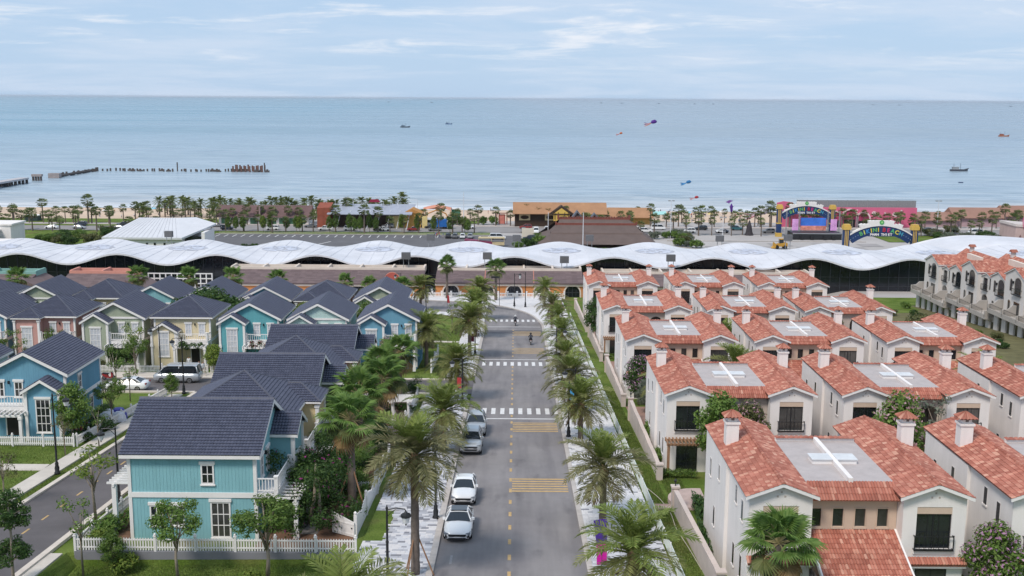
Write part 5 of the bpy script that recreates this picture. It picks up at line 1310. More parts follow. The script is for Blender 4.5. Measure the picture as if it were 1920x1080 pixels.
# fan palms
for i, (x, y, h, s, lab) in enumerate(((13.5, 52.6, 4.3, 1.12, 'big fan palm in front of the nearest villa'), (-11.6, 74.7, 5.0, 1.25, 'fan palm on tripod stakes inside the swept fence, nearest of the garden palms'), (-12.6, 86.0, 4.7, 1.25, 'fan palm in the cream cottage garden'),
        (-11.8, 94.5, 4.5, 1.25, 'fan palm standing left of the little white pergola'), (-13.0, 103.0, 4.5, 1.2, 'fan palm in front of the pink cottage'), (-12.0, 111.0, 4.6, 1.2, 'fan palm at the side street end of the garden row'), (-14.6, 91.0, 3.6, 1.1, 'low fan palm against the sage cottage'))):
    t = fan_palm(lab, G(x, y), h, 28, s, seed=i+3, group='fan palms in the gardens')
    if i == 1:
        for a in (0, 2.1, 4.2): part('stake', lambda: MB().bar((1.0, 0, -.1), (.15, 0, 2.2), .045, n=6), timber, t, (0, 0, 0), a, key='pstake')
for i, (x, y, h, s, lab) in enumerate(((-13.9, 220.3, 6.0, 1.15, 'tall round-headed fan palm before the leftmost orange arch'), (-3.85, 217.2, 5.4, 1.2, 'round-headed fan palm on the forecourt before the orange shops'), (-66.5, 190, 6.2, 1.1, 'fan palm before the white lattice screen'), (-57.5, 190, 6.0, 1.1, 'fan palm right of the white lattice screen'), (-86.0, 186, 5.6, 1.2, 'fan palm in front of the coral shop'),
        (-104, 184, 4.6, 1.1, 'fan palm in front of the green-roofed shop'), (-51.0, 195, 5.8, 1.1, 'fan palm before the orange shop row, left of two'), (-43.0, 195, 5.4, 1.1, 'fan palm before the orange shop row, right of two'), (-31.5, 200, 5.0, 1., 'fan palm between the cottages and the orange shops'), (-27.0, 199, 4.6, 1., 'fan palm beside the round red shop sign'), (-20.5, 198, 4.6, 1., 'low fan palm at the end of the orange shop row'))):
    fan_palm(lab, G(x, y), h, 22, s, seed=40+i, group='fan palms before the shops', skirt=i > 1)

# trees around the turquoise cottage and the left lawns
tree('umbrella-shaped young tree in front of the turquoise cottage, the smaller one', (-20.3, 62.2, gz(-20.3, 62.2)), 'umbrella', 'green', 1.1)
tree('leafy spreading tree at the front corner of the turquoise cottage', (-14.8, 61.9, gz(-14.8, 61.9)), 'umbrella', 'green', (1.45, 1.45, 1.2))
tree('dark two-tiered tree by the road at the lower left corner', G(-28.5, 58.5), 'tiered', 'dark', .95)
tree('yellow-green leafy tree by the dark road left of the turquoise cottage', G(-28.4, 70.5), 'wispy', 'lime', (1.9, 1.9, 1.3))
tree('grey-stemmed small tree at the left end of the picket fence', G(-26.3, 62.8), 'wispy', 'green', 1.3); tree('small green tree in front of the picket fence near its left end', G(-24.6, 63.2), 'round', 'green', .62)
tree('round leafy tree in front of the large sky blue cottage', G(-39.4, 93.8), 'round', 'green', 1.22)
for i, (x, y, k, c, s, lab) in enumerate(((-37.9, 88.5, 'wispy', 'olive', 1.0, 'thin bare young tree on the lawn by the left lamp post'), (-36.4, 74.2, 'wispy', 'olive', 1.1, 'bare grey young tree beside the footpath'), (-36.2, 91.5, 'wispy', 'green', 1., 'slim young tree by the kerb across the dark street'),
        (-44.0, 117, 'wispy', 'green', 1.3, 'slim tree beside the white saloon in the side street'), (-37.0, 114.2, 'round', 'green', .62, 'low round tree at the street corner near the minibus'), (-40.7, 112, 'wispy', 'green', 1.2, 'slim tree near the fence by the white saloon'),
        (-36.6, 129.5, 'round', 'lime', .85, 'yellow-green tree between the lemon and teal cottages'), (-46.6, 130.5, 'wispy', 'lime', 1.5, 'yellow-green feathery tree between the sage and lemon cottages'), (-50.5, 127.5, 'round', 'green', .6, 'bushy tree before the sage cottage'),
        (-60.5, 129.5, 'wispy', 'green', 1.4, 'thin tree before the rose cottage'), (-56.0, 124, 'umbrella', 'olive', .9, 'olive tree behind the pale blue roof'), (-62.0, 118, 'umbrella', 'olive', 1.1, 'olive tree at the left edge below the rose cottage'),
        (-42.0, 147.5, 'broad', 'dark', 1.5, 'broad dark tree between the teal and mint cottages'), (-12.6, 146.5, 'round', 'dark', .95, 'dark ball-shaped tree at the edge of the bend lawn, lower of two'), (-13.2, 152.0, 'round', 'dark', 1.3, 'large dark round tree beside the blue cottage at the bend'),
        (-9.8, 168, 'wispy', 'green', 1.25, 'thin young tree standing alone on the bend lawn'), (-15.6, 129.8, 'round', 'olive', 1.05, None), (-20.6, 148.5, 'round', 'green', 1.6, 'green tree in the gap between mint and blue cottages'), (-29.0, 147.5, 'round', 'lime', 1.6, 'lime green tree behind the teal cottage'),
        (-31.8, 160, 'round', 'green', 1.5, 'tree behind the grey-blue gable near the shops'), (-26.5, 176, 'umbrella', 'olive', 1., 'thin olive tree before the orange shop row'), (-59.8, 148, 'round', 'dark', 1.35, 'small dark tree behind the sage cottage'))):
    if lab is None: tree('crape myrtle with pinkish blossom in front of the blue cottage', G(x, y), 'round', c, s, flower='pink')
    else: tree(lab, G(x, y), k, c, s)
for i, (x, y, k, c, sc_, lab) in enumerate(((-45.8, 128.6, 'umbrella', 'green', 1.0, 'small spreading tree by the path before the lemon cottage'), (-28.4, 128.8, 'round', 'green', 1.1, 'green tree by the path before the mint cottage'), (-54.6, 129.4, 'round', 'lime', 1.0, 'lime tree by the path before the rose cottage'), (-20.4, 129.0, 'round', 'green', 1.1, 'green tree between mint and blue cottage fronts'),
        (-27.2, 84, 'round', 'green', 1.0, 'green tree behind the cream cottage'), (-27.0, 94, 'round', 'green', 1.1, 'green tree behind the sage boulevard cottage'), (-27.4, 104, 'umbrella', 'green', 1.2, 'spreading tree behind the pink cottage'), (-64, 130, 'umbrella', 'green', 1.1, 'green tree at the left end of the side street path'), (-46.5, 148, 'round', 'green', 1.5, 'tall green tree behind the lemon cottage'), (-55, 147, 'round', 'green', 1.4, 'tall green tree behind the sage cottage'), (-65.5, 147, 'round', 'olive', 1.4, 'tall olive tree behind the rose cottage'), (-50, 108, 'round', 'green', 1.2, 'green tree behind the large sky blue cottage'), (-38.4, 100.5, 'umbrella', 'green', 1.0, 'spreading tree over the parked motorbikes'))):
    tree(lab, G(x, y), k, c, sc_)
tree('bougainvillea mass with magenta flowers over the turquoise cottage front', G(-13.8, 70.0), 'climber', 'dark', 1.45, 'bougainvillea', 'bougainvillea', flower='magenta')
tree('dark sprawling creeper between the turquoise and cream cottages', G(-14.0, 76.5), 'climber', 'dark', 1.3, 'creeper', 'creeper', rz=1.)
tree('dense creeper in front of the cream cottage', G(-14.4, 83.5), 'climber', 'dark', 1.25, 'creeper', 'creeper', rz=2.); tree('leafy creeper in front of the sage cottage', G(-13.4, 91.5), 'climber', 'green', 1.1, 'creeper', 'creeper', rz=3.)
tree('leafy creeper in front of the pink cottage', G(-14.4, 104.5), 'climber', 'dark', 1.1, 'creeper', 'creeper', rz=4.); tree('dark shrubbery in front of the boulevard-end blue cottage', G(-11.0, 113.5), 'climber', 'dark', .7, 'creeper', 'creeper', rz=.4)
tree('tall dark creeper at the near front corner of the turquoise cottage', G(-15.2, 73.0), 'climber', 'dark', 1.25, 'creeper', 'creeper', rz=2.6); tree('green creeper spilling over the fence between the first two cottages', G(-12.4, 79.5), 'climber', 'green', 1.0, 'creeper', 'creeper', rz=1.7); tree('dark creeper behind the second fan palm', G(-12.2, 88.0), 'climber', 'dark', 1.1, 'creeper', 'creeper', rz=.9)
tree('magenta bougainvillea on the little white pergola', G(-10.9, 101.8, 1.6), 'small_climber', 'dark', 1., 'bougainvillea', 'bougainvillea', flower='magenta', rz=.2)
tree('dark red bougainvillea under the teal cottage balcony', (-31.4, FY-2.2, -SL*FY+3.4), 'small_climber', 'dark', 1., 'bougainvillea', 'bougainvillea', flower='red', rz=0)
tree('green creeper over the lemon cottage porch', (-40.0, FY-2.2, -SL*FY+3.3), 'small_climber', 'dark', 1., 'creeper', 'creeper', rz=0); tree('climbing plant on the sage green cottage porch', (-48.6, FY-2.2, -SL*FY+2.3), 'small_climber', 'dark', (1.3, 1.2, 1.9), 'creeper', 'creeper', rz=0)
tree('climbing plant hiding the rose cottage entrance', (-57.2, FY-1.0, -SL*FY+3.4), 'small_climber', 'green', (.9, 1, 3.0), 'creeper', 'creeper', rz=0)
for i, (x, y, c, s, lab) in enumerate(((-25.6, 70.6, 'green', (1.2, 2.2, 1.3), 'hedge bush beside the pergola of the turquoise cottage'), (-26.6, 68.0, 'green', (1.3, 2.6, 1.2), 'leafy shrub inside the left picket fence'), (-26.2, 65.4, 'lime', (1.5, 1., 1.2), 'yellow-green shrub behind the left end of the picket fence'), (-23.9, 63.3, 'lime', 1.25, 'yellow-green shrub at the foot of the grey retaining wall'),
        (-15.6, 60.7, 'lime', 1.2, 'yellow-green shrub on the front lawn at the picture bottom'), (-38.9, 98, 'dark', (2, 3, 1.4), 'dark shrub beside the parked motorbikes'), (-39.2, 94, 'dark', (2., 1.5, 1.1), 'low dark shrub at the corner of the white fence'), (-40.2, 103, 'green', (1.5, 3, 1.5), 'shrub border along the stepping white fence'), (-10.8, 71.5, 'green', (.8, 3, 1), 'shrub border inside the open garden gate'), (-10.9, 76, 'green', (.8, 2, 1.2), 'shrub by the upper end of the swept fence'),
        (-33.5, 130.8, 'dark', 1., 'dark shrub by the teal cottage fence'), (-38.6, 131.5, 'dark', .9, 'red-flecked shrub beside the lemon cottage doorway'), (-51.6, 131.2, 'olive', 1.5, 'rusty shrub by the sage cottage fence'),
        (13.3, 74.0, 'dark', (1, 3.5, 1.1), 'dark shrub strip under the nearest villa wall'), (12.6, 67.5, 'dark', (.9, 4, 1.), 'shrub strip between garden wall and nearest villa'), (12.3, 95, 'green', (1.0, 2.2, 2.2), 'tall shrub between garden wall and second-row villa'), (12.2, 88, 'green', (1., 2, 1.2), 'shrub by the pergola of the second-row villa'), (13.2, 125, 'dark', (1.4, 2., 1.6), 'dark shrub behind the middle villa garden wall'), (12.6, 153, 'green', (1., 2, 1.2), 'shrub by the fourth-row villa pergola'))):
    tree(lab, G(x, y), 'shrub', c, s, 'shrub', 'shrub', rz=0)
tree('clipped hedge in front of the second-row villa pergola, left part', G(12.9, 83.0), 'hedge', 'green', 1., 'hedge', 'hedge', rz=0); tree('clipped hedge in front of the second-row villa pergola, right part', G(17.6, 83.0), 'hedge', 'green', 1., 'hedge', 'hedge', rz=0)
tree('long low hedge in front of the fourth-row villa', G(13.4, 143.4), 'hedge', 'green', 1.1, 'hedge', 'hedge', rz=0)
for x, y, k, c, s, fl, lab in ((16.2, 82.6, 'round', 'green', 1.6, None, 'bright green tree climbing between the twin gables of the second-row villa'), (18.6, 83.6, 'round', 'olive', 1.4, 'pink', 'small flowering tree in the right arch of the second-row villa'), (30.3, 83.0, 'round', 'green', 1.6, 'pink', 'crape myrtle in front of the arches of the second-row centre villa'), (33.4, 83.3, 'wispy', 'grey', 1.75, None, 'grey-green slender tree by the second-row centre villa'),
        (13.2, 112.0, 'round', 'dark', 1.25, 'purple', 'purple-flowering tree before the left gable of the middle-row villa'), (13.4, 108.0, 'round', 'grey', .8, None, 'greyish shrub tree below the purple-flowering one'), (25.2, 112.2, 'round', 'green', .8, None, None), (35.7, 106, 'round', 'green', 1.25, None, 'bushy tree between the second and middle rows, towards the right'),
        (12.4, 157.5, 'round', 'dark', 1.7, None, 'large dark green tree beside the fourth-row villa and garden wall'), (18.0, 143.4, 'round', 'green', .75, None, 'bush tree in the arch of the fourth-row villa'), (25.6, 178.5, 'round', 'green', 1.05, None, 'leafy tree between two villas of the last row'), (22.3, 178.8, 'round', 'green', .75, None, 'smaller leafy tree left of the one between the last-row villas'),
        (26.0, 55.6, 'round', 'green', 1.2, 'purple', 'purple-blossomed crape myrtle at the lower right corner'), (32.2, 143.2, 'round', 'green', .8, None, 'bush between fourth-row villas'), (47.0, 112.5, 'shrub', 'olive', 2.2, None, 'rusty bush behind the second-row villas at right'), (66.5, 176, 'shrub', 'olive', 3., None, 'olive bush in front of the hotel'), (66.0, 160, 'mass', 'dark', .8, None, 'dark thicket in front of the hotel at the right edge'), (62.0, 151, 'mass', 'olive', .8, None, 'olive thicket between the villas and the hotel')):
    if lab: tree(lab, G(x, y), k, c, s, flower=fl)

br3 = random.Random(8)
for i in range(16): tree('low bush in the olive planting bed along the hotel', G(60+br3.uniform(0, 17), 142+i*4.5), 'mass', br3.choice(('olive', 'dark', 'green')), br3.uniform(.3, .5), 'bush', 'bush', 'bushes along the hotel')

# grass blades on the near lawns
def blades(x0, x1, y0, y1, n, name='grass'):
    P = nrs.rand(n, 2)*[x1-x0, y1-y0]+[x0, y0]; Zg = zg(P[:, 0], P[:, 1])-.08
    a = nrs.rand(n)*6.283; h = .06+.08*nrs.rand(n); w_ = .022
    V = np.zeros((n, 3, 3)); V[:, 0] = np.stack([P[:, 0]-w_*np.cos(a), P[:, 1]-w_*np.sin(a), Zg], 1); V[:, 1] = np.stack([P[:, 0]+w_*np.cos(a), P[:, 1]+w_*np.sin(a), Zg], 1)
    V[:, 2] = np.stack([P[:, 0]+.05*np.cos(a*3), P[:, 1]+.05*np.sin(a*3), Zg+h], 1)
    me = bpy.data.meshes.new(name); me.from_pydata(V.reshape(-1, 3).tolist(), [], np.arange(3*n).reshape(-1, 3).tolist())
    me.materials.append(M('grass_blades', rough=.9, var=.35, scale=.4, ramp=[(0, (.07, .12, .02)), (.6, (.12, .17, .035)), (1, (.20, .21, .07))], transl=.2))
    at = me.attributes.new('shade', 'FLOAT', 'FACE'); at.data.foreach_set('value', nrs.rand(n).astype(np.float32)); stuff(name, me, None)
blades(9.9, 11.3, 56, 120, 26000); blades(11.6, 13.2, 74, 84, 6000); blades(-27.2, -10.2, 56, 64.3, 30000); blades(-60, -37.9, 78, 92, 26000); blades(-36.3, -35.4, 60, 115, 9000); blades(-12.5, -8.4, 130, 175, 9000)
# ------------------------------------------------------------------ street lamps
def lamp_post(label, loc, rz=0, double=False, h=5.0, group='black street lamps', banner=None):
    t = thing('street_lamp', label, 'street lamp', loc, rz, group); hk = h
    part('post', lambda: MB().lathe([(.24, 0), (.24, .12), (.17, .2), (.19, .5), (.13, .7), (.15, .85), (.085, 1.0), (.075, hk*.6), (.10, hk*.6+.08), (.065, hk*.6+.16), (.055, hk), (.09, hk+.05), (.05, hk+.12), (.02, hk+.25)], 10), black, t, key=('lpost', h), smooth=True)
    for s in ((1, -1) if double else (1,)):
        a_ = part('arm', lambda: MB().tube([(0, 0, hk-.05), (.5, 0, hk+.06), (1.0, 0, hk), (1.05, 0, hk-.12)], .035, 6).tube([(0, 0, hk-.45), (.25, 0, hk-.18), (.5, 0, hk+.0)], .022, 5), black, t, (0, 0, 0), 0 if s > 0 else math.pi, key=('larm', h))
        part('lantern', lambda: MB().lathe([(.05, hk-.12), (.12, hk-.22), (.28, hk-.30), (.30, hk-.44), (.27, hk-.46)], 8, (1.05, 0)), black, a_, key=('llan', h)); part('lamp_glass', lambda: MB().lathe([(.25, hk-.46), (.15, hk-.80), (.05, hk-.84)], 8, (1.05, 0)), M('lamp_glass', (.72, .72, .72), .3, .05, spec=.5), a_, key=('lgl', h))
        part('finial', lambda: MB().lathe([(.05, hk-.84), (.05, hk-.88), (.01, hk-.98)], 6, (1.05, 0)), black, a_, key=('lfin', h))
    if banner:
        m = M('banner_'+banner[0], banner[1], .6, .12, 2); bn = part('banner', lambda: MB().prism([(.12, 1.9), (.55, 1.95), (.55, 3.05), (.12, 3.0)], -.012, .012), m, t, key=('ban', banner[0]))
    return t
RED = ('red', (.42, .045, .05)); NAVY = ('navy', (.05, .05, .16))
lamp_post('black street lamp on the left pavement beside the white saloon', G(-5.35, 71.5, .12), math.pi*.5, True)
lamp_post('black single-arm street lamp at the bottom of the left pavement', G(-7.0, 57.4, .12), 0)
lamp_post('black street lamp with red banner at the left side street corner, person standing by it', G(-5.4, 110.3, .12), math.pi, False, banner=RED)
lamp_post('black street lamp with dark red banner on the white left pavement', G(-5.35, 144.6, .12), math.pi, False, banner=('maroon', (.16, .03, .05)))
lamp_post('black street lamp by the far crosswalk on the left', G(-6.0, 166.0, .12), math.pi, False, banner=RED)
lamp_post('black street lamp with red banner by the first yellow strip on the right pavement', G(5.0, 96.5, .12), 0, False, banner=('crimson', (.30, .02, .06)))
lamp_post('black street lamp on the right pavement before the olive palm', G(6.3, 74.2, .12), math.pi, False)
lamp_post('black street lamp with bright blue banner on the right pavement', G(6.0, 104.2, .12), math.pi, False, banner=('blue', (.06, .33, .62)))
lamp_post('black street lamp behind the palms on the right pavement', G(5.3, 135.2, .12), 0, False)
lamp_post('tall black lamp with round sign on the white forecourt', G(2.0, 205.3, .12), math.pi, False, 6.6); lamp_post('taller black lamp beside the street name sign on the forecourt', G(-.1, 206.8, .12), 0, False, 6.2)
lamp_post('tall black lamp on the lawn by the footpath at left', G(-36.2, 82.8), 0, False, 6.4); lamp_post('black lamp by the dark street, lantern hanging left over the footpath', G(-28.3, 74.6), math.pi, False, 5.6)
lamp_post('black lamp at the street corner by the minibus', G(-36.4, 116.6), math.pi, False, 6.2); lamp_post('black lamp between the white saloon and the minibus', G(-42.3, 127.0), math.pi, False, 6.0)
lamp_post('black lamp before the orange shop row, far left of the boulevard', G(-55.0, 178), 0, False, 6.4); lamp_post('black lamp behind the mint cottage', G(-21.7, 205), math.pi, False, 6.4); lamp_post('black lamp at the side of the blue bend cottage', G(-16.0, 193.5), 0, False, 5.2)
sg = thing('round_sign', 'round pale back of a traffic sign on the forecourt', 'traffic sign', G(-.05, 204.6, .1)); part('pole', MB().lathe([(.05, 0), (.05, 2.3)], 8), black, sg); part('plate', MB().prism([(.42*math.cos(a), 2.35+.42*math.sin(a)) for a in np.linspace(0, 6.0, 14)], -.03, .03), M('sign_back', (.42, .43, .44), .5, .08), sg)
ss = thing('street_sign', 'black scrolled street name plate on a post before the brown shop roof', 'street sign', G(-3.0, 207.5, .1)); part('pole', MB().lathe([(.05, 0), (.05, 6.0)], 8), black, ss); part('plate', MB().box(-1.6, -.05, -.02, .02, 5.4, 5.75).tube([(-1.6, 0, 5.3), (-.8, 0, 5.15), (0, 0, 5.3)], .03, 5), black, ss)
rs = thing('shop_sign', 'round red shop sign standing above the cottage roofs', 'sign', G(-24.5, 215)); part('pole', MB().box(-.08, .08, -.08, .08, 0, 3.4), M('grey_steel'), rs); part('disc', MB().prism([(1.45*math.cos(a), 4.4+1.45*math.sin(a)) for a in np.linspace(0, 6.1, 22)], -.1, .1), M('sign_red', (.44, .10, .075), .6, .1), rs); part('ring', MB().tube([(1.5*math.cos(a), 0, 4.4+1.5*math.sin(a)) for a in np.linspace(0, 6.2832, 24)], .07, 5, False), M('sign_ring', (.55, .24, .18), .6), rs)

# ------------------------------------------------------------------ vehicles
carpaint = {'white': (.78, .78, .78), 'silver': (.42, .44, .46), 'grey': (.17, .175, .185), 'black': (.02, .021, .024), 'blue': (.03, .09, .22), 'red': (.25, .03, .03), 'navy': (.025, .035, .06), 'teal': (.03, .12, .14)}
def paint(c): return M('car_paint_'+c, carpaint[c], .28, .0, metal=.35 if c in ('silver', 'grey') else 0., coat=.8, spec=.5)
tyre = M('tyre_rubber', (.018, .018, .019), .9, .1, 5); rim = M('alloy_rim', (.38, .39, .40), .3, .0, metal=.9); cg = M('car_glass', (.015, .02, .026), .05, 0, spec=.7); hl = M('headlight', (.20, .22, .25), .15, 0, spec=.6); plas = M('dark_plastic', (.02, .02, .022), .6, .1); tail = M('tail_light', (.25, .01, .01), .3, 0)
def car_profile(kind):
    """stations along the car (front at y=0): y, half width at sill, half width at belt, z bottom, z belt, z centre-top"""
    if kind == 'saloon': return 4.85, [(0, .62, .60, .30, .52, .56), (.12, .80, .76, .22, .66, .70), (.45, .88, .84, .19, .76, .83), (1.0, .92, .87, .18, .86, .94), (1.55, .925, .88, .18, .93, 1.0), (2.4, .925, .885, .18, .95, 1.0), (3.4, .925, .885, .18, .98, 1.02), (4.05, .92, .87, .19, 1.0, 1.06), (4.55, .90, .84, .24, .99, 1.05), (4.80, .80, .77, .32, .86, .90), (4.85, .70, .68, .42, .72, .74)], [(1.45, .97, .72), (2.15, 1.36, .60), (2.55, 1.44, .59), (3.2, 1.42, .58), (3.6, 1.34, .58), (4.25, 1.04, .68)]
    if kind == 'hatch': return 4.25, [(0, .62, .60, .32, .58, .62), (.1, .78, .74, .24, .74, .80), (.4, .86, .81, .21, .84, .92), (.9, .88, .84, .20, .94, 1.02), (1.3, .885, .845, .20, .99, 1.06), (2.4, .885, .85, .20, 1.02, 1.06), (3.3, .885, .85, .20, 1.04, 1.07), (3.9, .87, .83, .24, 1.05, 1.08), (4.18, .82, .79, .32, .98, 1.0), (4.25, .74, .72, .42, .84, .86)], [(1.2, 1.02, .70), (1.95, 1.44, .60), (2.4, 1.51, .595), (3.3, 1.50, .59), (3.75, 1.42, .58), (4.12, 1.06, .66)]
    if kind == 'suv': return 4.7, [(0, .70, .68, .40, .78, .82), (.1, .86, .82, .32, .96, 1.0), (.4, .92, .88, .28, 1.04, 1.10), (1.0, .94, .90, .26, 1.10, 1.16), (1.4, .94, .90, .26, 1.14, 1.18), (2.5, .94, .905, .26, 1.16, 1.18), (3.6, .94, .905, .26, 1.17, 1.19), (4.3, .93, .88, .30, 1.16, 1.18), (4.62, .88, .84, .38, 1.08, 1.1), (4.7, .78, .76, .5, .94, .96)], [(1.3, 1.15, .74), (1.95, 1.66, .64), (2.4, 1.78, .63), (3.9, 1.78, .62), (4.3, 1.68, .61), (4.6, 1.16, .70)]
    if kind == 'van': return 5.3, [(0, .78, .76, .35, .80, .84), (.1, .92, .88, .28, 1.0, 1.06), (.5, .97, .93, .26, 1.12, 1.2), (1.0, .98, .95, .25, 1.2, 1.24), (2.5, .98, .95, .25, 1.22, 1.24), (4.6, .98, .95, .25, 1.22, 1.24), (5.2, .96, .93, .32, 1.2, 1.22), (5.3, .90, .88, .42, 1.1, 1.12)], [(.6, 1.18, .84), (1.25, 1.86, .78), (1.7, 2.05, .80), (4.7, 2.08, .80), (5.05, 2.02, .80), (5.22, 1.2, .88)]
    return 5.2, [(0, .72, .70, .45, .85, .9), (.1, .88, .84, .36, 1.0, 1.05), (1.0, .93, .9, .32, 1.1, 1.15), (3.2, .93, .9, .32, 1.14, 1.16), (3.25, .93, .9, .32, 1.12, 1.0), (5.1, .92, .88, .4, 1.1, 1.0), (5.2, .85, .83, .5, 1.0, .98)], [(1.25, 1.13, .74), (1.85, 1.68, .64), (2.2, 1.75, .63), (2.9, 1.74, .62), (3.2, 1.14, .70)]
def body_mesh(kind):
    L, S, C = car_profile(kind); mb = MB(); R = []
    for y, ws, wb, zb_, zt, zc in S:
        P = [(-ws*.9, zb_), (-ws, zb_+.14), (-ws*1.005, (zb_+zt)/2), (-wb, zt), (-wb*.55, zc-.015), (0, zc), (wb*.55, zc-.015), (wb, zt), (ws*1.005, (zb_+zt)/2), (ws, zb_+.14), (ws*.9, zb_)]
        R.append(mb.pts([(x, y, z) for x, z in P]))
    for a, b in zip(R, R[1:]):
        for k in range(10): mb.face((a+k, a+k+1, b+k+1, b+k))
        mb.face((a+10, a, b, b+10))
    mb.face([R[0]+k for k in reversed(range(11))]); mb.face([R[-1]+k for k in range(11)])
    return mb
def cabin_mesh(kind, glassy):
    """glass house: pillars+roof (glassy=False) or glazing (True)"""
    L, S, C = car_profile(kind); mb = MB()
    base = lambda y: float(np.interp(y, [s[0] for s in S], [s[4] for s in S])); bw = lambda y: float(np.interp(y, [s[0] for s in S], [s[2] for s in S]))-.03
    top = C[1:-1]; f, b = C[0], C[-1]
    R = [[(-w_, y, z), (-w_*.6, y, z+.035), (0, y, z+.045), (w_*.6, y, z+.035), (w_, y, z)] for y, z, w_ in top]
    if not glassy:
        for A, B in zip(R, R[1:]):
            i = mb.pts(A+B)
            for k in range(4): mb.face((i+k, i+k+1, i+6+k, i+5+k))
        for s in (-1, 1):
            for (p, q, r) in (((s*bw(f[0]), f[0]+.02, f[1]), (s*top[0][2], top[0][0], top[0][1]), .05), ((s*bw(b[0]), b[0], b[1]), (s*top[-1][2], top[-1][0], top[-1][1]), .07), ((s*(bw((f[0]+b[0])/2)-.0), (f[0]+b[0])/2+.1, base((f[0]+b[0])/2)), (s*top[len(top)//2][2], (f[0]+b[0])/2+.15, top[len(top)//2][1]), .045)):
                mb.bar(p, q, r, n=5)
            for A, B in zip(top, top[1:]): mb.bar((s*A[2], A[0], A[1]), (s*B[2], B[0], B[1]), .04, n=5)
    else:
        t0, t1 = top[0], top[-1]
        mb.poly([(-bw(f[0])+.06, f[0], f[1]), (bw(f[0])-.06, f[0], f[1]), (t0[2]-.03, t0[0], t0[1]+.01), (-t0[2]+.03, t0[0], t0[1]+.01)])
        mb.poly([(-bw(b[0])+.06, b[0], b[1]), (bw(b[0])-.06, b[0], b[1]), (t1[2]-.03, t1[0], t1[1]+.01), (-t1[2]+.03, t1[0], t1[1]+.01)])
        for s in (-1, 1):
            lo = [(s*bw(y), y, base(y)) for y in np.linspace(f[0]+.1, b[0]-.1, 8)]; hi = [(s*(A[2]-.005), A[0], A[1]-.02) for A in reversed(top)]
            mb.poly(lo+hi)
    return mb
def wheel(root, x, y, r, key):
    s = 1 if x > 0 else -1
    w_ = part('wheel', lambda: MB().tube([(-.11, 0, 0), (-.11, 0, .0001), (.11, 0, 0)], [r, r, r], 16) if False else MB().tube([(-.11, 0, 0), (-.06, 0, 0), (.06, 0, 0), (.11, 0, 0)], [r*.94, r, r, r*.94], 18), tyre, root, (x, y, r), key=key+('tyre', r))
    part('rim', lambda: MB().tube([(-.118, 0, 0), (.118, 0, 0)], [r*.64, r*.64], 12), rim, w_, key=key+('rim', r))
    part('hub', lambda: MB().tube([(-.124, 0, 0), (.124, 0, 0)], [r*.18, r*.18], 6), plas, w_, key=key+('hub', r))
def car(label, kind, col, loc, rz=0, group=None, pano=False):
    L, S, C = car_profile(kind); t = thing({'saloon': 'parked_car', 'hatch': 'parked_car', 'suv': 'parked_car', 'van': 'minibus', 'pickup': 'pickup_truck'}[kind], label, 'car' if kind != 'van' else 'minibus', loc, rz, group)
    k = ('car', kind); P = paint(col)
    part('body', lambda: body_mesh(kind), P, t, key=k+('body', col), smooth=True, recalc=True)
    part('cabin', lambda: cabin_mesh(kind, False), P, t, key=k+('cab', col), smooth=True)
    part('windows', lambda: cabin_mesh(kind, True), cg, t, key=k+('gl',))
    if pano: part('sunroof', MB().box(-.52, .52, 2.25, 3.35, 1.40, 1.492), cg, t)
    if kind == 'van': part('side_windows', lambda: MB().box(-.93, .93, 1.5, 4.9, 1.32, 1.78), cg, t, key=k+('sw',))
    r = .33 if kind in ('saloon', 'hatch') else .37; fy, ry = L*.19, L*.80
    for x in (-1, 1):
        for y in (fy, ry): wheel(t, x*(S[3][1]-.10), y, r, ('whl',))
        zl = S[1][4]-.02
        part('headlight', lambda: MB().prism([(.50, zl-.15), (.84, zl-.12), (.86, zl+.03), (.55, zl-.04)], .03, .42) if x > 0 else MB().prism([(-.50, zl-.15), (-.84, zl-.12), (-.86, zl+.03), (-.55, zl-.04)], .03, .42), hl, t, key=k+('hl', x)); part('tail_light', lambda: MB().box(*sorted((x*.5, x*.80)), L-.16, L-.02, S[-3][4]-.22, S[-3][4]-.06), tail, t, key=k+('tl', x))
        part('mirror', lambda: MB().box(*sorted((x*(S[3][2]-.02), x*(S[3][2]+.18))), C[0][0]+.32, C[0][0]+.44, C[0][1]+.0, C[0][1]+.15), P, t, key=k+('mir', x, col))
        part('fog_light', lambda: MB().prism([(x*.60, .30), (x*.80, .32), (x*.78, .50), (x*.66, .46)], .03, .3), plas, t, key=k+('fog', x))
    zg_ = S[0][4]
    part('grille', lambda: MB().prism([(-.50, zg_-.13), (.50, zg_-.13), (.62, zg_+.02), (-.62, zg_+.02)], -.03, .16), plas, t, key=k+('gr',)); part('air_intake', lambda: MB().prism([(-.50, zg_-.33), (.50, zg_-.33), (.58, zg_-.21), (-.58, zg_-.21)], -.035, .16), plas, t, key=k+('ai',))
    part('number_plate', lambda: MB().box(-.25, .25, -.03, -.012, zg_-.18, zg_-.09), white, t, key=k+('np',))
    return t
def on_slope(o): o.rotation_euler = (-math.atan(SL), 0, o.rotation_euler.z); return o
on_slope(car('white saloon with black glass roof, parked nearest on the left of the boulevard', 'saloon', 'white', G(-3.62, 66.6, .02), 0, 'cars parked along the boulevard', True))
on_slope(car('small white hatchback parked just beyond the white saloon', 'hatch', 'white', G(-3.62, 74.6, .02), 0, 'cars parked along the boulevard'))
on_slope(car('silver off-roader parked on the left before the crosswalk, the nearer silver one', 'suv', 'silver', G(-3.7, 89.4, .02), 0, 'cars parked along the boulevard'))
on_slope(car('grey silver people carrier behind the silver off-roader', 'suv', 'silver', G(-3.55, 96.3, .02), 0, 'cars parked along the boulevard'))
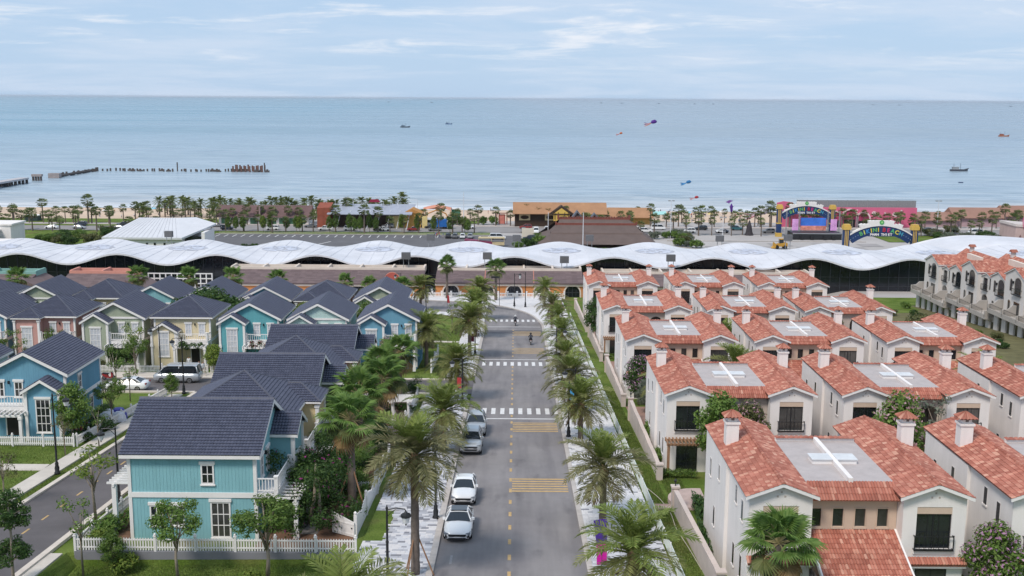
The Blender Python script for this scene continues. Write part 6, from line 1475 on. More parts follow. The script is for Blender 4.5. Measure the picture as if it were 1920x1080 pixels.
car('white saloon parked across the side street beyond the large sky blue cottage', 'saloon', 'white', G(-45.8, 118.6, .02), -math.pi/2, 'cars in the side street')
car('white and silver minibus in front of the lemon cottage', 'van', 'silver', G(-41.9, 123.8, .02), -math.pi/2, 'cars in the side street')
# far cars: one mesh each, painted per object
def far_mesh(kind):
    L, S, C = car_profile(kind); m = body_mesh(kind); n0 = len(m.f)
    for src, mi in ((cabin_mesh(kind, False), 0), (cabin_mesh(kind, True), 1)):
        b = len(m.v); m.v += src.v; m.f += [tuple(i+b for i in f) for f in src.f]; m.m += [mi]*len(src.f); m.a += [0]*len(src.f)
    m.mi = 2; r = .35
    for x in (-.85, .85):
        for y in (L*.19, L*.8): m.tube([(x-.1, y, r), (x+.1, y, r)], [r, r], 10)
    return m.mesh('parked_car', [paint('white'), cg, tyre])
FARM = {k: far_mesh(k) for k in ('saloon', 'suv', 'van', 'pickup')}
def far_car(kind, col, x, y, rz, label, group):
    o = bpy.data.objects.new('parked_car' if kind != 'van' else 'minibus', FARM[kind]); link(o); o.location = (x, y, gz(x, y)+.06); o.rotation_euler = (0, 0, rz)
    o.material_slots[0].link = 'OBJECT'; o.material_slots[0].material = paint(col); return tag(o, label, 'car' if kind != 'van' else 'minibus', group)

# ------------------------------------------------------------------ people and motorbikes
skin = M('skin', (.36, .20, .13), .6, .08, 4); hair = M('black_hair', (.012, .01, .01), .6, .1, 5)
def body_skin(J, E, rads, name):
    me = bpy.data.meshes.new(name); me.from_pydata(J, E, []); o = bpy.data.objects.new(name, me); COL.objects.link(o)
    md = o.modifiers.new('s', 'SKIN'); md.use_smooth_shade = True; sb = o.modifiers.new('b', 'SUBSURF'); sb.levels = 1; sb.render_levels = 1
    for v, r in zip(me.skin_vertices[0].data, rads): v.radius = (r, r)
    me.skin_vertices[0].data[0].use_root = True
    dg = bpy.context.evaluated_depsgraph_get(); out_ = bpy.data.meshes.new_from_object(o.evaluated_get(dg)); bpy.data.objects.remove(o); out_.name = name; return out_
def paint_body(me, top, bot, sk=skin, zt=1.45, zw=.95, sleeve=True):
    me.materials.clear()
    for m in (top, bot, sk, hair): me.materials.append(m)
    for p in me.polygons:
        z, y, x = p.center.z, p.center.y, p.center.x
        p.material_index = 3 if z > zt+.20 else (2 if z > zt+.02 else (0 if z > zw else 1))
    return me
STAND = ([(0, 0, .95), (0, .01, 1.15), (0, 0, 1.38), (0, 0, 1.50), (0, -.01, 1.60), (0, 0, 1.70), (.10, 0, .90), (.11, -.01, .50), (.11, 0, .08), (.11, -.12, .03), (-.10, 0, .90), (-.12, .02, .50), (-.12, .03, .08), (-.12, -.09, .03), (.19, 0, 1.40), (.25, .02, 1.13), (.24, -.06, .88), (-.19, 0, 1.40), (-.25, .02, 1.13), (-.24, -.04, .88)],
         [(0, 1), (1, 2), (2, 3), (3, 4), (4, 5), (0, 6), (6, 7), (7, 8), (8, 9), (0, 10), (10, 11), (11, 12), (12, 13), (2, 14), (14, 15), (15, 16), (2, 17), (17, 18), (18, 19)], [.13, .125, .14, .06, .105, .07, .10, .065, .045, .04, .10, .065, .045, .04, .065, .048, .036, .065, .048, .036])
RIDE = ([(0, .30, .86), (0, .26, 1.08), (0, .18, 1.32), (0, .15, 1.44), (0, .12, 1.55), (0, .13, 1.65), (.12, .22, .82), (.20, -.16, .78), (.18, -.10, .40), (.18, -.24, .34), (-.12, .22, .82), (-.20, -.16, .78), (-.18, -.10, .40), (-.18, -.24, .34), (.20, .17, 1.34), (.32, .0, 1.14), (.28, -.28, 1.06), (-.20, .17, 1.34), (-.32, .0, 1.14), (-.28, -.28, 1.06)], STAND[1], [.15, .14, .155, .06, .12, .09, .11, .08, .055, .045, .11, .08, .055, .045, .075, .055, .042, .075, .055, .042])
WALK = ([(0, 0, .95), (0, .01, 1.15), (0, 0, 1.38), (0, 0, 1.50), (0, -.01, 1.60), (0, 0, 1.70), (.10, 0, .90), (.11, -.16, .52), (.11, -.22, .09), (.11, -.34, .05), (-.10, 0, .90), (-.11, .10, .50), (-.11, .30, .14), (-.11, .22, .04), (.19, 0, 1.40), (.25, .10, 1.13), (.24, .16, .90), (-.19, 0, 1.40), (-.25, -.06, 1.13), (-.24, -.18, .92)], STAND[1], STAND[2])
cloth = lambda n, c: M('cloth_'+n, c, .85, .1, 6)
BODY = {}
def person(label, pose, top, bot, loc, rz, cat='person', group=None, zt=1.45):
    k = (pose, top[0], bot[0])
    if k not in BODY: BODY[k] = paint_body(body_skin(*{'stand': STAND, 'ride': RIDE, 'walk': WALK}[pose], 'body'), cloth(*top), cloth(*bot), zt=zt, zw=.95 if pose != 'ride' else .90)
    t = thing('person', label, cat, loc, rz, group); part('body', BODY[k], None, t)
    z = 1.62 if pose != 'ride' else 1.6; yy = 0 if pose != 'ride' else .13
    part('nose', lambda: MB().prism([(-.02, z-.05), (.02, z-.05), (0, z+.03)], -.14+yy, -.09+yy), skin, t, key=('nose', pose))
    return t
WH = ('white', (.68, .68, .68)); BK = ('black', (.015, .015, .018)); DK = ('dark', (.04, .045, .06)); RD = ('red', (.38, .04, .045)); BL = ('blue', (.06, .14, .32)); PK = ('pale', (.5, .42, .38))
def motorbike(label, col, loc, rz, group=None):
    t = thing('motorbike', label, 'motorbike', loc, rz, group); P = M('bike_paint_'+col, {'white': (.6, .6, .6), 'red': (.28, .03, .03), 'black': (.02, .02, .02)}[col], .3, 0, coat=.5)
    for y in (-.62, .62):
        w_ = part('wheel', lambda: MB().tube([(-.05, 0, 0), (.05, 0, 0)], [.28, .28], 16), tyre, t, (0, y, .28), key='mbw'); part('rim', lambda: MB().tube([(-.056, 0, 0), (.056, 0, 0)], [.17, .17], 10), rim, w_, key='mbr')
    part('body', lambda: MB().prism([(-.55, .42), (-.45, .95), (-.30, .98), (-.30, .48), (.05, .36), (.20, .62), (.85, .74), (.80, .52), (.35, .30), (-.25, .26)], -.14, .14, axis='x'), P, t, key=('mbb', col)); part('seat', lambda: MB().prism([(.05, .70), (.10, .80), (.80, .84), (.82, .74)], -.13, .13, axis='x'), plas, t, key='mbs')
    part('handlebar', lambda: MB().tube([(-.34, -.30, 1.02), (0, -.42, .98), (.34, -.30, 1.02)], .022, 6), black, t, key='mbh'); part('headlight', lambda: MB().lathe([(.05, .86), (.09, .92), (.05, .98)], 8, (0, -.48)), hl, t, key='mbl'); part('tail_light', lambda: MB().box(-.06, .06, .82, .87, .66, .74), tail, t, key='mbt'); part('fork', lambda: MB().bar((.07, -.60, .28), (.05, -.42, .90), .025).bar((-.07, -.60, .28), (-.05, -.42, .90), .025), M('grey_steel'), t, key='mbf')
    return t
helm = M('white_helmet', (.62, .62, .62), .3, .05)
for x, y, lab, hc in ((2.35, 156.2, 'motorbike riding away in the right lane past the yellow strips', BK), (.1, 178.2, 'motorbike riding away across the far crosswalk', WH)):
    o = motorbike(lab, 'white', G(x, y, .01), math.pi); o.rotation_euler = (math.atan(SL), 0, math.pi)
    p = person('rider in dark clothes and helmet on the motorbike %s' % ('in the right lane' if hc is BK else 'on the far crosswalk'), 'ride', DK, BK, G(x, y, .01), math.pi, group='motorbike riders'); p.rotation_euler = (math.atan(SL), 0, math.pi)
    part('helmet', MB().lathe([(.13, 1.50), (.15, 1.58), (.15, 1.66), (.11, 1.74), (.03, 1.78)], 10, (0, .12)), black if hc is BK else helm, p, smooth=True)
person('person in white shirt and dark trousers by the red-bannered lamp at the side street', 'stand', WH, DK, G(-6.1, 111.6, .12), .4)
person('person in a white shirt standing in the lemon cottage doorway', 'stand', WH, DK, (-40.2, FY-2.9, -SL*FY+.35), 0); person('person in white by the lemon cottage garden path', 'walk', WH, PK, G(-37.5, 128.0, .05), .8); person('person in pink beside the one in white on the path', 'stand', ('rose', (.5, .25, .25)), WH, G(-38.1, 128.4, .05), -.3)
for i in range(4): on = motorbike(['red motorbike parked nearest the blue wall', 'second red motorbike in the parked line', 'third red motorbike in the parked line', 'red motorbike parked last, by the covered heap'][i], 'red', G(-39.9+.15*i, 96.2+1.25*i, .02), rad(70), 'motorbikes beside the sky blue cottage')
motorbike('red motorbike by the minibus in the side street', 'red', G(-47.6, 124.6, .02), rad(80))
cv = MB(); r_ = random.Random(4)
for i, (dx_, dy_, rr, hh) in enumerate(((0, 0, .8, 1.1), (.9, .8, .7, .9), (-.3, 1.3, .7, 1.0))): cv.lathe([(rr*1.1, 0), (rr, hh*.4), (rr*.75, hh*.8), (rr*.3, hh)], 9, (dx_, dy_))
o = part('covered_heap', cv, [M('white_tarp', (.62, .62, .66), .6, .12, 1.5, .4, 6)], None, G(-39.3, 101.5)); tag(o, 'heap covered with pale tarpaulin beside the motorbikes', 'heap')
o = part('blue_tarp', MB().lathe([(.9, 0), (.85, .5), (.5, 1.0), (.1, 1.1)], 8), M('blue_tarp', (.08, .08, .36), .5, .1, 2, .4, 6), None, G(-38.9, 103.6)); tag(o, 'blue tarpaulin bundle behind the parked motorbikes', 'bundle')
# stone-and-wood oddments in the gardens
pg = thing('garden_pergola', 'small white slatted pergola under magenta bougainvillea by the left pavement', 'pergola', G(-11.6, 100.6))
for x in (0, 1.5):
    for y in (0, 1.0, 2.0): part('post', lambda: MB().box(-.09, .09, -.09, .09, -.2, 2.4), white, pg, (x, y, 0), key='gpp')
part('beam', MB().box(-.3, -.1+.2, -.3, 2.3, 2.4, 2.52).box(1.4, 1.6, -.3, 2.3, 2.4, 2.52), white, pg)
for i in range(9): part('slat', lambda: MB().box(-.4, 1.9, -.04, .04, 2.52, 2.62), white, pg, (0, -.2+i*.29, 0), key='gps')
bb = thing('banner_stand', 'purple and magenta advertising flag on the right pavement behind the bottom palm', 'banner', G(5.3, 61.6, .12)); part('pole', MB().lathe([(.03, 0), (.02, 3.2)], 6), black, bb)
part('flag', MB().prism([(-.55, 3.1), (.25, 3.2), (.3, 1.7), (-.35, 1.6)], -.02, .02), M('flag_purple', (.075, .03, .26), .6, .1), bb, rz=.15); part('lower_panel', MB().prism([(-.3, .3), (.3, .3), (.3, 1.6), (-.35, 1.6)], -.02, .02), M('flag_magenta', (.55, .01, .30), .6, .1), bb, rz=.15)
lf = thing('garden_lantern', 'small path light on a stick in the brown soil yard', 'lantern', G(-13.0, 68.6)); part('stick', MB().lathe([(.03, 0), (.025, 1.1)], 6), timber, lf); part('lamp', MB().lathe([(.06, 1.1), (.11, 1.2), (.12, 1.34), (.03, 1.45)], 8), black, lf)
fl = thing('flag', 'small red flag by the bend of the road', 'flag', G(-12.8, 203.2, .1)); part('pole', MB().lathe([(.03, 0), (.03, 2.6)], 6), black, fl); part('cloth', MB().prism([(.03, 2.5), (.35, 2.3), (.5, .9), (.03, 1.0)], -.015, .015), M('banner_red', RED[1]), fl)
hu = thing('hose', 'pale garden hose snaking over the lawn beside the right garden wall', 'hose', G(11.3, 72.0)); part('tube', MB().tube([(q[0]-11.3, q[1]-72.0, gz(*q)-gz(11.3, 72)+.0) for q in curve([(11.35, 62), (11.2, 66), (11.0, 70), (11.1, 73.5), (10.8, 77), (10.2, 80), (10.0, 82)], 5)], .03, 5), M('hose_rubber', (.42, .38, .30), .6), hu)
pb = MB().box(-.75, .75, -.45, .45, 0, .08).box(-.75, .75, -.45, -.38, .08, .16).box(-.75, .75, .38, .45, .08, .16).box(-.75, -.68, -.38, .38, .08, .16)
o = part('doorstep', pb, M('pink_terrace_stone'), None, G(10.6, 74.6)); tag(o, 'pink stone step in the lawn outside the round terrace', 'step')
# ------------------------------------------------------------------ beach road zone
pk = MB(); rect(pk, -106, 8, 336, 384, .03); pkl = struct('car_park', pk, M('car_park_asphalt', (.125, .122, .128), .9, .15, .15)); pkl['label'] = 'asphalt car park behind the wavy roof'; pkl['category'] = 'car park'
for i in range(37):
    x = -104+i*2.95; mb = MB(); mb.poly([(x, 375.5, gz(x, 375.5)+.06), (x+.32, 375.5, gz(x, 375.5)+.06), (x+.32, 381.5, gz(x, 381.5)+.06), (x, 381.5, gz(x, 381.5)+.06)]); part('bay_line', mb, paintw, pkl)
for x, y in ((-66, 352), (-21, 350), (-45, 346), (-84, 352)): mb = MB(); mb.poly([(x, y, gz(x, y)+.07), (x+.5, y, gz(x, y)+.07), (x+4.5, y+11, gz(x, y+11)+.07), (x+4, y+11, gz(x, y+11)+.07)]); part('bay_line', mb, paintw, pkl)
gv = MB(); rect(gv, -106, -9, 384.5, 392.5, .06); rect(gv, 128, 210, 372, 392, .06); rect(gv, -210, -112, 408, 414, .05); rect(gv, -34, -14, 424, 436, .1); stuff('grass_verge', gv, grassm)
rd = MB(); rect(rd, -260, 300, 393, 413, .04, 20); br = struct('beach_road', rd, M('beach_road_asphalt', (.26, .245, .24), .9, .12, .1)); br['label'] = 'beach road lined with parked cars'; br['category'] = 'road'
kk = MB(); rib(kk, [(-106, 384.2), (-9, 384.2)], .5, 0, .16, 10); rib(kk, [(-106, 388.4), (-9, 388.4)], .6, .03, .09, 10); rib(kk, [(-260, 413.3), (300, 413.3)], .5, 0, .2, 10); rib(kk, [(52, 372), (120, 372)], .5, 0, .2, 10); struct('beach_kerb', kk, kerbm)
pm2 = MB(); rect(pm2, -260, 300, 414, 419, .05, 20); struct('promenade', pm2, M('promenade_paving', (.47, .42, .40), .9, .1, .3))
sq = MB()
for i in range(9):
    for j in range(4):
        if (i+j) % 2: rect(sq, 55+i*7.5, 62+i*7.5, 332+j*9, 340+j*9, .02, 10)
struct('square_paving', sq, M('square_paving_dark', (.31, .29, .285), .9, .1, .2))
# white gabled hall
wh = thing('gabled_hall', 'white hall with one large hipped white roof behind the wavy membrane', 'hall', (-126.5, 334, -25.2)); L = 23.8
roofw = M('white_sheet_roof', (.58, .585, .61), .5, .05, .3)
part('wall', MB().box(0, L, 0, 20, -1, 5.3), white, wh)
part('roof', (lambda m: (m.poly([(-.6, -1, 5.2), (L+.3, -1, 5.2), (L-6.0, 16, 9.5), (5.5, 16, 9.5)]), m.poly([(L+.3, -1, 5.2), (L+7.5, 12, 8.2), (L-.5, 18, 9.5), (L-6.0, 16, 9.5)]), m.poly([(-.6, -1, 4.6), (L+.3, -1, 4.6), (L+.3, -1, 5.2), (-.6, -1, 5.2)]), m.poly([(L+.3, -1, 4.6), (L+7.5, 12, 7.7), (L+7.5, 12, 8.2), (L+.3, -1, 5.2)]), m.poly([(-.6, -1, 5.2), (5.5, 16, 9.5), (-.6, 20, 5.2)]), m.poly([(5.5, 16, 9.5), (L-6, 16, 9.5), (L-.5, 18, 9.5), (L, 22, 6), (-.6, 22, 5.2)])) and m)(MB()), roofw, wh)
part('glazed_end', MB().box(L, L+5.2, 3, 14, -1, 5.2), hg, wh); part('end_pier', MB().box(L+5.2, L+6.2, 3, 14, -1, 6.4), white, wh)
for x in (5.2, 7.6, 9.9, 13.0, 15.4, 18.4, 21.4): w_ = part('window', lambda: MB().box(-.42, .42, -.06, .0, 1.6, 3.6), white, wh, (x, 0, 0), key='whw'); part('pane', lambda: MB().box(-.34, .34, -.09, -.061, 1.68, 3.5), glass, w_, key='whp')
rs_ = MB()
for k in range(1, 16):
    f = k/16; a = Vector((-.6+(L+.9)*f, -1, 5.23)); b = Vector((5.5+(L-11.5)*f, 16, 9.53)); rs_.bar(a, b, .05)
part('roof_ribs', rs_, M('sheet_rib', (.46, .465, .49), .6), wh, stuff=True)
ls = thing('stepped_building', 'low white stepped building at the left edge behind the wavy roof', 'building', (-176, 330, -26.0)); part('lower_wing', MB().box(0, 21, 0, 9, -1, 4.2).box(-.3, 21.3, -.3, 9.3, 4.2, 4.6), stucco, ls); part('upper_wing', MB().box(0, 12, 6, 16, 4.6, 6.6).box(-.3, 13, 5.7, 16, 6.6, 7.0), stucco, ls); part('top_wing', MB().box(2, 16, 14, 24, 3, 8.2).box(1.6, 16.6, 13.6, 24, 8.2, 8.7), stucco, ls); part('roof_deck', MB().box(.4, 12, .4, 5.6, 4.6, 4.75), M('flat_roof_screed'), ls)
# brown long-roofed market
bl = thing('market_hall', 'long low hall with a purplish brown roof among the beach palms', 'hall', (-115, 417, -25.4)); pr_ = M('purple_brown_roof', (.145, .088, .085), .85, .12, .4)
part('wall', MB().box(1, 35.5, 1, 9, -1, 3.4), stucco, bl); part('roof', MB().prism([(-.6, 3.0), (5.5, 6.7), (11, 3.0), (11, 2.8), (-.6, 2.8)], 0, 36.5, axis='x'), pr_, bl); part('ridge_cap', MB().box(16.8, 17.3, -.4, 5.4, 3.2, 6.8).box(0, 36.5, 5.3, 5.7, 6.65, 6.85), M('roof_trim', (.28, .20, .19), .8), bl)
for i in range(9): part('opening', lambda: MB().box(0, 2.6, .93, .99, -.5, 2.3), M('green_shade_net', (.09, .20, .12), .9, .2, 1), bl, (2+i*3.7, 0, 0), key='blo')
# tube-framed club
cl = thing('beach_club', 'open club shed with pale roof and white steel tube hoops above it', 'club', (-74, 404, -25.2)); tube = M('white_tubes', (.62, .63, .66), .4, .05)
part('roof', MB().prism([(0, 5.4), (16, 7.6), (16, 7.3), (0, 5.1)], 4, 35.5, axis='x'), M('pale_club_roof', (.33, .35, .41), .5, .12, .3), cl); part('back_wall', MB().box(4, 35, 8, 14, -1, 5.2), M('dark_club_wall', (.11, .075, .06), .9, .2, .5), cl)
part('rusty_wall', MB().prism([(2, -1), (2, 7.4), (9, 8.8), (9, -1)], 0, 5, axis='x'), M('rust_panel', (.26, .075, .045), .8, .2, .6), cl)
for i in range(9): x = 4+i*3.7; part('raking_post', lambda: MB().bar((0, -1, -.2), (1.0, 4, 6.4), .13), tube, cl, (x, 0, 0), key='clp')
for i, (x, w_, h, y) in enumerate(((0, 5.5, 3.4, 10), (7, 5, 3.2, 12), (17, 5.2, 3.6, 11), (26.5, 2.8, 4.8, 10), (12.5, 3, 2.2, 9), (33, 3.5, 2.6, 12), (21, 3, 2.0, 9))): part('tube_hoop', MB().tube([(x, y, 6.5), (x+.2, y, 7+h), (x+w_, y, 7.2+h), (x+w_+.2, y, 6.5)], .10, 6), tube, cl)
part('red_canopy', MB().prism([(18.4, 9.0), (22.8, 9.0), (22.0, 10.0), (19.2, 10.0)], 8.5, 10), M('canopy_red', (.25, .02, .05), .6), cl)
for x, w_ in ((28, 2.4), (39, 2.0)): part('yellow_wall', MB().box(x, x+w_, 3.5, 4.0, -.5, 4.4), M('yellow_wall', (.68, .54, .24), .85, .1), cl)
ob = thing('orange_stall', 'orange-yellow stall building left of the salmon tent', 'stall', (-42, 408, -25.3)); part('wall', MB().box(0, 6.5, 0, 7, -1, 5.6), M('ochre_wall', (.55, .30, .08), .85, .15, .5), ob); part('roof', MB().prism([(-.5, 5.5), (3.2, 7.2), (7, 5.5)], -.4, 7.4), M('ochre_roof', (.45, .22, .07), .85, .1), ob)
et = thing('tent', 'salmon pink stretched tent roof on the beach', 'tent', (-36.5, 430, -25.5)); tm = MB(); K = 8
for i in range(K+1):
    for j in range(K+1):
        u, v = i/K, j/K; tm.v.append((11*u, 9*v, 4.2+2.4*math.sin(math.pi*min(1, .25+v*.8))*(.75+.25*math.sin(math.pi*u))-.9*abs(u-.5)*2*(1-v)))
for i in range(K):
    for j in range(K): a = i*(K+1)+j; tm.face((a, a+K+1, a+K+2, a+1))
part('canvas', tm, M('salmon_canvas', (.66, .29, .20), .7, .08, .5, transl=.15), et, smooth=True)
for x, y in ((.2, .2), (10.8, .2), (.2, 8.8), (10.8, 8.8), (5.5, .2)): part('pole', lambda: MB().box(-.1, .1, -.1, .1, -.3, 4.6), M('orange_pole', (.55, .25, .07), .7), et, (x, y, 0), key='etp')
part('front_arch', MB().tube([(.3, -.1, 0), (2, -.2, 3.4), (5.5, -.3, 4.8), (9, -.2, 3.4), (10.7, -.1, 0)], .28, 6), M('orange_pole'), et)
gk = thing('green_kiosk', 'small green and white kiosk beside the salmon tent', 'kiosk', (-25.6, 436, -25.7)); part('wall', MB().box(0, 3.4, 0, 3, -.5, 4.6), M('kiosk_green', (.08, .22, .15), .8, .1), gk); part('roof', MB().box(-.3, 3.7, -.3, 3.3, 4.6, 5.0), white, gk)
pgt = thing('photo_gate', 'square pink and brown photo gate standing on the sand', 'gate', (-7.4, 424, -25.4)); part('frame', MB().box(0, .35, 0, .5, -.3, 4.0).box(3.9, 4.25, 0, .5, -.3, 4.0).box(-.2, 4.45, 0, .5, 4.0, 4.3).box(.8, 1.1, .1, .4, -.3, 3.5).box(3.1, 3.4, .1, .4, -.3, 3.5).box(.8, 3.4, .1, .4, 3.4, 3.7), M('gate_brown', (.24, .075, .06), .8), pgt); part('panel', MB().box(1.1, 3.1, .2, .3, 0, 3.4), M('gate_pink', (.58, .21, .17), .8, .2, 1), pgt)
# half-timbered restaurant
rsn = thing('restaurant', 'half-timbered beach restaurant with an orange roof and yellow gable', 'restaurant', (-.8, 412, -25.4)); orf = M('orange_clay_roof', (.36, .195, .105), .85, .14, .25); dkt = M('dark_timber', (.05, .032, .022), .85, .15)
part('wall', MB().box(.5, 35, 2, 14, -1, 5.6), M('dark_timber'), rsn); part('roof', MB().prism([(0, 5.3), (7, 9.0), (15, 5.3), (15, 5.1), (0, 5.1)], -.2, 35.6, axis='x'), orf, rsn)
part('gable', MB().prism([(13.2, 5.2), (23.2, 5.2), (18.2, 8.3)], -.2, 5), dkt, rsn); part('gable_panel', MB().prism([(15.2, 5.4), (21.2, 5.4), (18.2, 7.5)], -.28, -.205), M('yellow_plaster', (.62, .42, .10), .85), rsn)
for x in (15.7, 17.0, 19.4, 20.7): part('timber_stud', lambda: MB().box(-.12, .12, -.36, -.285, 3.2, 5.9), dkt, rsn, (x, 0, 0), key='rsst')
part('yellow_wall', MB().box(15.2, 21.2, -.1, 1.9, 2.6, 5.2), M('yellow_plaster'), rsn); part('timber_rail', MB().box(14.5, 22, -.34, -.11, 5.0, 5.35), dkt, rsn)
for x in (2.2, 12, 25, 31): part('wall_panel', lambda: MB().box(0, 4.2, 1.8, 1.98, 2.6, 4.9), M('cream_panel', (.55, .45, .27), .85), rsn, (x, 0, 0), key='rswp'); part('dark_oval', lambda: MB().prism([(2.1+1.6*math.cos(a), 3.75+.75*math.sin(a)) for a in np.linspace(0, 5.9, 14)], 1.74, 1.795), dkt, rsn, (x, 0, 0), key='rsov')
r2 = thing('restaurant', 'lower orange-roofed wing to the right of the half-timbered restaurant', 'restaurant', (36.2, 424, -25.6)); part('wall', MB().box(.5, 17, 2, 12, -1, 3.2), M('ochre_plaster', (.50, .31, .10), .85, .1), r2); part('roof', MB().prism([(0, 3.0), (7, 6.2), (13, 3.0), (13, 2.8), (0, 2.8)], 0, 17.6, axis='x'), orf, r2)
# temple-like hip roof hall
tp_ = thing('temple_hall', 'large dark brown hall with tiered hipped roof and red ridges', 'hall', (8.5, 350, -24.7)); tr_ = M('dark_brown_tiles', (.125, .092, .082), .85, .12, .4); rr_ = M('red_ridge', (.20, .065, .05), .8, .15, 1)
part('wall', MB().box(2, 34.6, 3, 26, -1, 1.6), dkt, tp_)
part('roof', (lambda m: (m.poly([(-1, 0, 1.2), (37.6, 0, 1.2), (33.5, 8, 3.6), (3.2, 8, 3.6)]), m.poly([(3.2, 8.2, 4.0), (33.5, 8.2, 4.0), (31.4, 14, 6.0), (5.6, 14, 6.0)]), m.poly([(3.2, 8, 3.6), (33.5, 8, 3.6), (33.5, 8.2, 4.0), (3.2, 8.2, 4.0)]), m.poly([(5.6, 14.2, 6.3), (31.4, 14.2, 6.3), (29.4, 17, 7.6), (6.4, 17, 7.6)]), m.poly([(5.6, 14, 6.0), (31.4, 14, 6.0), (31.4, 14.2, 6.3), (5.6, 14.2, 6.3)]), m.poly([(-1, 0, 1.2), (3.2, 8, 3.6), (3.2, 20, 3.6), (-1, 28, 1.2)]), m.poly([(3.2, 8.2, 4.0), (5.6, 14, 6.0), (5.6, 18, 6), (3.2, 20, 3.6)]), m.poly([(37.6, 0, 1.2), (33.5, 8, 3.6), (33.5, 20, 3.6), (37.6, 28, 1.2)]), m.poly([(33.5, 8.2, 4.0), (31.4, 14, 6.0), (31.4, 18, 6), (33.5, 20, 3.6)]), m.poly([(5.6, 14, 6.3), (6.4, 17, 7.6), (6.4, 20, 6.3)]), m.poly([(31.4, 14, 6.3), (29.4, 17, 7.6), (31.4, 20, 6.3)]), m.poly([(6.4, 17, 7.6), (29.4, 17, 7.6), (37, 28, 1.2), (-1, 28, 1.2)])) and m)(MB()), tr_, tp_)
part('upper_ridge', MB().box(6.2, 29.6, 16.8, 17.2, 7.4, 8.2).box(5.6, 6.3, 16.7, 17.3, 7.4, 9.0).box(29.5, 30.2, 16.7, 17.3, 7.4, 9.0), rr_, tp_); part('middle_ridge', MB().box(5.2, 31.8, 13.8, 14.2, 5.9, 6.6).box(4.8, 5.3, 13.7, 14.3, 5.9, 7.0).box(31.7, 32.2, 13.7, 14.3, 5.9, 7.0), rr_, tp_)
for i in range(26): part('ridge_tile', lambda: MB().box(-.2, .2, 16.7, 17.3, 8.2, 8.5), rr_, tp_, (6.8+i*.9, 0, 0), key='rdt')
for x, s in ((21, 1.), (27, .9), (36.5, .6)):
    gt_ = thing('small_gable', 'grey-blue pointed gable roof behind the tiered brown hall', 'roof', (8.5+x-8, 378, -25), 0, 'grey-blue gables'); part('roof', MB().prism([(-3.2*s, 5.4), (0, 8.6*s+1), (3.2*s, 5.4), (2.7*s, 5.4), (0, 7.9*s+1), (-2.7*s, 5.4)], 0, 4), M('blue_grey_roof', (.12, .13, .155), .7, .12), gt_); part('wall', MB().prism([(-2.9*s, -1), (2.9*s, -1), (2.9*s, 5.3), (0, 8.0*s+.8), (-2.9*s, 5.3)], .6, 3.5), tr_, gt_)
o = part('garden_wall', MB().box(0, 4.2, 0, .4, -.3, 3.6), M('cream_plaster', (.66, .60, .49), .85, .06), None, (2.2, 376, -25)); tag(o, 'square cream wall left of the tiered brown hall', 'wall')
aw = thing('awning', 'pale turquoise awnings by the beach right of the restaurant', 'awning', (53.5, 436, -25.8)); part('canopy', MB().prism([(0, 3.3), (3, 4.2), (6, 3.3), (6, 3.1), (0, 3.1)], 0, 7, axis='x'), M('turquoise_canvas', (.33, .60, .58), .7, .08), aw); part('posts', MB().box(.2, .4, .2, .4, -.5, 3.2).box(6.4, 6.6, .2, .4, -.5, 3.2), white, aw)
# pink arcade
pa = thing('pink_arcade', 'long hot pink wall with white arches, circles and grey mesh above', 'arcade', (100.8, 421, -25.4)); pink = M('hot_pink_wall', (.62, .135, .235), .85, .08, .3); dp = M('deep_pink', (.42, .06, .14), .85, .08); L = 54
part('wall', MB().box(0, L, 0, .6, -1, 7.6).prism([(0, 7.6), (7, 7.6), (6, 9.4), (2.5, 9.8), (0, 9.2)], 0, .6), pink, pa)
part('mesh_screen', MB().box(8, 47, 1.5, 1.7, 7.2, 10.2), M('grey_mesh', (.235, .24, .25), .7, .15, 2), pa); part('side_screen', MB().prism([(1.5, 7.2), (1.5, 10.2), (1.7, 10.2), (1.7, 7.2)], 47, 54, axis='x'), M('grey_mesh'), pa)
for i in range(11): part('screen_post', lambda: MB().box(-.12, .12, 1.35, 1.5, 7.2, 10.35), M('grey_steel'), pa, (8+i*3.9, 0, 0), key='pap')
def arch_band(c, r, z0, t, y0, y1):
    m = MB(); n = 14
    for i in range(n):
        a0, a1 = math.pi*i/n, math.pi*(i+1)/n
        m.prism([(c+q*math.cos(a), z0+q*math.sin(a)) for q, a in ((r, a0), (r+t, a0), (r+t, a1), (r, a1))], y0, y1)
    m.box(c-r-t, c-r, y0, y1, -.5, z0); m.box(c+r, c+r+t, y0, y1, -.5, z0); return m
for c, r, z in ((22.5, 2.4, 3.4), (28.2, 2.7, 3.9), (33.4, 2.3, 3.2), (17.2, 2.2, 3.0)):
    a_ = part('arch', arch_band(c, r, z, .55, -.5, -.02), M('pale_pink_trim', (.74, .55, .57), .8), pa); part('arch_recess', MB().prism([(c-r, -.5), (c+r, -.5)]+[(c+r*math.cos(a), z+r*math.sin(a)) for a in np.linspace(0, math.pi, 12)], -.1, -.01), dp, a_); part('opening', MB().box(c-r*.8, c+r*.8, -.14, -.105, -.5, z*.75), black, a_)
for x, z, r in ((37.5, 5.3, .9), (45.6, 4.9, 1.0), (41.8, 5.5, .35), (39.4, 4.2, .3), (48.0, 6.4, .35), (31.0, 6.6, .25), (12.5, 5.5, .5), (3.0, 6.5, .3)): part('white_circle', MB().prism([(x+r*math.cos(a), z+r*math.sin(a)) for a in np.linspace(0, 5.9, 16)], -.06, -.01), M('pale_pink_trim'), pa)
for c in (38.5, 42.5, 46.5): part('scallop', arch_band(c, 1.5, .8, .25, -.2, -.02), M('pale_pink_trim'), pa)
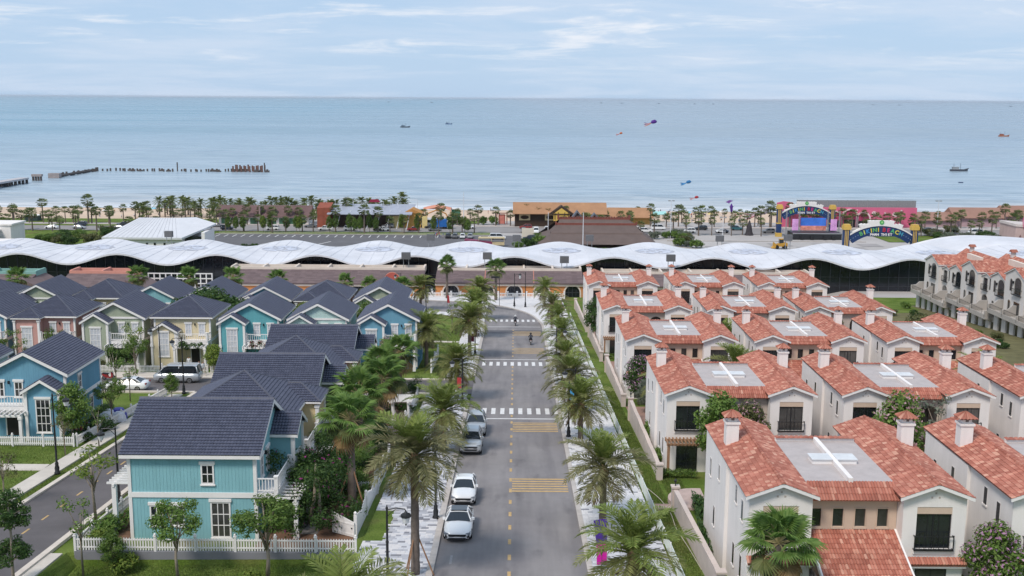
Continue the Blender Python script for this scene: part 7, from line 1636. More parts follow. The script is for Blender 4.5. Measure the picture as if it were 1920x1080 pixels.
# welcome arches with coloured lettering
LETC = {'B': (.10, .36, .14), 'I': (.55, .60, .12), 'K': (.05, .22, .45), 'I2': (.62, .50, .05), 'N': (.12, .38, .12), 'I3': (.60, .45, .05), 'B2': (.45, .03, .06), 'E': (.5, .05, .18), 'A': (.08, .36, .16), 'C': (.62, .52, .08), 'H': (.06, .30, .42)}
LT = [('B', 'B'), ('I', 'I'), ('K', 'K'), ('I', 'I2'), ('N', 'N'), ('I', 'I3'), (' ', ''), ('B', 'B2'), ('E', 'E'), ('A', 'A'), ('C', 'C'), ('H', 'H')]
navy = M('arch_navy', (.018, .045, .13), .6, .06, .5); ylw = M('arch_yellow', (.58, .38, .09), .7, .08)
LETM = {}
def letter(root, ch, x, y, z, size, m, rot=0.):
    if (ch, size) not in LETM:
        cu = bpy.data.curves.new('letter', 'FONT'); cu.body = ch; cu.size = size; cu.extrude = .08; cu.align_x = 'CENTER'; cu.offset = size*.03; cu.resolution_u = 3
        o = bpy.data.objects.new('tmp', cu); COL.objects.link(o); dg = bpy.context.evaluated_depsgraph_get(); me = bpy.data.meshes.new_from_object(o.evaluated_get(dg)); bpy.data.objects.remove(o); LETM[(ch, size)] = me
    me = LETM[(ch, size)]; o = bpy.data.objects.new('letter', me)
    if not me.materials: me.materials.append(m)
    o.material_slots[0].link = 'OBJECT'; o.material_slots[0].material = m
    o.location = (x, y, z); o.rotation_euler = Matrix.Rotation(rot, 3, 'Y').to_euler() if False else (math.pi/2, -rot, 0); return link(o, root)
def gate_arch(label, loc):
    t = thing('welcome_arch', label, 'gate', loc, 0, 'lettered welcome arches'); W = 20.4; cx = W/2; R = 15.0; zc = 11.0-R; a_max = math.asin((cx-1.2)/R)
    for x in (0, W-1.6):
        p = part('pillar', MB().box(x, x+1.6, 0, 1.6, 1.4, 11), navy, t); part('pillar_top', MB().box(x-.25, x+1.85, -.25, 1.85, 9.9, 10.9).box(x-.05, x+1.65, -.05, 1.65, 10.9, 11.4), ylw, p); part('pillar_base', MB().box(x-.2, x+1.8, -.2, 1.8, -.3, 1.4), ylw, p)
        part('pillar_fluting', MB().box(x+.2, x+.4, -.06, 0, 5.0, 9.9).box(x+.6, x+.8, -.06, 0, 5.0, 9.9).box(x+1.0, x+1.2, -.06, 0, 5.0, 9.9).box(x-.1, x+1.7, -.1, 1.7, 4.6, 5.0), ylw, p)
    n = 24; b = MB(); wb = MB()
    for i in range(n):
        a0, a1 = -a_max+2*a_max*i/n, -a_max+2*a_max*(i+1)/n
        b.prism([(cx+q*math.sin(a), zc+q*math.cos(a)) for q, a in ((R-2.3, a0), (R, a0), (R, a1), (R-2.3, a1))], .3, 1.3)
        top = lambda a: max(R+.35, (12.45-zc)/math.cos(a)) if abs(math.sin(a)*R) < 3.4 else (max(R+.35, (11.45-zc)/math.cos(a)) if abs(math.sin(a)*R) < 5.6 else R+.35)
        am = (a0+a1)/2; wb.prism([(cx+q*math.sin(a), zc+q*math.cos(a)) for q, a in ((R+.002, a0), (top(am), a0), (top(am), a1), (R+.002, a1))], .1, 1.5)
    part('arch_band', b, navy, t); part('cream_crest', wb, M('crest_cream', (.72, .69, .66), .7, .05), t)
    e = part('emblem', MB().prism([(cx+.62*math.cos(a), 12.0+.62*math.sin(a)) for a in np.linspace(0, 6.0, 18)], -.05, .09), M('emblem_green', (.07, .34, .10), .6), t); part('emblem_centre', MB().prism([(cx, 12.42), (cx+.32, 12.0), (cx, 11.65), (cx-.32, 12.0)], -.1, -.055), M('emblem_pale', (.30, .58, .22), .6), e)
    N_ = len(LT); sp_ = .92; wd = {'I': .55}; pos = 0; xs__ = []
    for ch, k in LT: w_ = {'I': .62, ' ': .5}.get(ch, 1.02); xs__.append(pos+w_/2); pos += w_
    for (ch, k), xx in zip(LT, xs__):
        if ch == ' ': continue
        a = (xx-pos/2)*1.18/(R-1.2); letter(t, ch, cx+(R-1.55)*math.sin(a), .2, zc+(R-1.55)*math.cos(a), 1.55, M('letter_'+k, LETC[k], .5, 0), -a)
    s2 = 'PHAN THIET'
    for i, ch in enumerate(s2):
        if ch != ' ': letter(t, ch, cx+(i-4.5)*.62, .2, zc+R-2.35-.35, .92, white)
    part('sign_plate', MB().box(cx-3.6, cx+3.6, .28, .36, zc+R-2.9, zc+R-1.9), navy, t)
    for s in (-1, 1):
        for i in range(7): a = s*(.36+.055*i); part('star', lambda: MB().prism([(.12*math.cos(q)*(1 if k % 2 == 0 else .5), .12*math.sin(q)*(1 if k % 2 == 0 else .5)) for k, q in enumerate(np.linspace(0, 5.65, 10))], -.04, .02), M('star_pale', (.35, .45, .55), .6), t, (cx+(R-1.1)*math.sin(a), .26, zc+(R-1.1)*math.cos(a)), key='star')
    return t
gate_arch('navy welcome arch with coloured letters standing in front of the stage', (93, 387, -25.15)); gate_arch('navy welcome arch with coloured letters rising just behind the wavy white roof', (90.7, 300, -22.2))
stg = thing('stage', 'black outdoor stage with pink and blue screens under the farther arch', 'stage', (96.5, 378, -25.0)); part('deck', MB().box(0, 17, 0, 8, -.3, 2.3), black, stg); part('trim', MB().box(-.1, 17.1, -.12, 0, 2.0, 2.3), M('grey_steel'), stg)
scr = M('screen_blue', (.05, .16, .55), .4, .3, .3, emit=('#3060c0', .15)); sc2 = M('screen_pink', (.55, .30, .55), .4, .35, .6, emit=('#c080c0', .15)); sc3 = M('screen_salmon', (.60, .25, .20), .4, .5, .7, emit=('#c06050', .1))
part('back_screen', MB().box(4, 13, 6, 6.2, 4.2, 7.0), scr, stg); part('lower_screen', MB().box(4, 13, 5.9, 6.0, 2.6, 4.2), sc3, stg)
for x in (1.0, 14.5): part('side_screen', lambda: MB().box(0, 2.2, 5.5, 5.7, 2.6, 6.6), sc2, stg, (x, 0, 0), key='stss')
for x in (-1.2, 3.3, 13.4, 17.4): part('truss', lambda: MB().box(-.2, -.1, 5, 5.1, -.3, 9.5).box(.1, .2, 5, 5.1, -.3, 9.5).box(-.2, -.1, 5.3, 5.4, -.3, 9.5).box(.1, .2, 5.3, 5.4, -.3, 9.5), M('grey_steel'), stg, (x, 0, 0), key='sttr')
for x in (3, 6.5, 11, 14): part('loudspeaker', lambda: MB().box(-.5, .5, -.9, -.3, -.3, 1.2), plas, stg, (x, 0, 0), key='stls')
for x, y, w_, h, lab in ((156, 424, 17, 5.2, 'pink-walled house with brown roof right of the pink arcade'), (171, 425, 20, 7.0, 'long brown-roofed hall at the right behind the palms'), (193, 430, 22, 7.4, 'brown-roofed hall at the right picture edge')):
    bt = thing('brown_roof_hall', lab, 'hall', (x, y, -25.5)); part('wall', MB().box(.6, w_-.6, 1, 12, -1, h*.5), M('mauve_wall', (.42, .29, .31), .85, .08), bt); part('roof', MB().prism([(0, h*.5), (6.5, h), (13, h*.5), (13, h*.5-.2), (0, h*.5-.2)], 0, w_, axis='x'), M('brown_clay_roof', (.30, .17, .13), .85, .1, .3), bt)
rb = thing('arcade_building', 'pinkish building with pointed arches and a round pink sign at the right edge', 'building', (164.5, 358, -24.8)); part('wall', MB().prism([(0, -1), (0, 7.2), (16, 6.0), (16, -1)], 0, 12), M('dusty_pink_wall', (.47, .35, .32), .85, .1, .4), rb); part('cornice', MB().prism([(-.3, 7.2), (-.3, 8.0), (16.2, 6.8), (16.2, 6.0)], -.3, 12), M('pale_cornice', (.56, .50, .47), .85), rb)
for i in range(7): part('pointed_arch', lambda: MB().prism([(-.55, .2), (.55, .2), (.55, 3.2), (0, 4.5), (-.55, 3.2)], -.08, .02), M('mauve_dark', (.18, .10, .10), .8), rb, (1.6+i*2.0, 0, 0), key='rba')
rsg = part('sign_disc', MB().prism([(3.2+1.15*math.cos(a), 8.9+2.5*math.sin(a)) for a in np.linspace(0, 6.0, 22)], -.5, -.2), M('sign_pale', (.62, .50, .53), .7), rb); part('ring', MB().tube([(3.2+1.2*math.cos(a), -.4, 8.9+2.6*math.sin(a)) for a in np.linspace(0, 6.2832, 26)], .16, 6, False), M('pink_ring', (.55, .11, .20), .6), rsg); part('emblem', MB().tube([(2.7, -.55, 7.6), (2.8, -.55, 10.1), (3.2, -.55, 8.8), (3.6, -.55, 10.1), (3.7, -.55, 7.6)], .10, 5), M('pink_ring'), rsg)
ld = thing('led_sign', 'small red-lit message board on posts at the right edge', 'sign', (167.5, 355, -24.8)); part('panel', MB().box(0, 4.6, 0, .4, 2.2, 5.4), M('led_dark', (.03, .01, .03), .5), ld)
for r_i in range(3): part('lit_row', MB().box(.4, 2.0+.7*r_i, -.05, -.002, 2.7+.85*r_i, 3.1+.85*r_i), M('led_lit', (.4, .02, .08), .5, 0, emit=('#d02040', .8)), ld)
part('post', MB().box(.6, .9, .1, .3, -.5, 2.2).box(3.7, 4.0, .1, .3, -.5, 2.2), black, ld)
lo = thing('wheel_loader', 'yellow wheel loader parked behind the wavy roof', 'loader', (83.5, 352, -24.7)); yl = M('loader_yellow', (.50, .27, .04), .6, .15, 1); part('body', MB().prism([(1.6, .8), (4.6, .8), (4.6, 1.9), (3.9, 2.1), (1.6, 1.7)], -.8, .8), yl, lo); part('cab', MB().box(2.0, 3.3, -.7, .7, 1.7, 3.1), cg, lo); part('cab_roof', MB().box(1.9, 3.4, -.8, .8, 3.1, 3.25), yl, lo); part('bucket', MB().prism([(-.4, .2), (.6, .2), (.9, 1.5), (.3, 2.1), (.2, .8)], -1.2, 1.2), yl, lo); part('boom', MB().bar((.5, -.6, 1.1), (2.0, -.5, 1.6), .12).bar((.5, .6, 1.1), (2.0, .5, 1.6), .12), yl, lo)
for x in (1.2, 3.8):
    for y in (-.9, .9): part('wheel', lambda: MB().tube([(0, -.22, 0), (0, .22, 0)], [.62, .62], 12), tyre, lo, (x, y, .6), key='low')
for i, (x, y, h, lab) in enumerate(((152.5, 394, 12.4, 'tall white light mast with twin heads right of the pink arcade'), (54.2, 380, 13.0, 'tall grey light mast by the turquoise awnings'), (69.8, 366, 8.6, 'white light mast left of the yellow loader'), (-19.0, 400, 14.0, 'thin pole standing before the salmon tent'), (11.2, 372, 9.5, 'pole left of the tiered brown hall'), (21.5, 345, 12.0, 'thin pole rising before the tiered brown roof'), (169.5, 345, 14, 'white mast beside the red message board'))):
    lm = thing('light_mast', lab, 'light mast', (x, y, gz(x, y)), 0, 'light masts'); part('pole', lambda: MB().lathe([(.17, 0), (.10, h)], 8), tube, lm, key=('lm', h))
    if i in (0, 1, 2, 6): part('head', lambda: MB().box(-1.1, -.35, -.3, .3, h-.1, h+.25).box(.35, 1.1, -.3, .3, h-.1, h+.25).box(-.35, .35, -.06, .06, h, h+.1), M('grey_steel'), lm, key=('lmh', h))
# far cars
def region(x):
    for lim, t in ((-150, 'at the far left'), (-120, 'left of the white gabled hall'), (-78, 'before the long brown-roofed hall'), (-37, 'before the open club'), (-2, 'near the photo gate'), (36, 'before the half-timbered restaurant'), (62, 'near the turquoise awnings'), (93, 'left of the farther arch'), (155, 'before the pink arcade')):
        if x < lim: return t
    return 'at the far right'
cr = random.Random(11); FC = [(-103, 'suv', 'navy', 0), (-91, 'suv', 'white', 0), (-72, 'pickup', 'white', 0), (-58, 'suv', 'white', 0), (-52, 'saloon', 'black', 0), (-50, 'suv', 'grey', 1), (-45.5, 'saloon', 'white', 0), (-39.5, 'suv', 'red', 0), (-34, 'saloon', 'black', 1), (-61, 'saloon', 'navy', 1), (-27, 'saloon', 'grey', 0), (-25.0, 'suv', 'white', 1), (-15, 'saloon', 'white', 1), (1.5, 'suv', 'red', 1), (-79, 'saloon', 'grey', 1), (-109, 'saloon', 'grey', 1), (10.5, 'saloon', 'white', 0),
      (61, 'suv', 'white', 0), (67, 'suv', 'black', 1), (73, 'saloon', 'navy', 0), (78, 'saloon', 'white', 0), (85, 'suv', 'teal', 1), (90, 'suv', 'grey', 0), (56, 'van', 'white', 1), (50, 'suv', 'white', 0), (130, 'suv', 'grey', 0), (136, 'van', 'white', 1), (143, 'suv', 'navy', 0), (157, 'saloon', 'navy', 1), (165, 'van', 'white', 0), (-172, 'saloon', 'white', 0), (-165, 'suv', 'navy', 1), (-157, 'saloon', 'silver', 0), (-149, 'suv', 'black', 1), (-142, 'saloon', 'grey', 0), (-134, 'saloon', 'white', 1)]
for i, (x, k, c, lane) in enumerate(FC):
    right = region(x) if True else 'before the open club' if -75 < x < -35 else 'before the long brown-roofed hall' if -120 < x <= -75 else 'left of the white gabled hall' if x <= -120 else 'near the photo gate' if x < 20 else 'left of the farther arch' if x < 95 else 'right of the pink arcade'
    far_car(k, c, x, 397+lane*9.5, math.pi/2 if cr.random() < .5 else -math.pi/2, '%s %s parked along the beach road %s' % (c, {'suv': 'off-roader', 'saloon': 'saloon', 'van': 'minibus', 'pickup': 'pickup truck'}[k], right), 'cars along the beach road')
for i, (x, c) in enumerate(((-23.2, 'black'), (-20.8, 'grey'), (-18.2, 'white'), (-15.6, 'silver'))): far_car('suv', c, x, 378, math.pi, '%s off-roader parked nose to tail in the car park behind the wavy roof' % c, 'cars in the car park')
far_car('van', 'white', -3.5, 372.5, math.pi/2, 'white minibus standing in the car park behind the wavy roof', 'cars in the car park'); far_car('suv', 'navy', 2.5, 371.0, -math.pi/2, 'dark off-roader behind the white minibus in the car park', 'cars in the car park')
far_car('suv', 'grey', 3.0, 392, 0, 'grey off-roader driving on the pale lane left of the cream wall', 'cars in the car park'); far_car('van', 'white', 7.5, 391, 0, 'white van coming along the lane left of the cream wall', 'cars in the car park'); far_car('suv', 'white', 11.5, 396, 0, 'white off-roader turning at the lane left of the cream wall', 'cars in the car park')
tk = thing('lorry', 'blue and white lorry parked before the salmon tent', 'lorry', (-31.5, 404, gz(-30, 404))); part('box', MB().box(0, 6, 0, 2.4, .8, 3.6), M('lorry_blue', (.02, .12, .38), .5, .1), tk); part('cab', MB().box(6.1, 8.0, .1, 2.3, .5, 3.0), paint('white'), tk)
for x in (1.2, 4.8, 7.1): part('wheel', lambda: MB().tube([(0, .0, .5), (0, .3, .5)], [.5, .5], 10), tyre, tk, (x, 0, 0), key='tkw')
wb_ = thing('coach', 'white and blue coach beside the blue lorry', 'coach', (-33.5, 409, gz(-30, 409))); part('body', MB().box(-4, 5, 0, 2.5, .5, 3.5), paint('white'), wb_); part('windows', MB().box(-3.8, 4.8, -.03, -.001, 1.9, 2.9), cg, wb_); part('wheel', MB().tube([(-2, .0, .5), (-2, .3, .5)], [.5, .5], 10), tyre, wb_); part('wheel', MB().tube([(3, .0, .5), (3, .3, .5)], [.5, .5], 10), tyre, wb_)
bus = thing('tram_car', 'maroon and cream sightseeing trolley behind the wavy roof', 'trolley', (-16.5, 352, -24.7)); part('body', MB().prism([(0, .5), (9, .5), (9, 1.6), (.4, 2.4), (0, 2.2)], 0, 2.3), M('trolley_maroon', (.22, .04, .09), .5), bus); part('roof', MB().box(4.5, 13, -.1, 2.4, 2.7, 3.0), M('cream_panel'), bus); part('frame', MB().box(4.6, 4.75, 0, 2.3, 1.5, 2.7).box(8.7, 8.85, 0, 2.3, 1.5, 2.7).box(12.8, 12.95, 0, 2.3, .5, 2.7).box(9, 12.8, 0, 2.3, .5, 1.4), M('cream_panel'), bus)

# far palms, thickets
FM = [leafmat('far_palm_leaf', [(0, (.075, .11, .03)), (1, (.175, .205, .07))], .2), leafmat('far_palm_leaf_dull', [(0, (.085, .07, .04)), (1, (.17, .135, .085))], .2)]
def far_palm_meshes(s, fan):
    r = random.Random(s); h = r.uniform(3.6, 5.0) if fan else r.uniform(3.2, 4.2); m = MB()
    for i in range(34 if fan else 22):
        a = i*2.4; el = rad(75-135*i/(34 if fan else 22)+r.uniform(-10, 10)); L = r.uniform(1.1, 1.55) if fan else r.uniform(1.8, 2.5); m.sh = r.random(); m.mi = 1 if el < rad(-42) else 0
        d = Vector((math.cos(a)*math.cos(el), math.sin(a)*math.cos(el), math.sin(el))); sd = Vector((-math.sin(a), math.cos(a), 0)); c = Vector((0, 0, h))
        if fan:
            for k in range(5): q = (d+sd*(k-2)*.32).normalized(); q2 = (d+sd*(k-1.5)*.32).normalized(); m.sh = r.random(); m.poly([c+d*L*.45, c+q*L*1.05-Vector((0, 0, .12)), c+q2*L*.98])
        else:
            for k in range(7):
                t0 = .15+.12*k; p0 = c+d*L*t0-Vector((0, 0, L*.5*t0*t0)); m.sh = r.random()
                for sgn in (-1, 1): m.poly([p0-d*.09, p0+d*.12, p0+(d*.5+sd*sgn)*.5-Vector((0, 0, .2))])
            m.poly([c, c+d*L*.5+sd*.04-Vector((0, 0, L*.12)), c+d*L-Vector((0, 0, L*.5)), c+d*L*.5-sd*.04-Vector((0, 0, L*.12))])
    return trunk_mesh(h, .20, .13, n=6).mesh('trunk', palmbark), m.mesh('crown', FM)
FP = [far_palm_meshes(i, i < 4) for i in range(7)]
pr2 = random.Random(21)
def far_palm(x, y, s, k, label, group):
    t = thing('palm_tree', label, 'palm tree', (x, y, gz(x, y)-.05), pr2.uniform(0, 6.3), group); t.scale = (s, s, s*pr2.uniform(.85, 1.15)); part('trunk', FP[k][0], None, t); part('crown', FP[k][1], None, t)
g1 = 'fan palms along the beach road'; l1 = 'small fan palm in the rows beside the beach road'
for i in range(168):
    x = -225+(i//2)*5.3+pr2.uniform(-1.8, 1.8); y = (390, 417)[i % 2]+pr2.uniform(-2, 2)
    if -13 < x < 14 and y < 400: continue
    if 91 < x < 116: y = 418
    rg = 'on the %s verge, %s' % ('near' if i % 2 == 0 else 'seaward', region(x)); far_palm(x, y, pr2.uniform(1.05, 1.6), pr2.randrange(4), 'small fan palm '+rg, 'fan palms '+rg)
g2 = 'coconut palms on the sand'; l2 = 'coconut palm on the sand between the beach road and the sea'
for i in range(60): x = -152+i*1.8+pr2.uniform(-1.5, 1.5); far_palm(x, pr2.uniform(440, 462), pr2.uniform(1.25, 1.9), 4+pr2.randrange(3), 'coconut palm on the sand, '+region(x).replace('before', 'behind'), 'coconut palms on the sand, '+region(x).replace('before', 'behind'))
for i in range(26): far_palm(48+i*6+pr2.uniform(-2, 2), pr2.uniform(424, 436), pr2.uniform(.9, 1.25), pr2.randrange(4), l2+' at the right', g2+' at the right')
for i, (x, y, s) in enumerate(((-205, 420, 1.35), (-196, 424, 1.5), (-186, 428, 1.6), (-170, 418, 1.45), (-163, 415, 1.7), (-176, 410, 1.2), (-146, 418, 1.35), (-139, 412, 1.3))): far_palm(x, y, s, i % 4, 'taller fan palm standing before the open sand at the far left', 'tall palms at the far left')
g3 = 'dark trees by the white hall'
for i in range(34): tree('dark bushy tree left of the white gabled hall', G(-158+pr2.uniform(0, 42), 348+pr2.uniform(0, 50)), 'mass', pr2.choice(('dark', 'green', 'olive')), pr2.uniform(.7, 1.3), group=g3)
g4 = 'trees right of the tiered hall'
for i in range(14): tree('greyish green tree right of the tiered brown hall', G(46+pr2.uniform(0, 14), 350+pr2.uniform(0, 36)), 'mass', pr2.choice(('olive', 'grey', 'green')), pr2.uniform(.6, .95), group=g4)
g5 = 'trees by the message board'
for i in range(18): tree('dark tree before the brown-roofed halls at the right', G(146+pr2.uniform(0, 22), 364+pr2.uniform(0, 40)), 'mass', pr2.choice(('olive', 'grey', 'dark')), pr2.uniform(.7, 1.1), group=g5)
g6 = 'leafy trees on the beach road'
for i in range(34):
    x = -104+i*2.75+pr2.uniform(-1.3, 1.3)
    if pr2.random() < .35: continue
    tree('leafy roadside tree '+region(x), G(x, 390.5+pr2.uniform(-1.5, 1.5)), 'round', pr2.choice(('green', 'lime', 'green')), (.95, .95, pr2.uniform(1.2, 1.6)), group='roadside trees '+region(x))
for i, (x, y, c, s) in enumerate(((4.5, 352, 'dark', .95), (8.5, 358, 'green', 1.05), (1.0, 348, 'green', .75), (8, 372, 'green', .8))): tree(('dark bushy tree at the left end of the tiered hall', 'taller green tree at the left end of the tiered hall', 'lower green tree by the white van lane', 'green tree behind the cream wall')[i], G(x, y), 'mass', c, s)
for i, x in enumerate((-29, -25, -21.5, -12.5, -8.5)): tree(('green tree by the green kiosk', 'dense green tree behind the lawn', 'green tree at the edge of the beach lawn', 'round-topped tree on the beach lawn', 'columnar tree left of the photo gate')[i], G(x, 418+i), 'mass', 'green', (.75, .75, 1.1))
for i in range(9): tree('clump of tall shrubs in front of the tiered hall', G(22+i*3.1, 340), 'mass', pr2.choice(('olive', 'green')), .5, group='shrubs before the tiered hall')
tree('clipped hedge block at the left behind the wavy roof', G(-155, 360), 'mass', 'dark', (2.0, 1.2, .8), 'hedge', 'hedge')
for i in range(3): tree('low dark bush in the car park bed', G(-86+i*2, 345), 'mass', 'dark', .45, group='bushes in the car park bed')
ct = thing('conical_tree', 'dark triangular cloth structure among the parked cars', 'kite', (84, 391, gz(84, 391))); part('cloth', MB().lathe([(1.6, 0), (1.2, 1.2), (.9, 3.0), (.3, 5.0), (.05, 5.4)], 8), M('dark_cloth', (.045, .04, .045), .8, .2), ct)

# bathers and strollers
pmesh = []
for q, (tc_, bc) in enumerate(((WH, DK), (RD, BK), (BL, PK), (PK, BL), (BK, WH))): pmesh.append(paint_body(body_skin(*(STAND if q % 2 else WALK), 'person'), cloth(*tc_), cloth(*bc)))
def stroller(x, y, label, group):
    o = bpy.data.objects.new('person', pr2.choice(pmesh)); link(o); o.location = (x, y, gz(x, y) if y < 515 else SEA-.6); o.rotation_euler = (0, 0, pr2.uniform(0, 6.3)); tag(o, label, 'person', group)
for i in range(70): stroller(62+pr2.uniform(0, 34), pr2.uniform(432, 500), 'person on the crowded beach right of the restaurant', 'people on the beach')
for i in range(30): stroller(-180+pr2.uniform(0, 95), pr2.uniform(440, 500), 'person strolling on the sand at the left', 'people on the left sand')
for i in range(16): stroller(-24+pr2.uniform(0, 22), pr2.uniform(424, 505), 'person near the photo gate on the sand', 'people by the photo gate')
for i in range(22): stroller(95+pr2.uniform(0, 18), pr2.uniform(388, 402), 'person in the crowd around the stage', 'people around the stage')
for i in range(8): stroller(-29+pr2.uniform(0, 7), pr2.uniform(374, 380), 'person beside the four cars in the car park', 'people in the car park')
for i in range(9): stroller(99+pr2.uniform(0, 4), 330+pr2.uniform(-1, 4), 'person in the dark group on the square under the nearer arch', 'people under the nearer arch')
for i in range(10):
    u_ = thing('beach_umbrella', 'beach parasol on the sand %s' % ('at the left' if i < 5 else 'right of the restaurant'), 'parasol', G(-172+i*16 if i < 5 else 58+(i-5)*8, pr2.uniform(455, 480)), 0, 'beach parasols %s' % ('left' if i < 5 else 'right')); part('pole', lambda: MB().lathe([(.04, 0), (.03, 2.2)], 6), white, u_, key='bup'); part('canopy', lambda: MB().lathe([(1.5, 1.9), (.8, 2.35), (.05, 2.6)], 10), M('parasol_%d' % (i % 3), ((.66, .62, .58), (.25, .50, .62), (.62, .50, .20))[i % 3], .7, .08), u_, key=('buc', i % 3))
bh = thing('beach_hut', 'small dark glass hut with a white roof on the sand at the left', 'hut', (-191.5, 424, -25.5)); part('wall', MB().box(0, 5, 0, 4, -.4, 2.0), M('hut_dark', (.035, .06, .06), .5), bh); part('roof', MB().box(-.4, 5.4, -.4, 4.4, 2.0, 2.25), white, bh)
# kites over the beach: ripstop shapes with body and tails
def kite(label, loc, size, cols, kind):
    t = thing('kite', label, 'kite', loc, 0, 'kites in the air'); m = [M('kite_'+n, c, .6, .1, 2, transl=.2) for n, c in cols]
    if kind == 'octopus':
        b = MB(); b.tube([(0, 0, 0), (.3, .1, .25), (.8, .2, .4), (1.3, .2, .35)], [.10, .45, .5, .2], 10); b.mi = 0
        me = part('head', MB().tube([(.0, 0, 0), (.3, .05, .2), (.9, .1, .35), (1.35, .1, .3)], [.12, .42, .46, .15], 10), m[0], t, smooth=True)
        for i in range(6): a = i*.35-.9; part('tail', MB().tube([(.0, 0, .0), (-.6, .1*i-.2, -.25+a*.15), (-1.2, .1*i-.2, -.35+a*.35), (-1.7, .1*i-.3, -.3+a*.55)], [.12, .10, .07, .02], 5), m[1+i % (len(m)-1)], t)
    elif kind == 'delta':
        part('wing', MB().prism([(-1.2, -.1), (0, .55), (1.3, .35), (.5, -.05), (-.1, -.5)], -.03, .03), m[0], t); part('keel', MB().prism([(-.1, 0), (.3, .1), (-.2, -.9)], -.03, .03), m[1], t, rz=.8)
    else:
        part('body', MB().tube([(0, 0, 1.0), (0, .05, .5), (.05, 0, -.3), (0, 0, -1.0)], [.05, .3, .24, .03], 7), m[0], t, smooth=True); part('fin', MB().prism([(-.5, .4), (.5, .5), (.1, .1), (-.1, .1)], -.02, .02), m[1], t)
    t.scale = (size,)*3; return t
P_, B_, O_, W_, R_2, V_ = ('purple', (.10, .03, .26)), ('blue', (.03, .18, .42)), ('orange', (.55, .15, .05)), ('white', (.62, .62, .66)), ('red', (.40, .04, .05)), ('violet', (.22, .10, .36))
kite('large octopus kite in purple, orange and white, highest over the sea', (72.0, 590, 10.3), 2.3, [P_, O_, W_, P_], 'octopus'); kite('small orange fish-like kite left of the large octopus kite', (55.5, 592, 4.4), 1.2, [O_, R_2, W_], 'octopus')
kite('blue kite above the beach right of the restaurant', (75.5, 485, -13.6), 1.6, [B_, ('sky', (.10, .30, .55)), B_], 'octopus'); kite('red and white kite low over the crowded beach', (74.5, 455, -17.6), 1.25, [R_2, W_, R_2], 'octopus'); kite('small violet delta kite low over the sand', (88.0, 450, -18.6), 1.3, [V_, V_], 'delta'); kite('upright purple kite standing over the sand near the farther arch', (87.0, 440, -20.5), 2.1, [P_, V_], 'tall'); kite('white and pink inflatable figure kite by the palm left of the pink arcade', (96, 432, -21.5), 3.2, [W_, ('rosy', (.5, .2, .22)), W_], 'octopus')

# ruined pier and piles
pc_ = M('pier_concrete', (.30, .26, .25), .9, .15, .5); pdk = M('pier_dark', (.10, .085, .08), .95, .2, 1)
pi1 = thing('pier', 'surviving concrete pier deck on thick legs at the left edge', 'pier', (-296.5, 590, SEA)); part('deck', MB().box(0, 6, 0, 63, 2.4, 3.4), M('pier_deck', (.44, .42, .43), .9, .1, .3), pi1)
for i in range(6):
    for x in (.8, 3, 5.2): part('leg', lambda: MB().box(-.6, .6, -.6, .6, -2, 2.4), pdk, pi1, (x, 61.5-i*(5 if i % 2 else 11), 0), key='pleg')
pi2 = thing('pier_stub', 'short broken pier bay standing alone beside the pier deck', 'pier', (-297.5, 672, SEA)); part('beam', MB().box(0, 6.2, 0, 2.5, 2.6, 4.0), pc_, pi2)
for i in range(4): part('leg', lambda: MB().box(-.45, .45, .4, 1.6, -2, 2.6), pdk, pi2, (.7+i*1.6, 0, 0), key='pl2_')
pi3 = thing('broken_pier', 'collapsed brown pier run with rows of stumps curving out to sea', 'pier', (-297, 695, SEA)); part('deck', MB().prism([(0, -2), (7, -2), (7, 3.0), (0, 3.0)], 0, 4), pc_, pi3); part('slumped_beam', MB().tube([(4, 3, .9), (5.4, 30, 1.3), (4.2, 68, 1.0)], .9, 5), pdk, pi3)
for i in range(22): part('stump', lambda: MB().box(-.5, .5, -.5, .5, -2, 3.2), pdk, pi3, (4.6+pr2.uniform(-1.3, 1.3), 6+i*3.0, pr2.uniform(-1.6, -.3)), key='pst')
for i in range(46):
    x = -288+i*2.55+pr2.uniform(-.8, .8); big = pr2.random() < .3; hh = 11 if i in (20, 44) else 1.8+pr2.uniform(0, .8)
    if i in (20, 44): o = part('pile', lambda: MB().box(-.35, .35, -.35, .35, -2, 6.2), pdk, None, (x, 768, SEA), key='pile_t')
    elif big: o = part('pile', lambda: MB().box(-1.5, 1.5, -.6, .6, -2, 1.4).box(-.6, .6, -.5, .5, 1.4, 2.2), pdk, None, (x, 766+pr2.uniform(-3, 3), SEA-pr2.uniform(0, .6)), key='pile_b')
    else: o = part('pile', lambda: MB().box(-.45, .45, -.45, .45, -2, 2.2), pdk, None, (x, 766+pr2.uniform(-3, 3), SEA-pr2.uniform(0, .8)), key='pile_s')
    tag(o, ('tall thin post in the line of pier stumps, ' + ('middle one' if i == 20 else 'one by the pile group')) if i in (20, 44) else ('broken pier block in the line of stumps at sea' if big else 'single pier stump in the line out at sea'), 'pile', 'posts in the sea' if i in (20, 44) else ('broken pier blocks' if big else 'pier stumps at sea'))
for i in range(16): o = part('pile', lambda: MB().box(-.5, .5, -.5, .5, -2, 4.6), M('pile_brown', (.15, .085, .07), .9, .2, 1), None, (-197+(i % 8)*2.9, 764+(i//8)*8, SEA+pr2.uniform(-.8, .5)), key='pile_g'); tag(o, 'brown pile in the dense group at the seaward end of the old pier', 'pile', 'dense pile group')
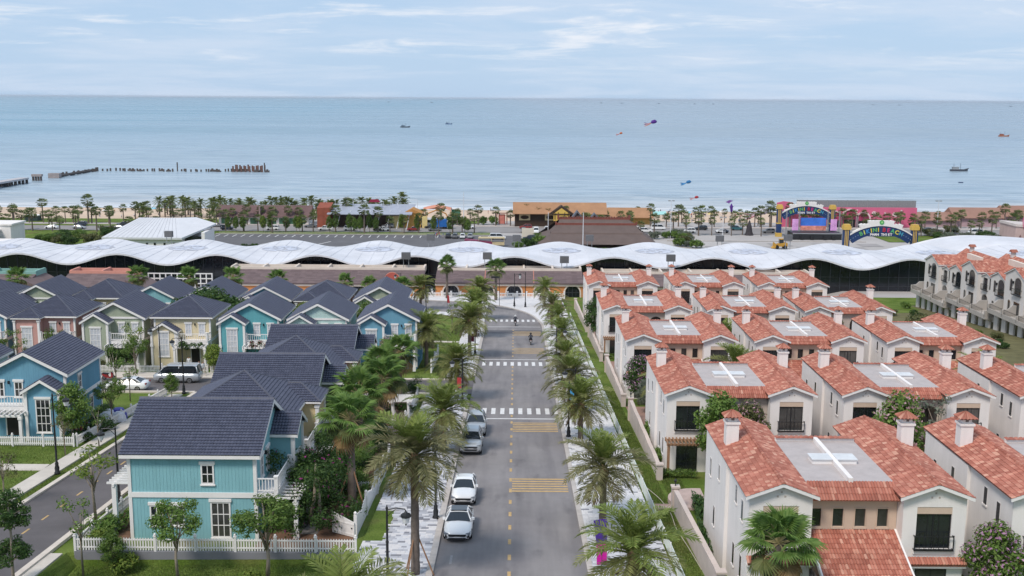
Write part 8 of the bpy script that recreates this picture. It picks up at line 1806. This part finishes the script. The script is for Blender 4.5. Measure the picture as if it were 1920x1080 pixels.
# boats
def boat(label, loc, L, hullc, cabinc, rz=0, flag=False):
    t = thing('fishing_boat', label, 'boat', loc, rz, 'boats out at sea'); part('hull', lambda: MB().slab([(-.5, -.10), (-.3, -.15), (.25, -.15), (.42, -.08), (.55, 0), (.42, .08), (.25, .15), (-.3, .15), (-.5, .10)], -.05, .11).prism([(.3, .11), (.56, .11), (.60, .19)], -.03, .03), M('hull_'+hullc[0], hullc[1], .6, .1), t, key=('hull', hullc[0])); part('cabin', lambda: MB().box(-.38, -.02, -.09, .09, .11, .24).box(-.40, .02, -.10, .10, .24, .26), M('boatcabin_'+cabinc[0], cabinc[1], .6, .1), t, key=('cab', cabinc[0])); part('mast', lambda: MB().bar((.10, 0, .1), (.10, 0, .48), .010).bar((-.3, 0, .26), (-.3, 0, .46), .008), black, t, key='bmast'); t.scale = (L,)*3; return t
DB, DG, OR = ('dark', (.06, .07, .09)), ('bluegrey', (.16, .22, .28)), ('orange', (.33, .13, .07))
boat('dark fishing boat with cabin, farther left of two at mid sea', (-195, 1937, SEA), 16, DB, DG); boat('smaller blue boat right of the dark mid-sea boat', (-134, 2192, SEA), 13, ('blue', (.05, .09, .22)), DG); boat('dark trawler nearest the beach at the right', (332, 824, SEA), 12.5, DB, ('grey', (.30, .32, .34))); boat('orange fishing boat near the right edge', (727, 1648, SEA), 15, OR, ('rust', (.30, .10, .06)))
o = part('dinghy', MB().slab([(-1.5, -.5), (.8, -.6), (1.6, 0), (.8, .6), (-1.5, .5)], -.3, .5), M('dinghy_dark', (.03, .05, .12), .6), None, (286.5, 706, SEA)); tag(o, 'tiny dark dinghy below the trawler at the right', 'dinghy')
for i, (x, y) in enumerate(((-1380, 12000), (-870, 11400), (980, 12800), (1200, 12600), (1620, 12600), (1900, 11800), (2130, 12000), (4050, 12600), (4280, 12400), (4900, 11000))): boat('tiny boat on the horizon', (x, y, SEA), 26, DB, DG)

# ------------------------------------------------------------------ sea air
hz = MB(); X0, X1, Y0, Y1, Z0, Z1 = -62000, 62000, -400, 62000, -60, 29.5
hz.box(X0, X1, Y0, Y1, Z0, Z1)
hm = bpy.data.materials.new('haze_air'); hm.use_nodes = True; t_ = hm.node_tree; t_.nodes.remove(t_.nodes['Principled BSDF'])
pv = t_.nodes.new('ShaderNodeVolumePrincipled'); pv.inputs['Color'].default_value = (.86, .92, 1, 1); pv.inputs['Density'].default_value = .00002; pv.inputs['Anisotropy'].default_value = .2
t_.links.new(pv.outputs[0], t_.nodes['Material Output'].inputs['Volume'])
stuff('haze', hz, hm)
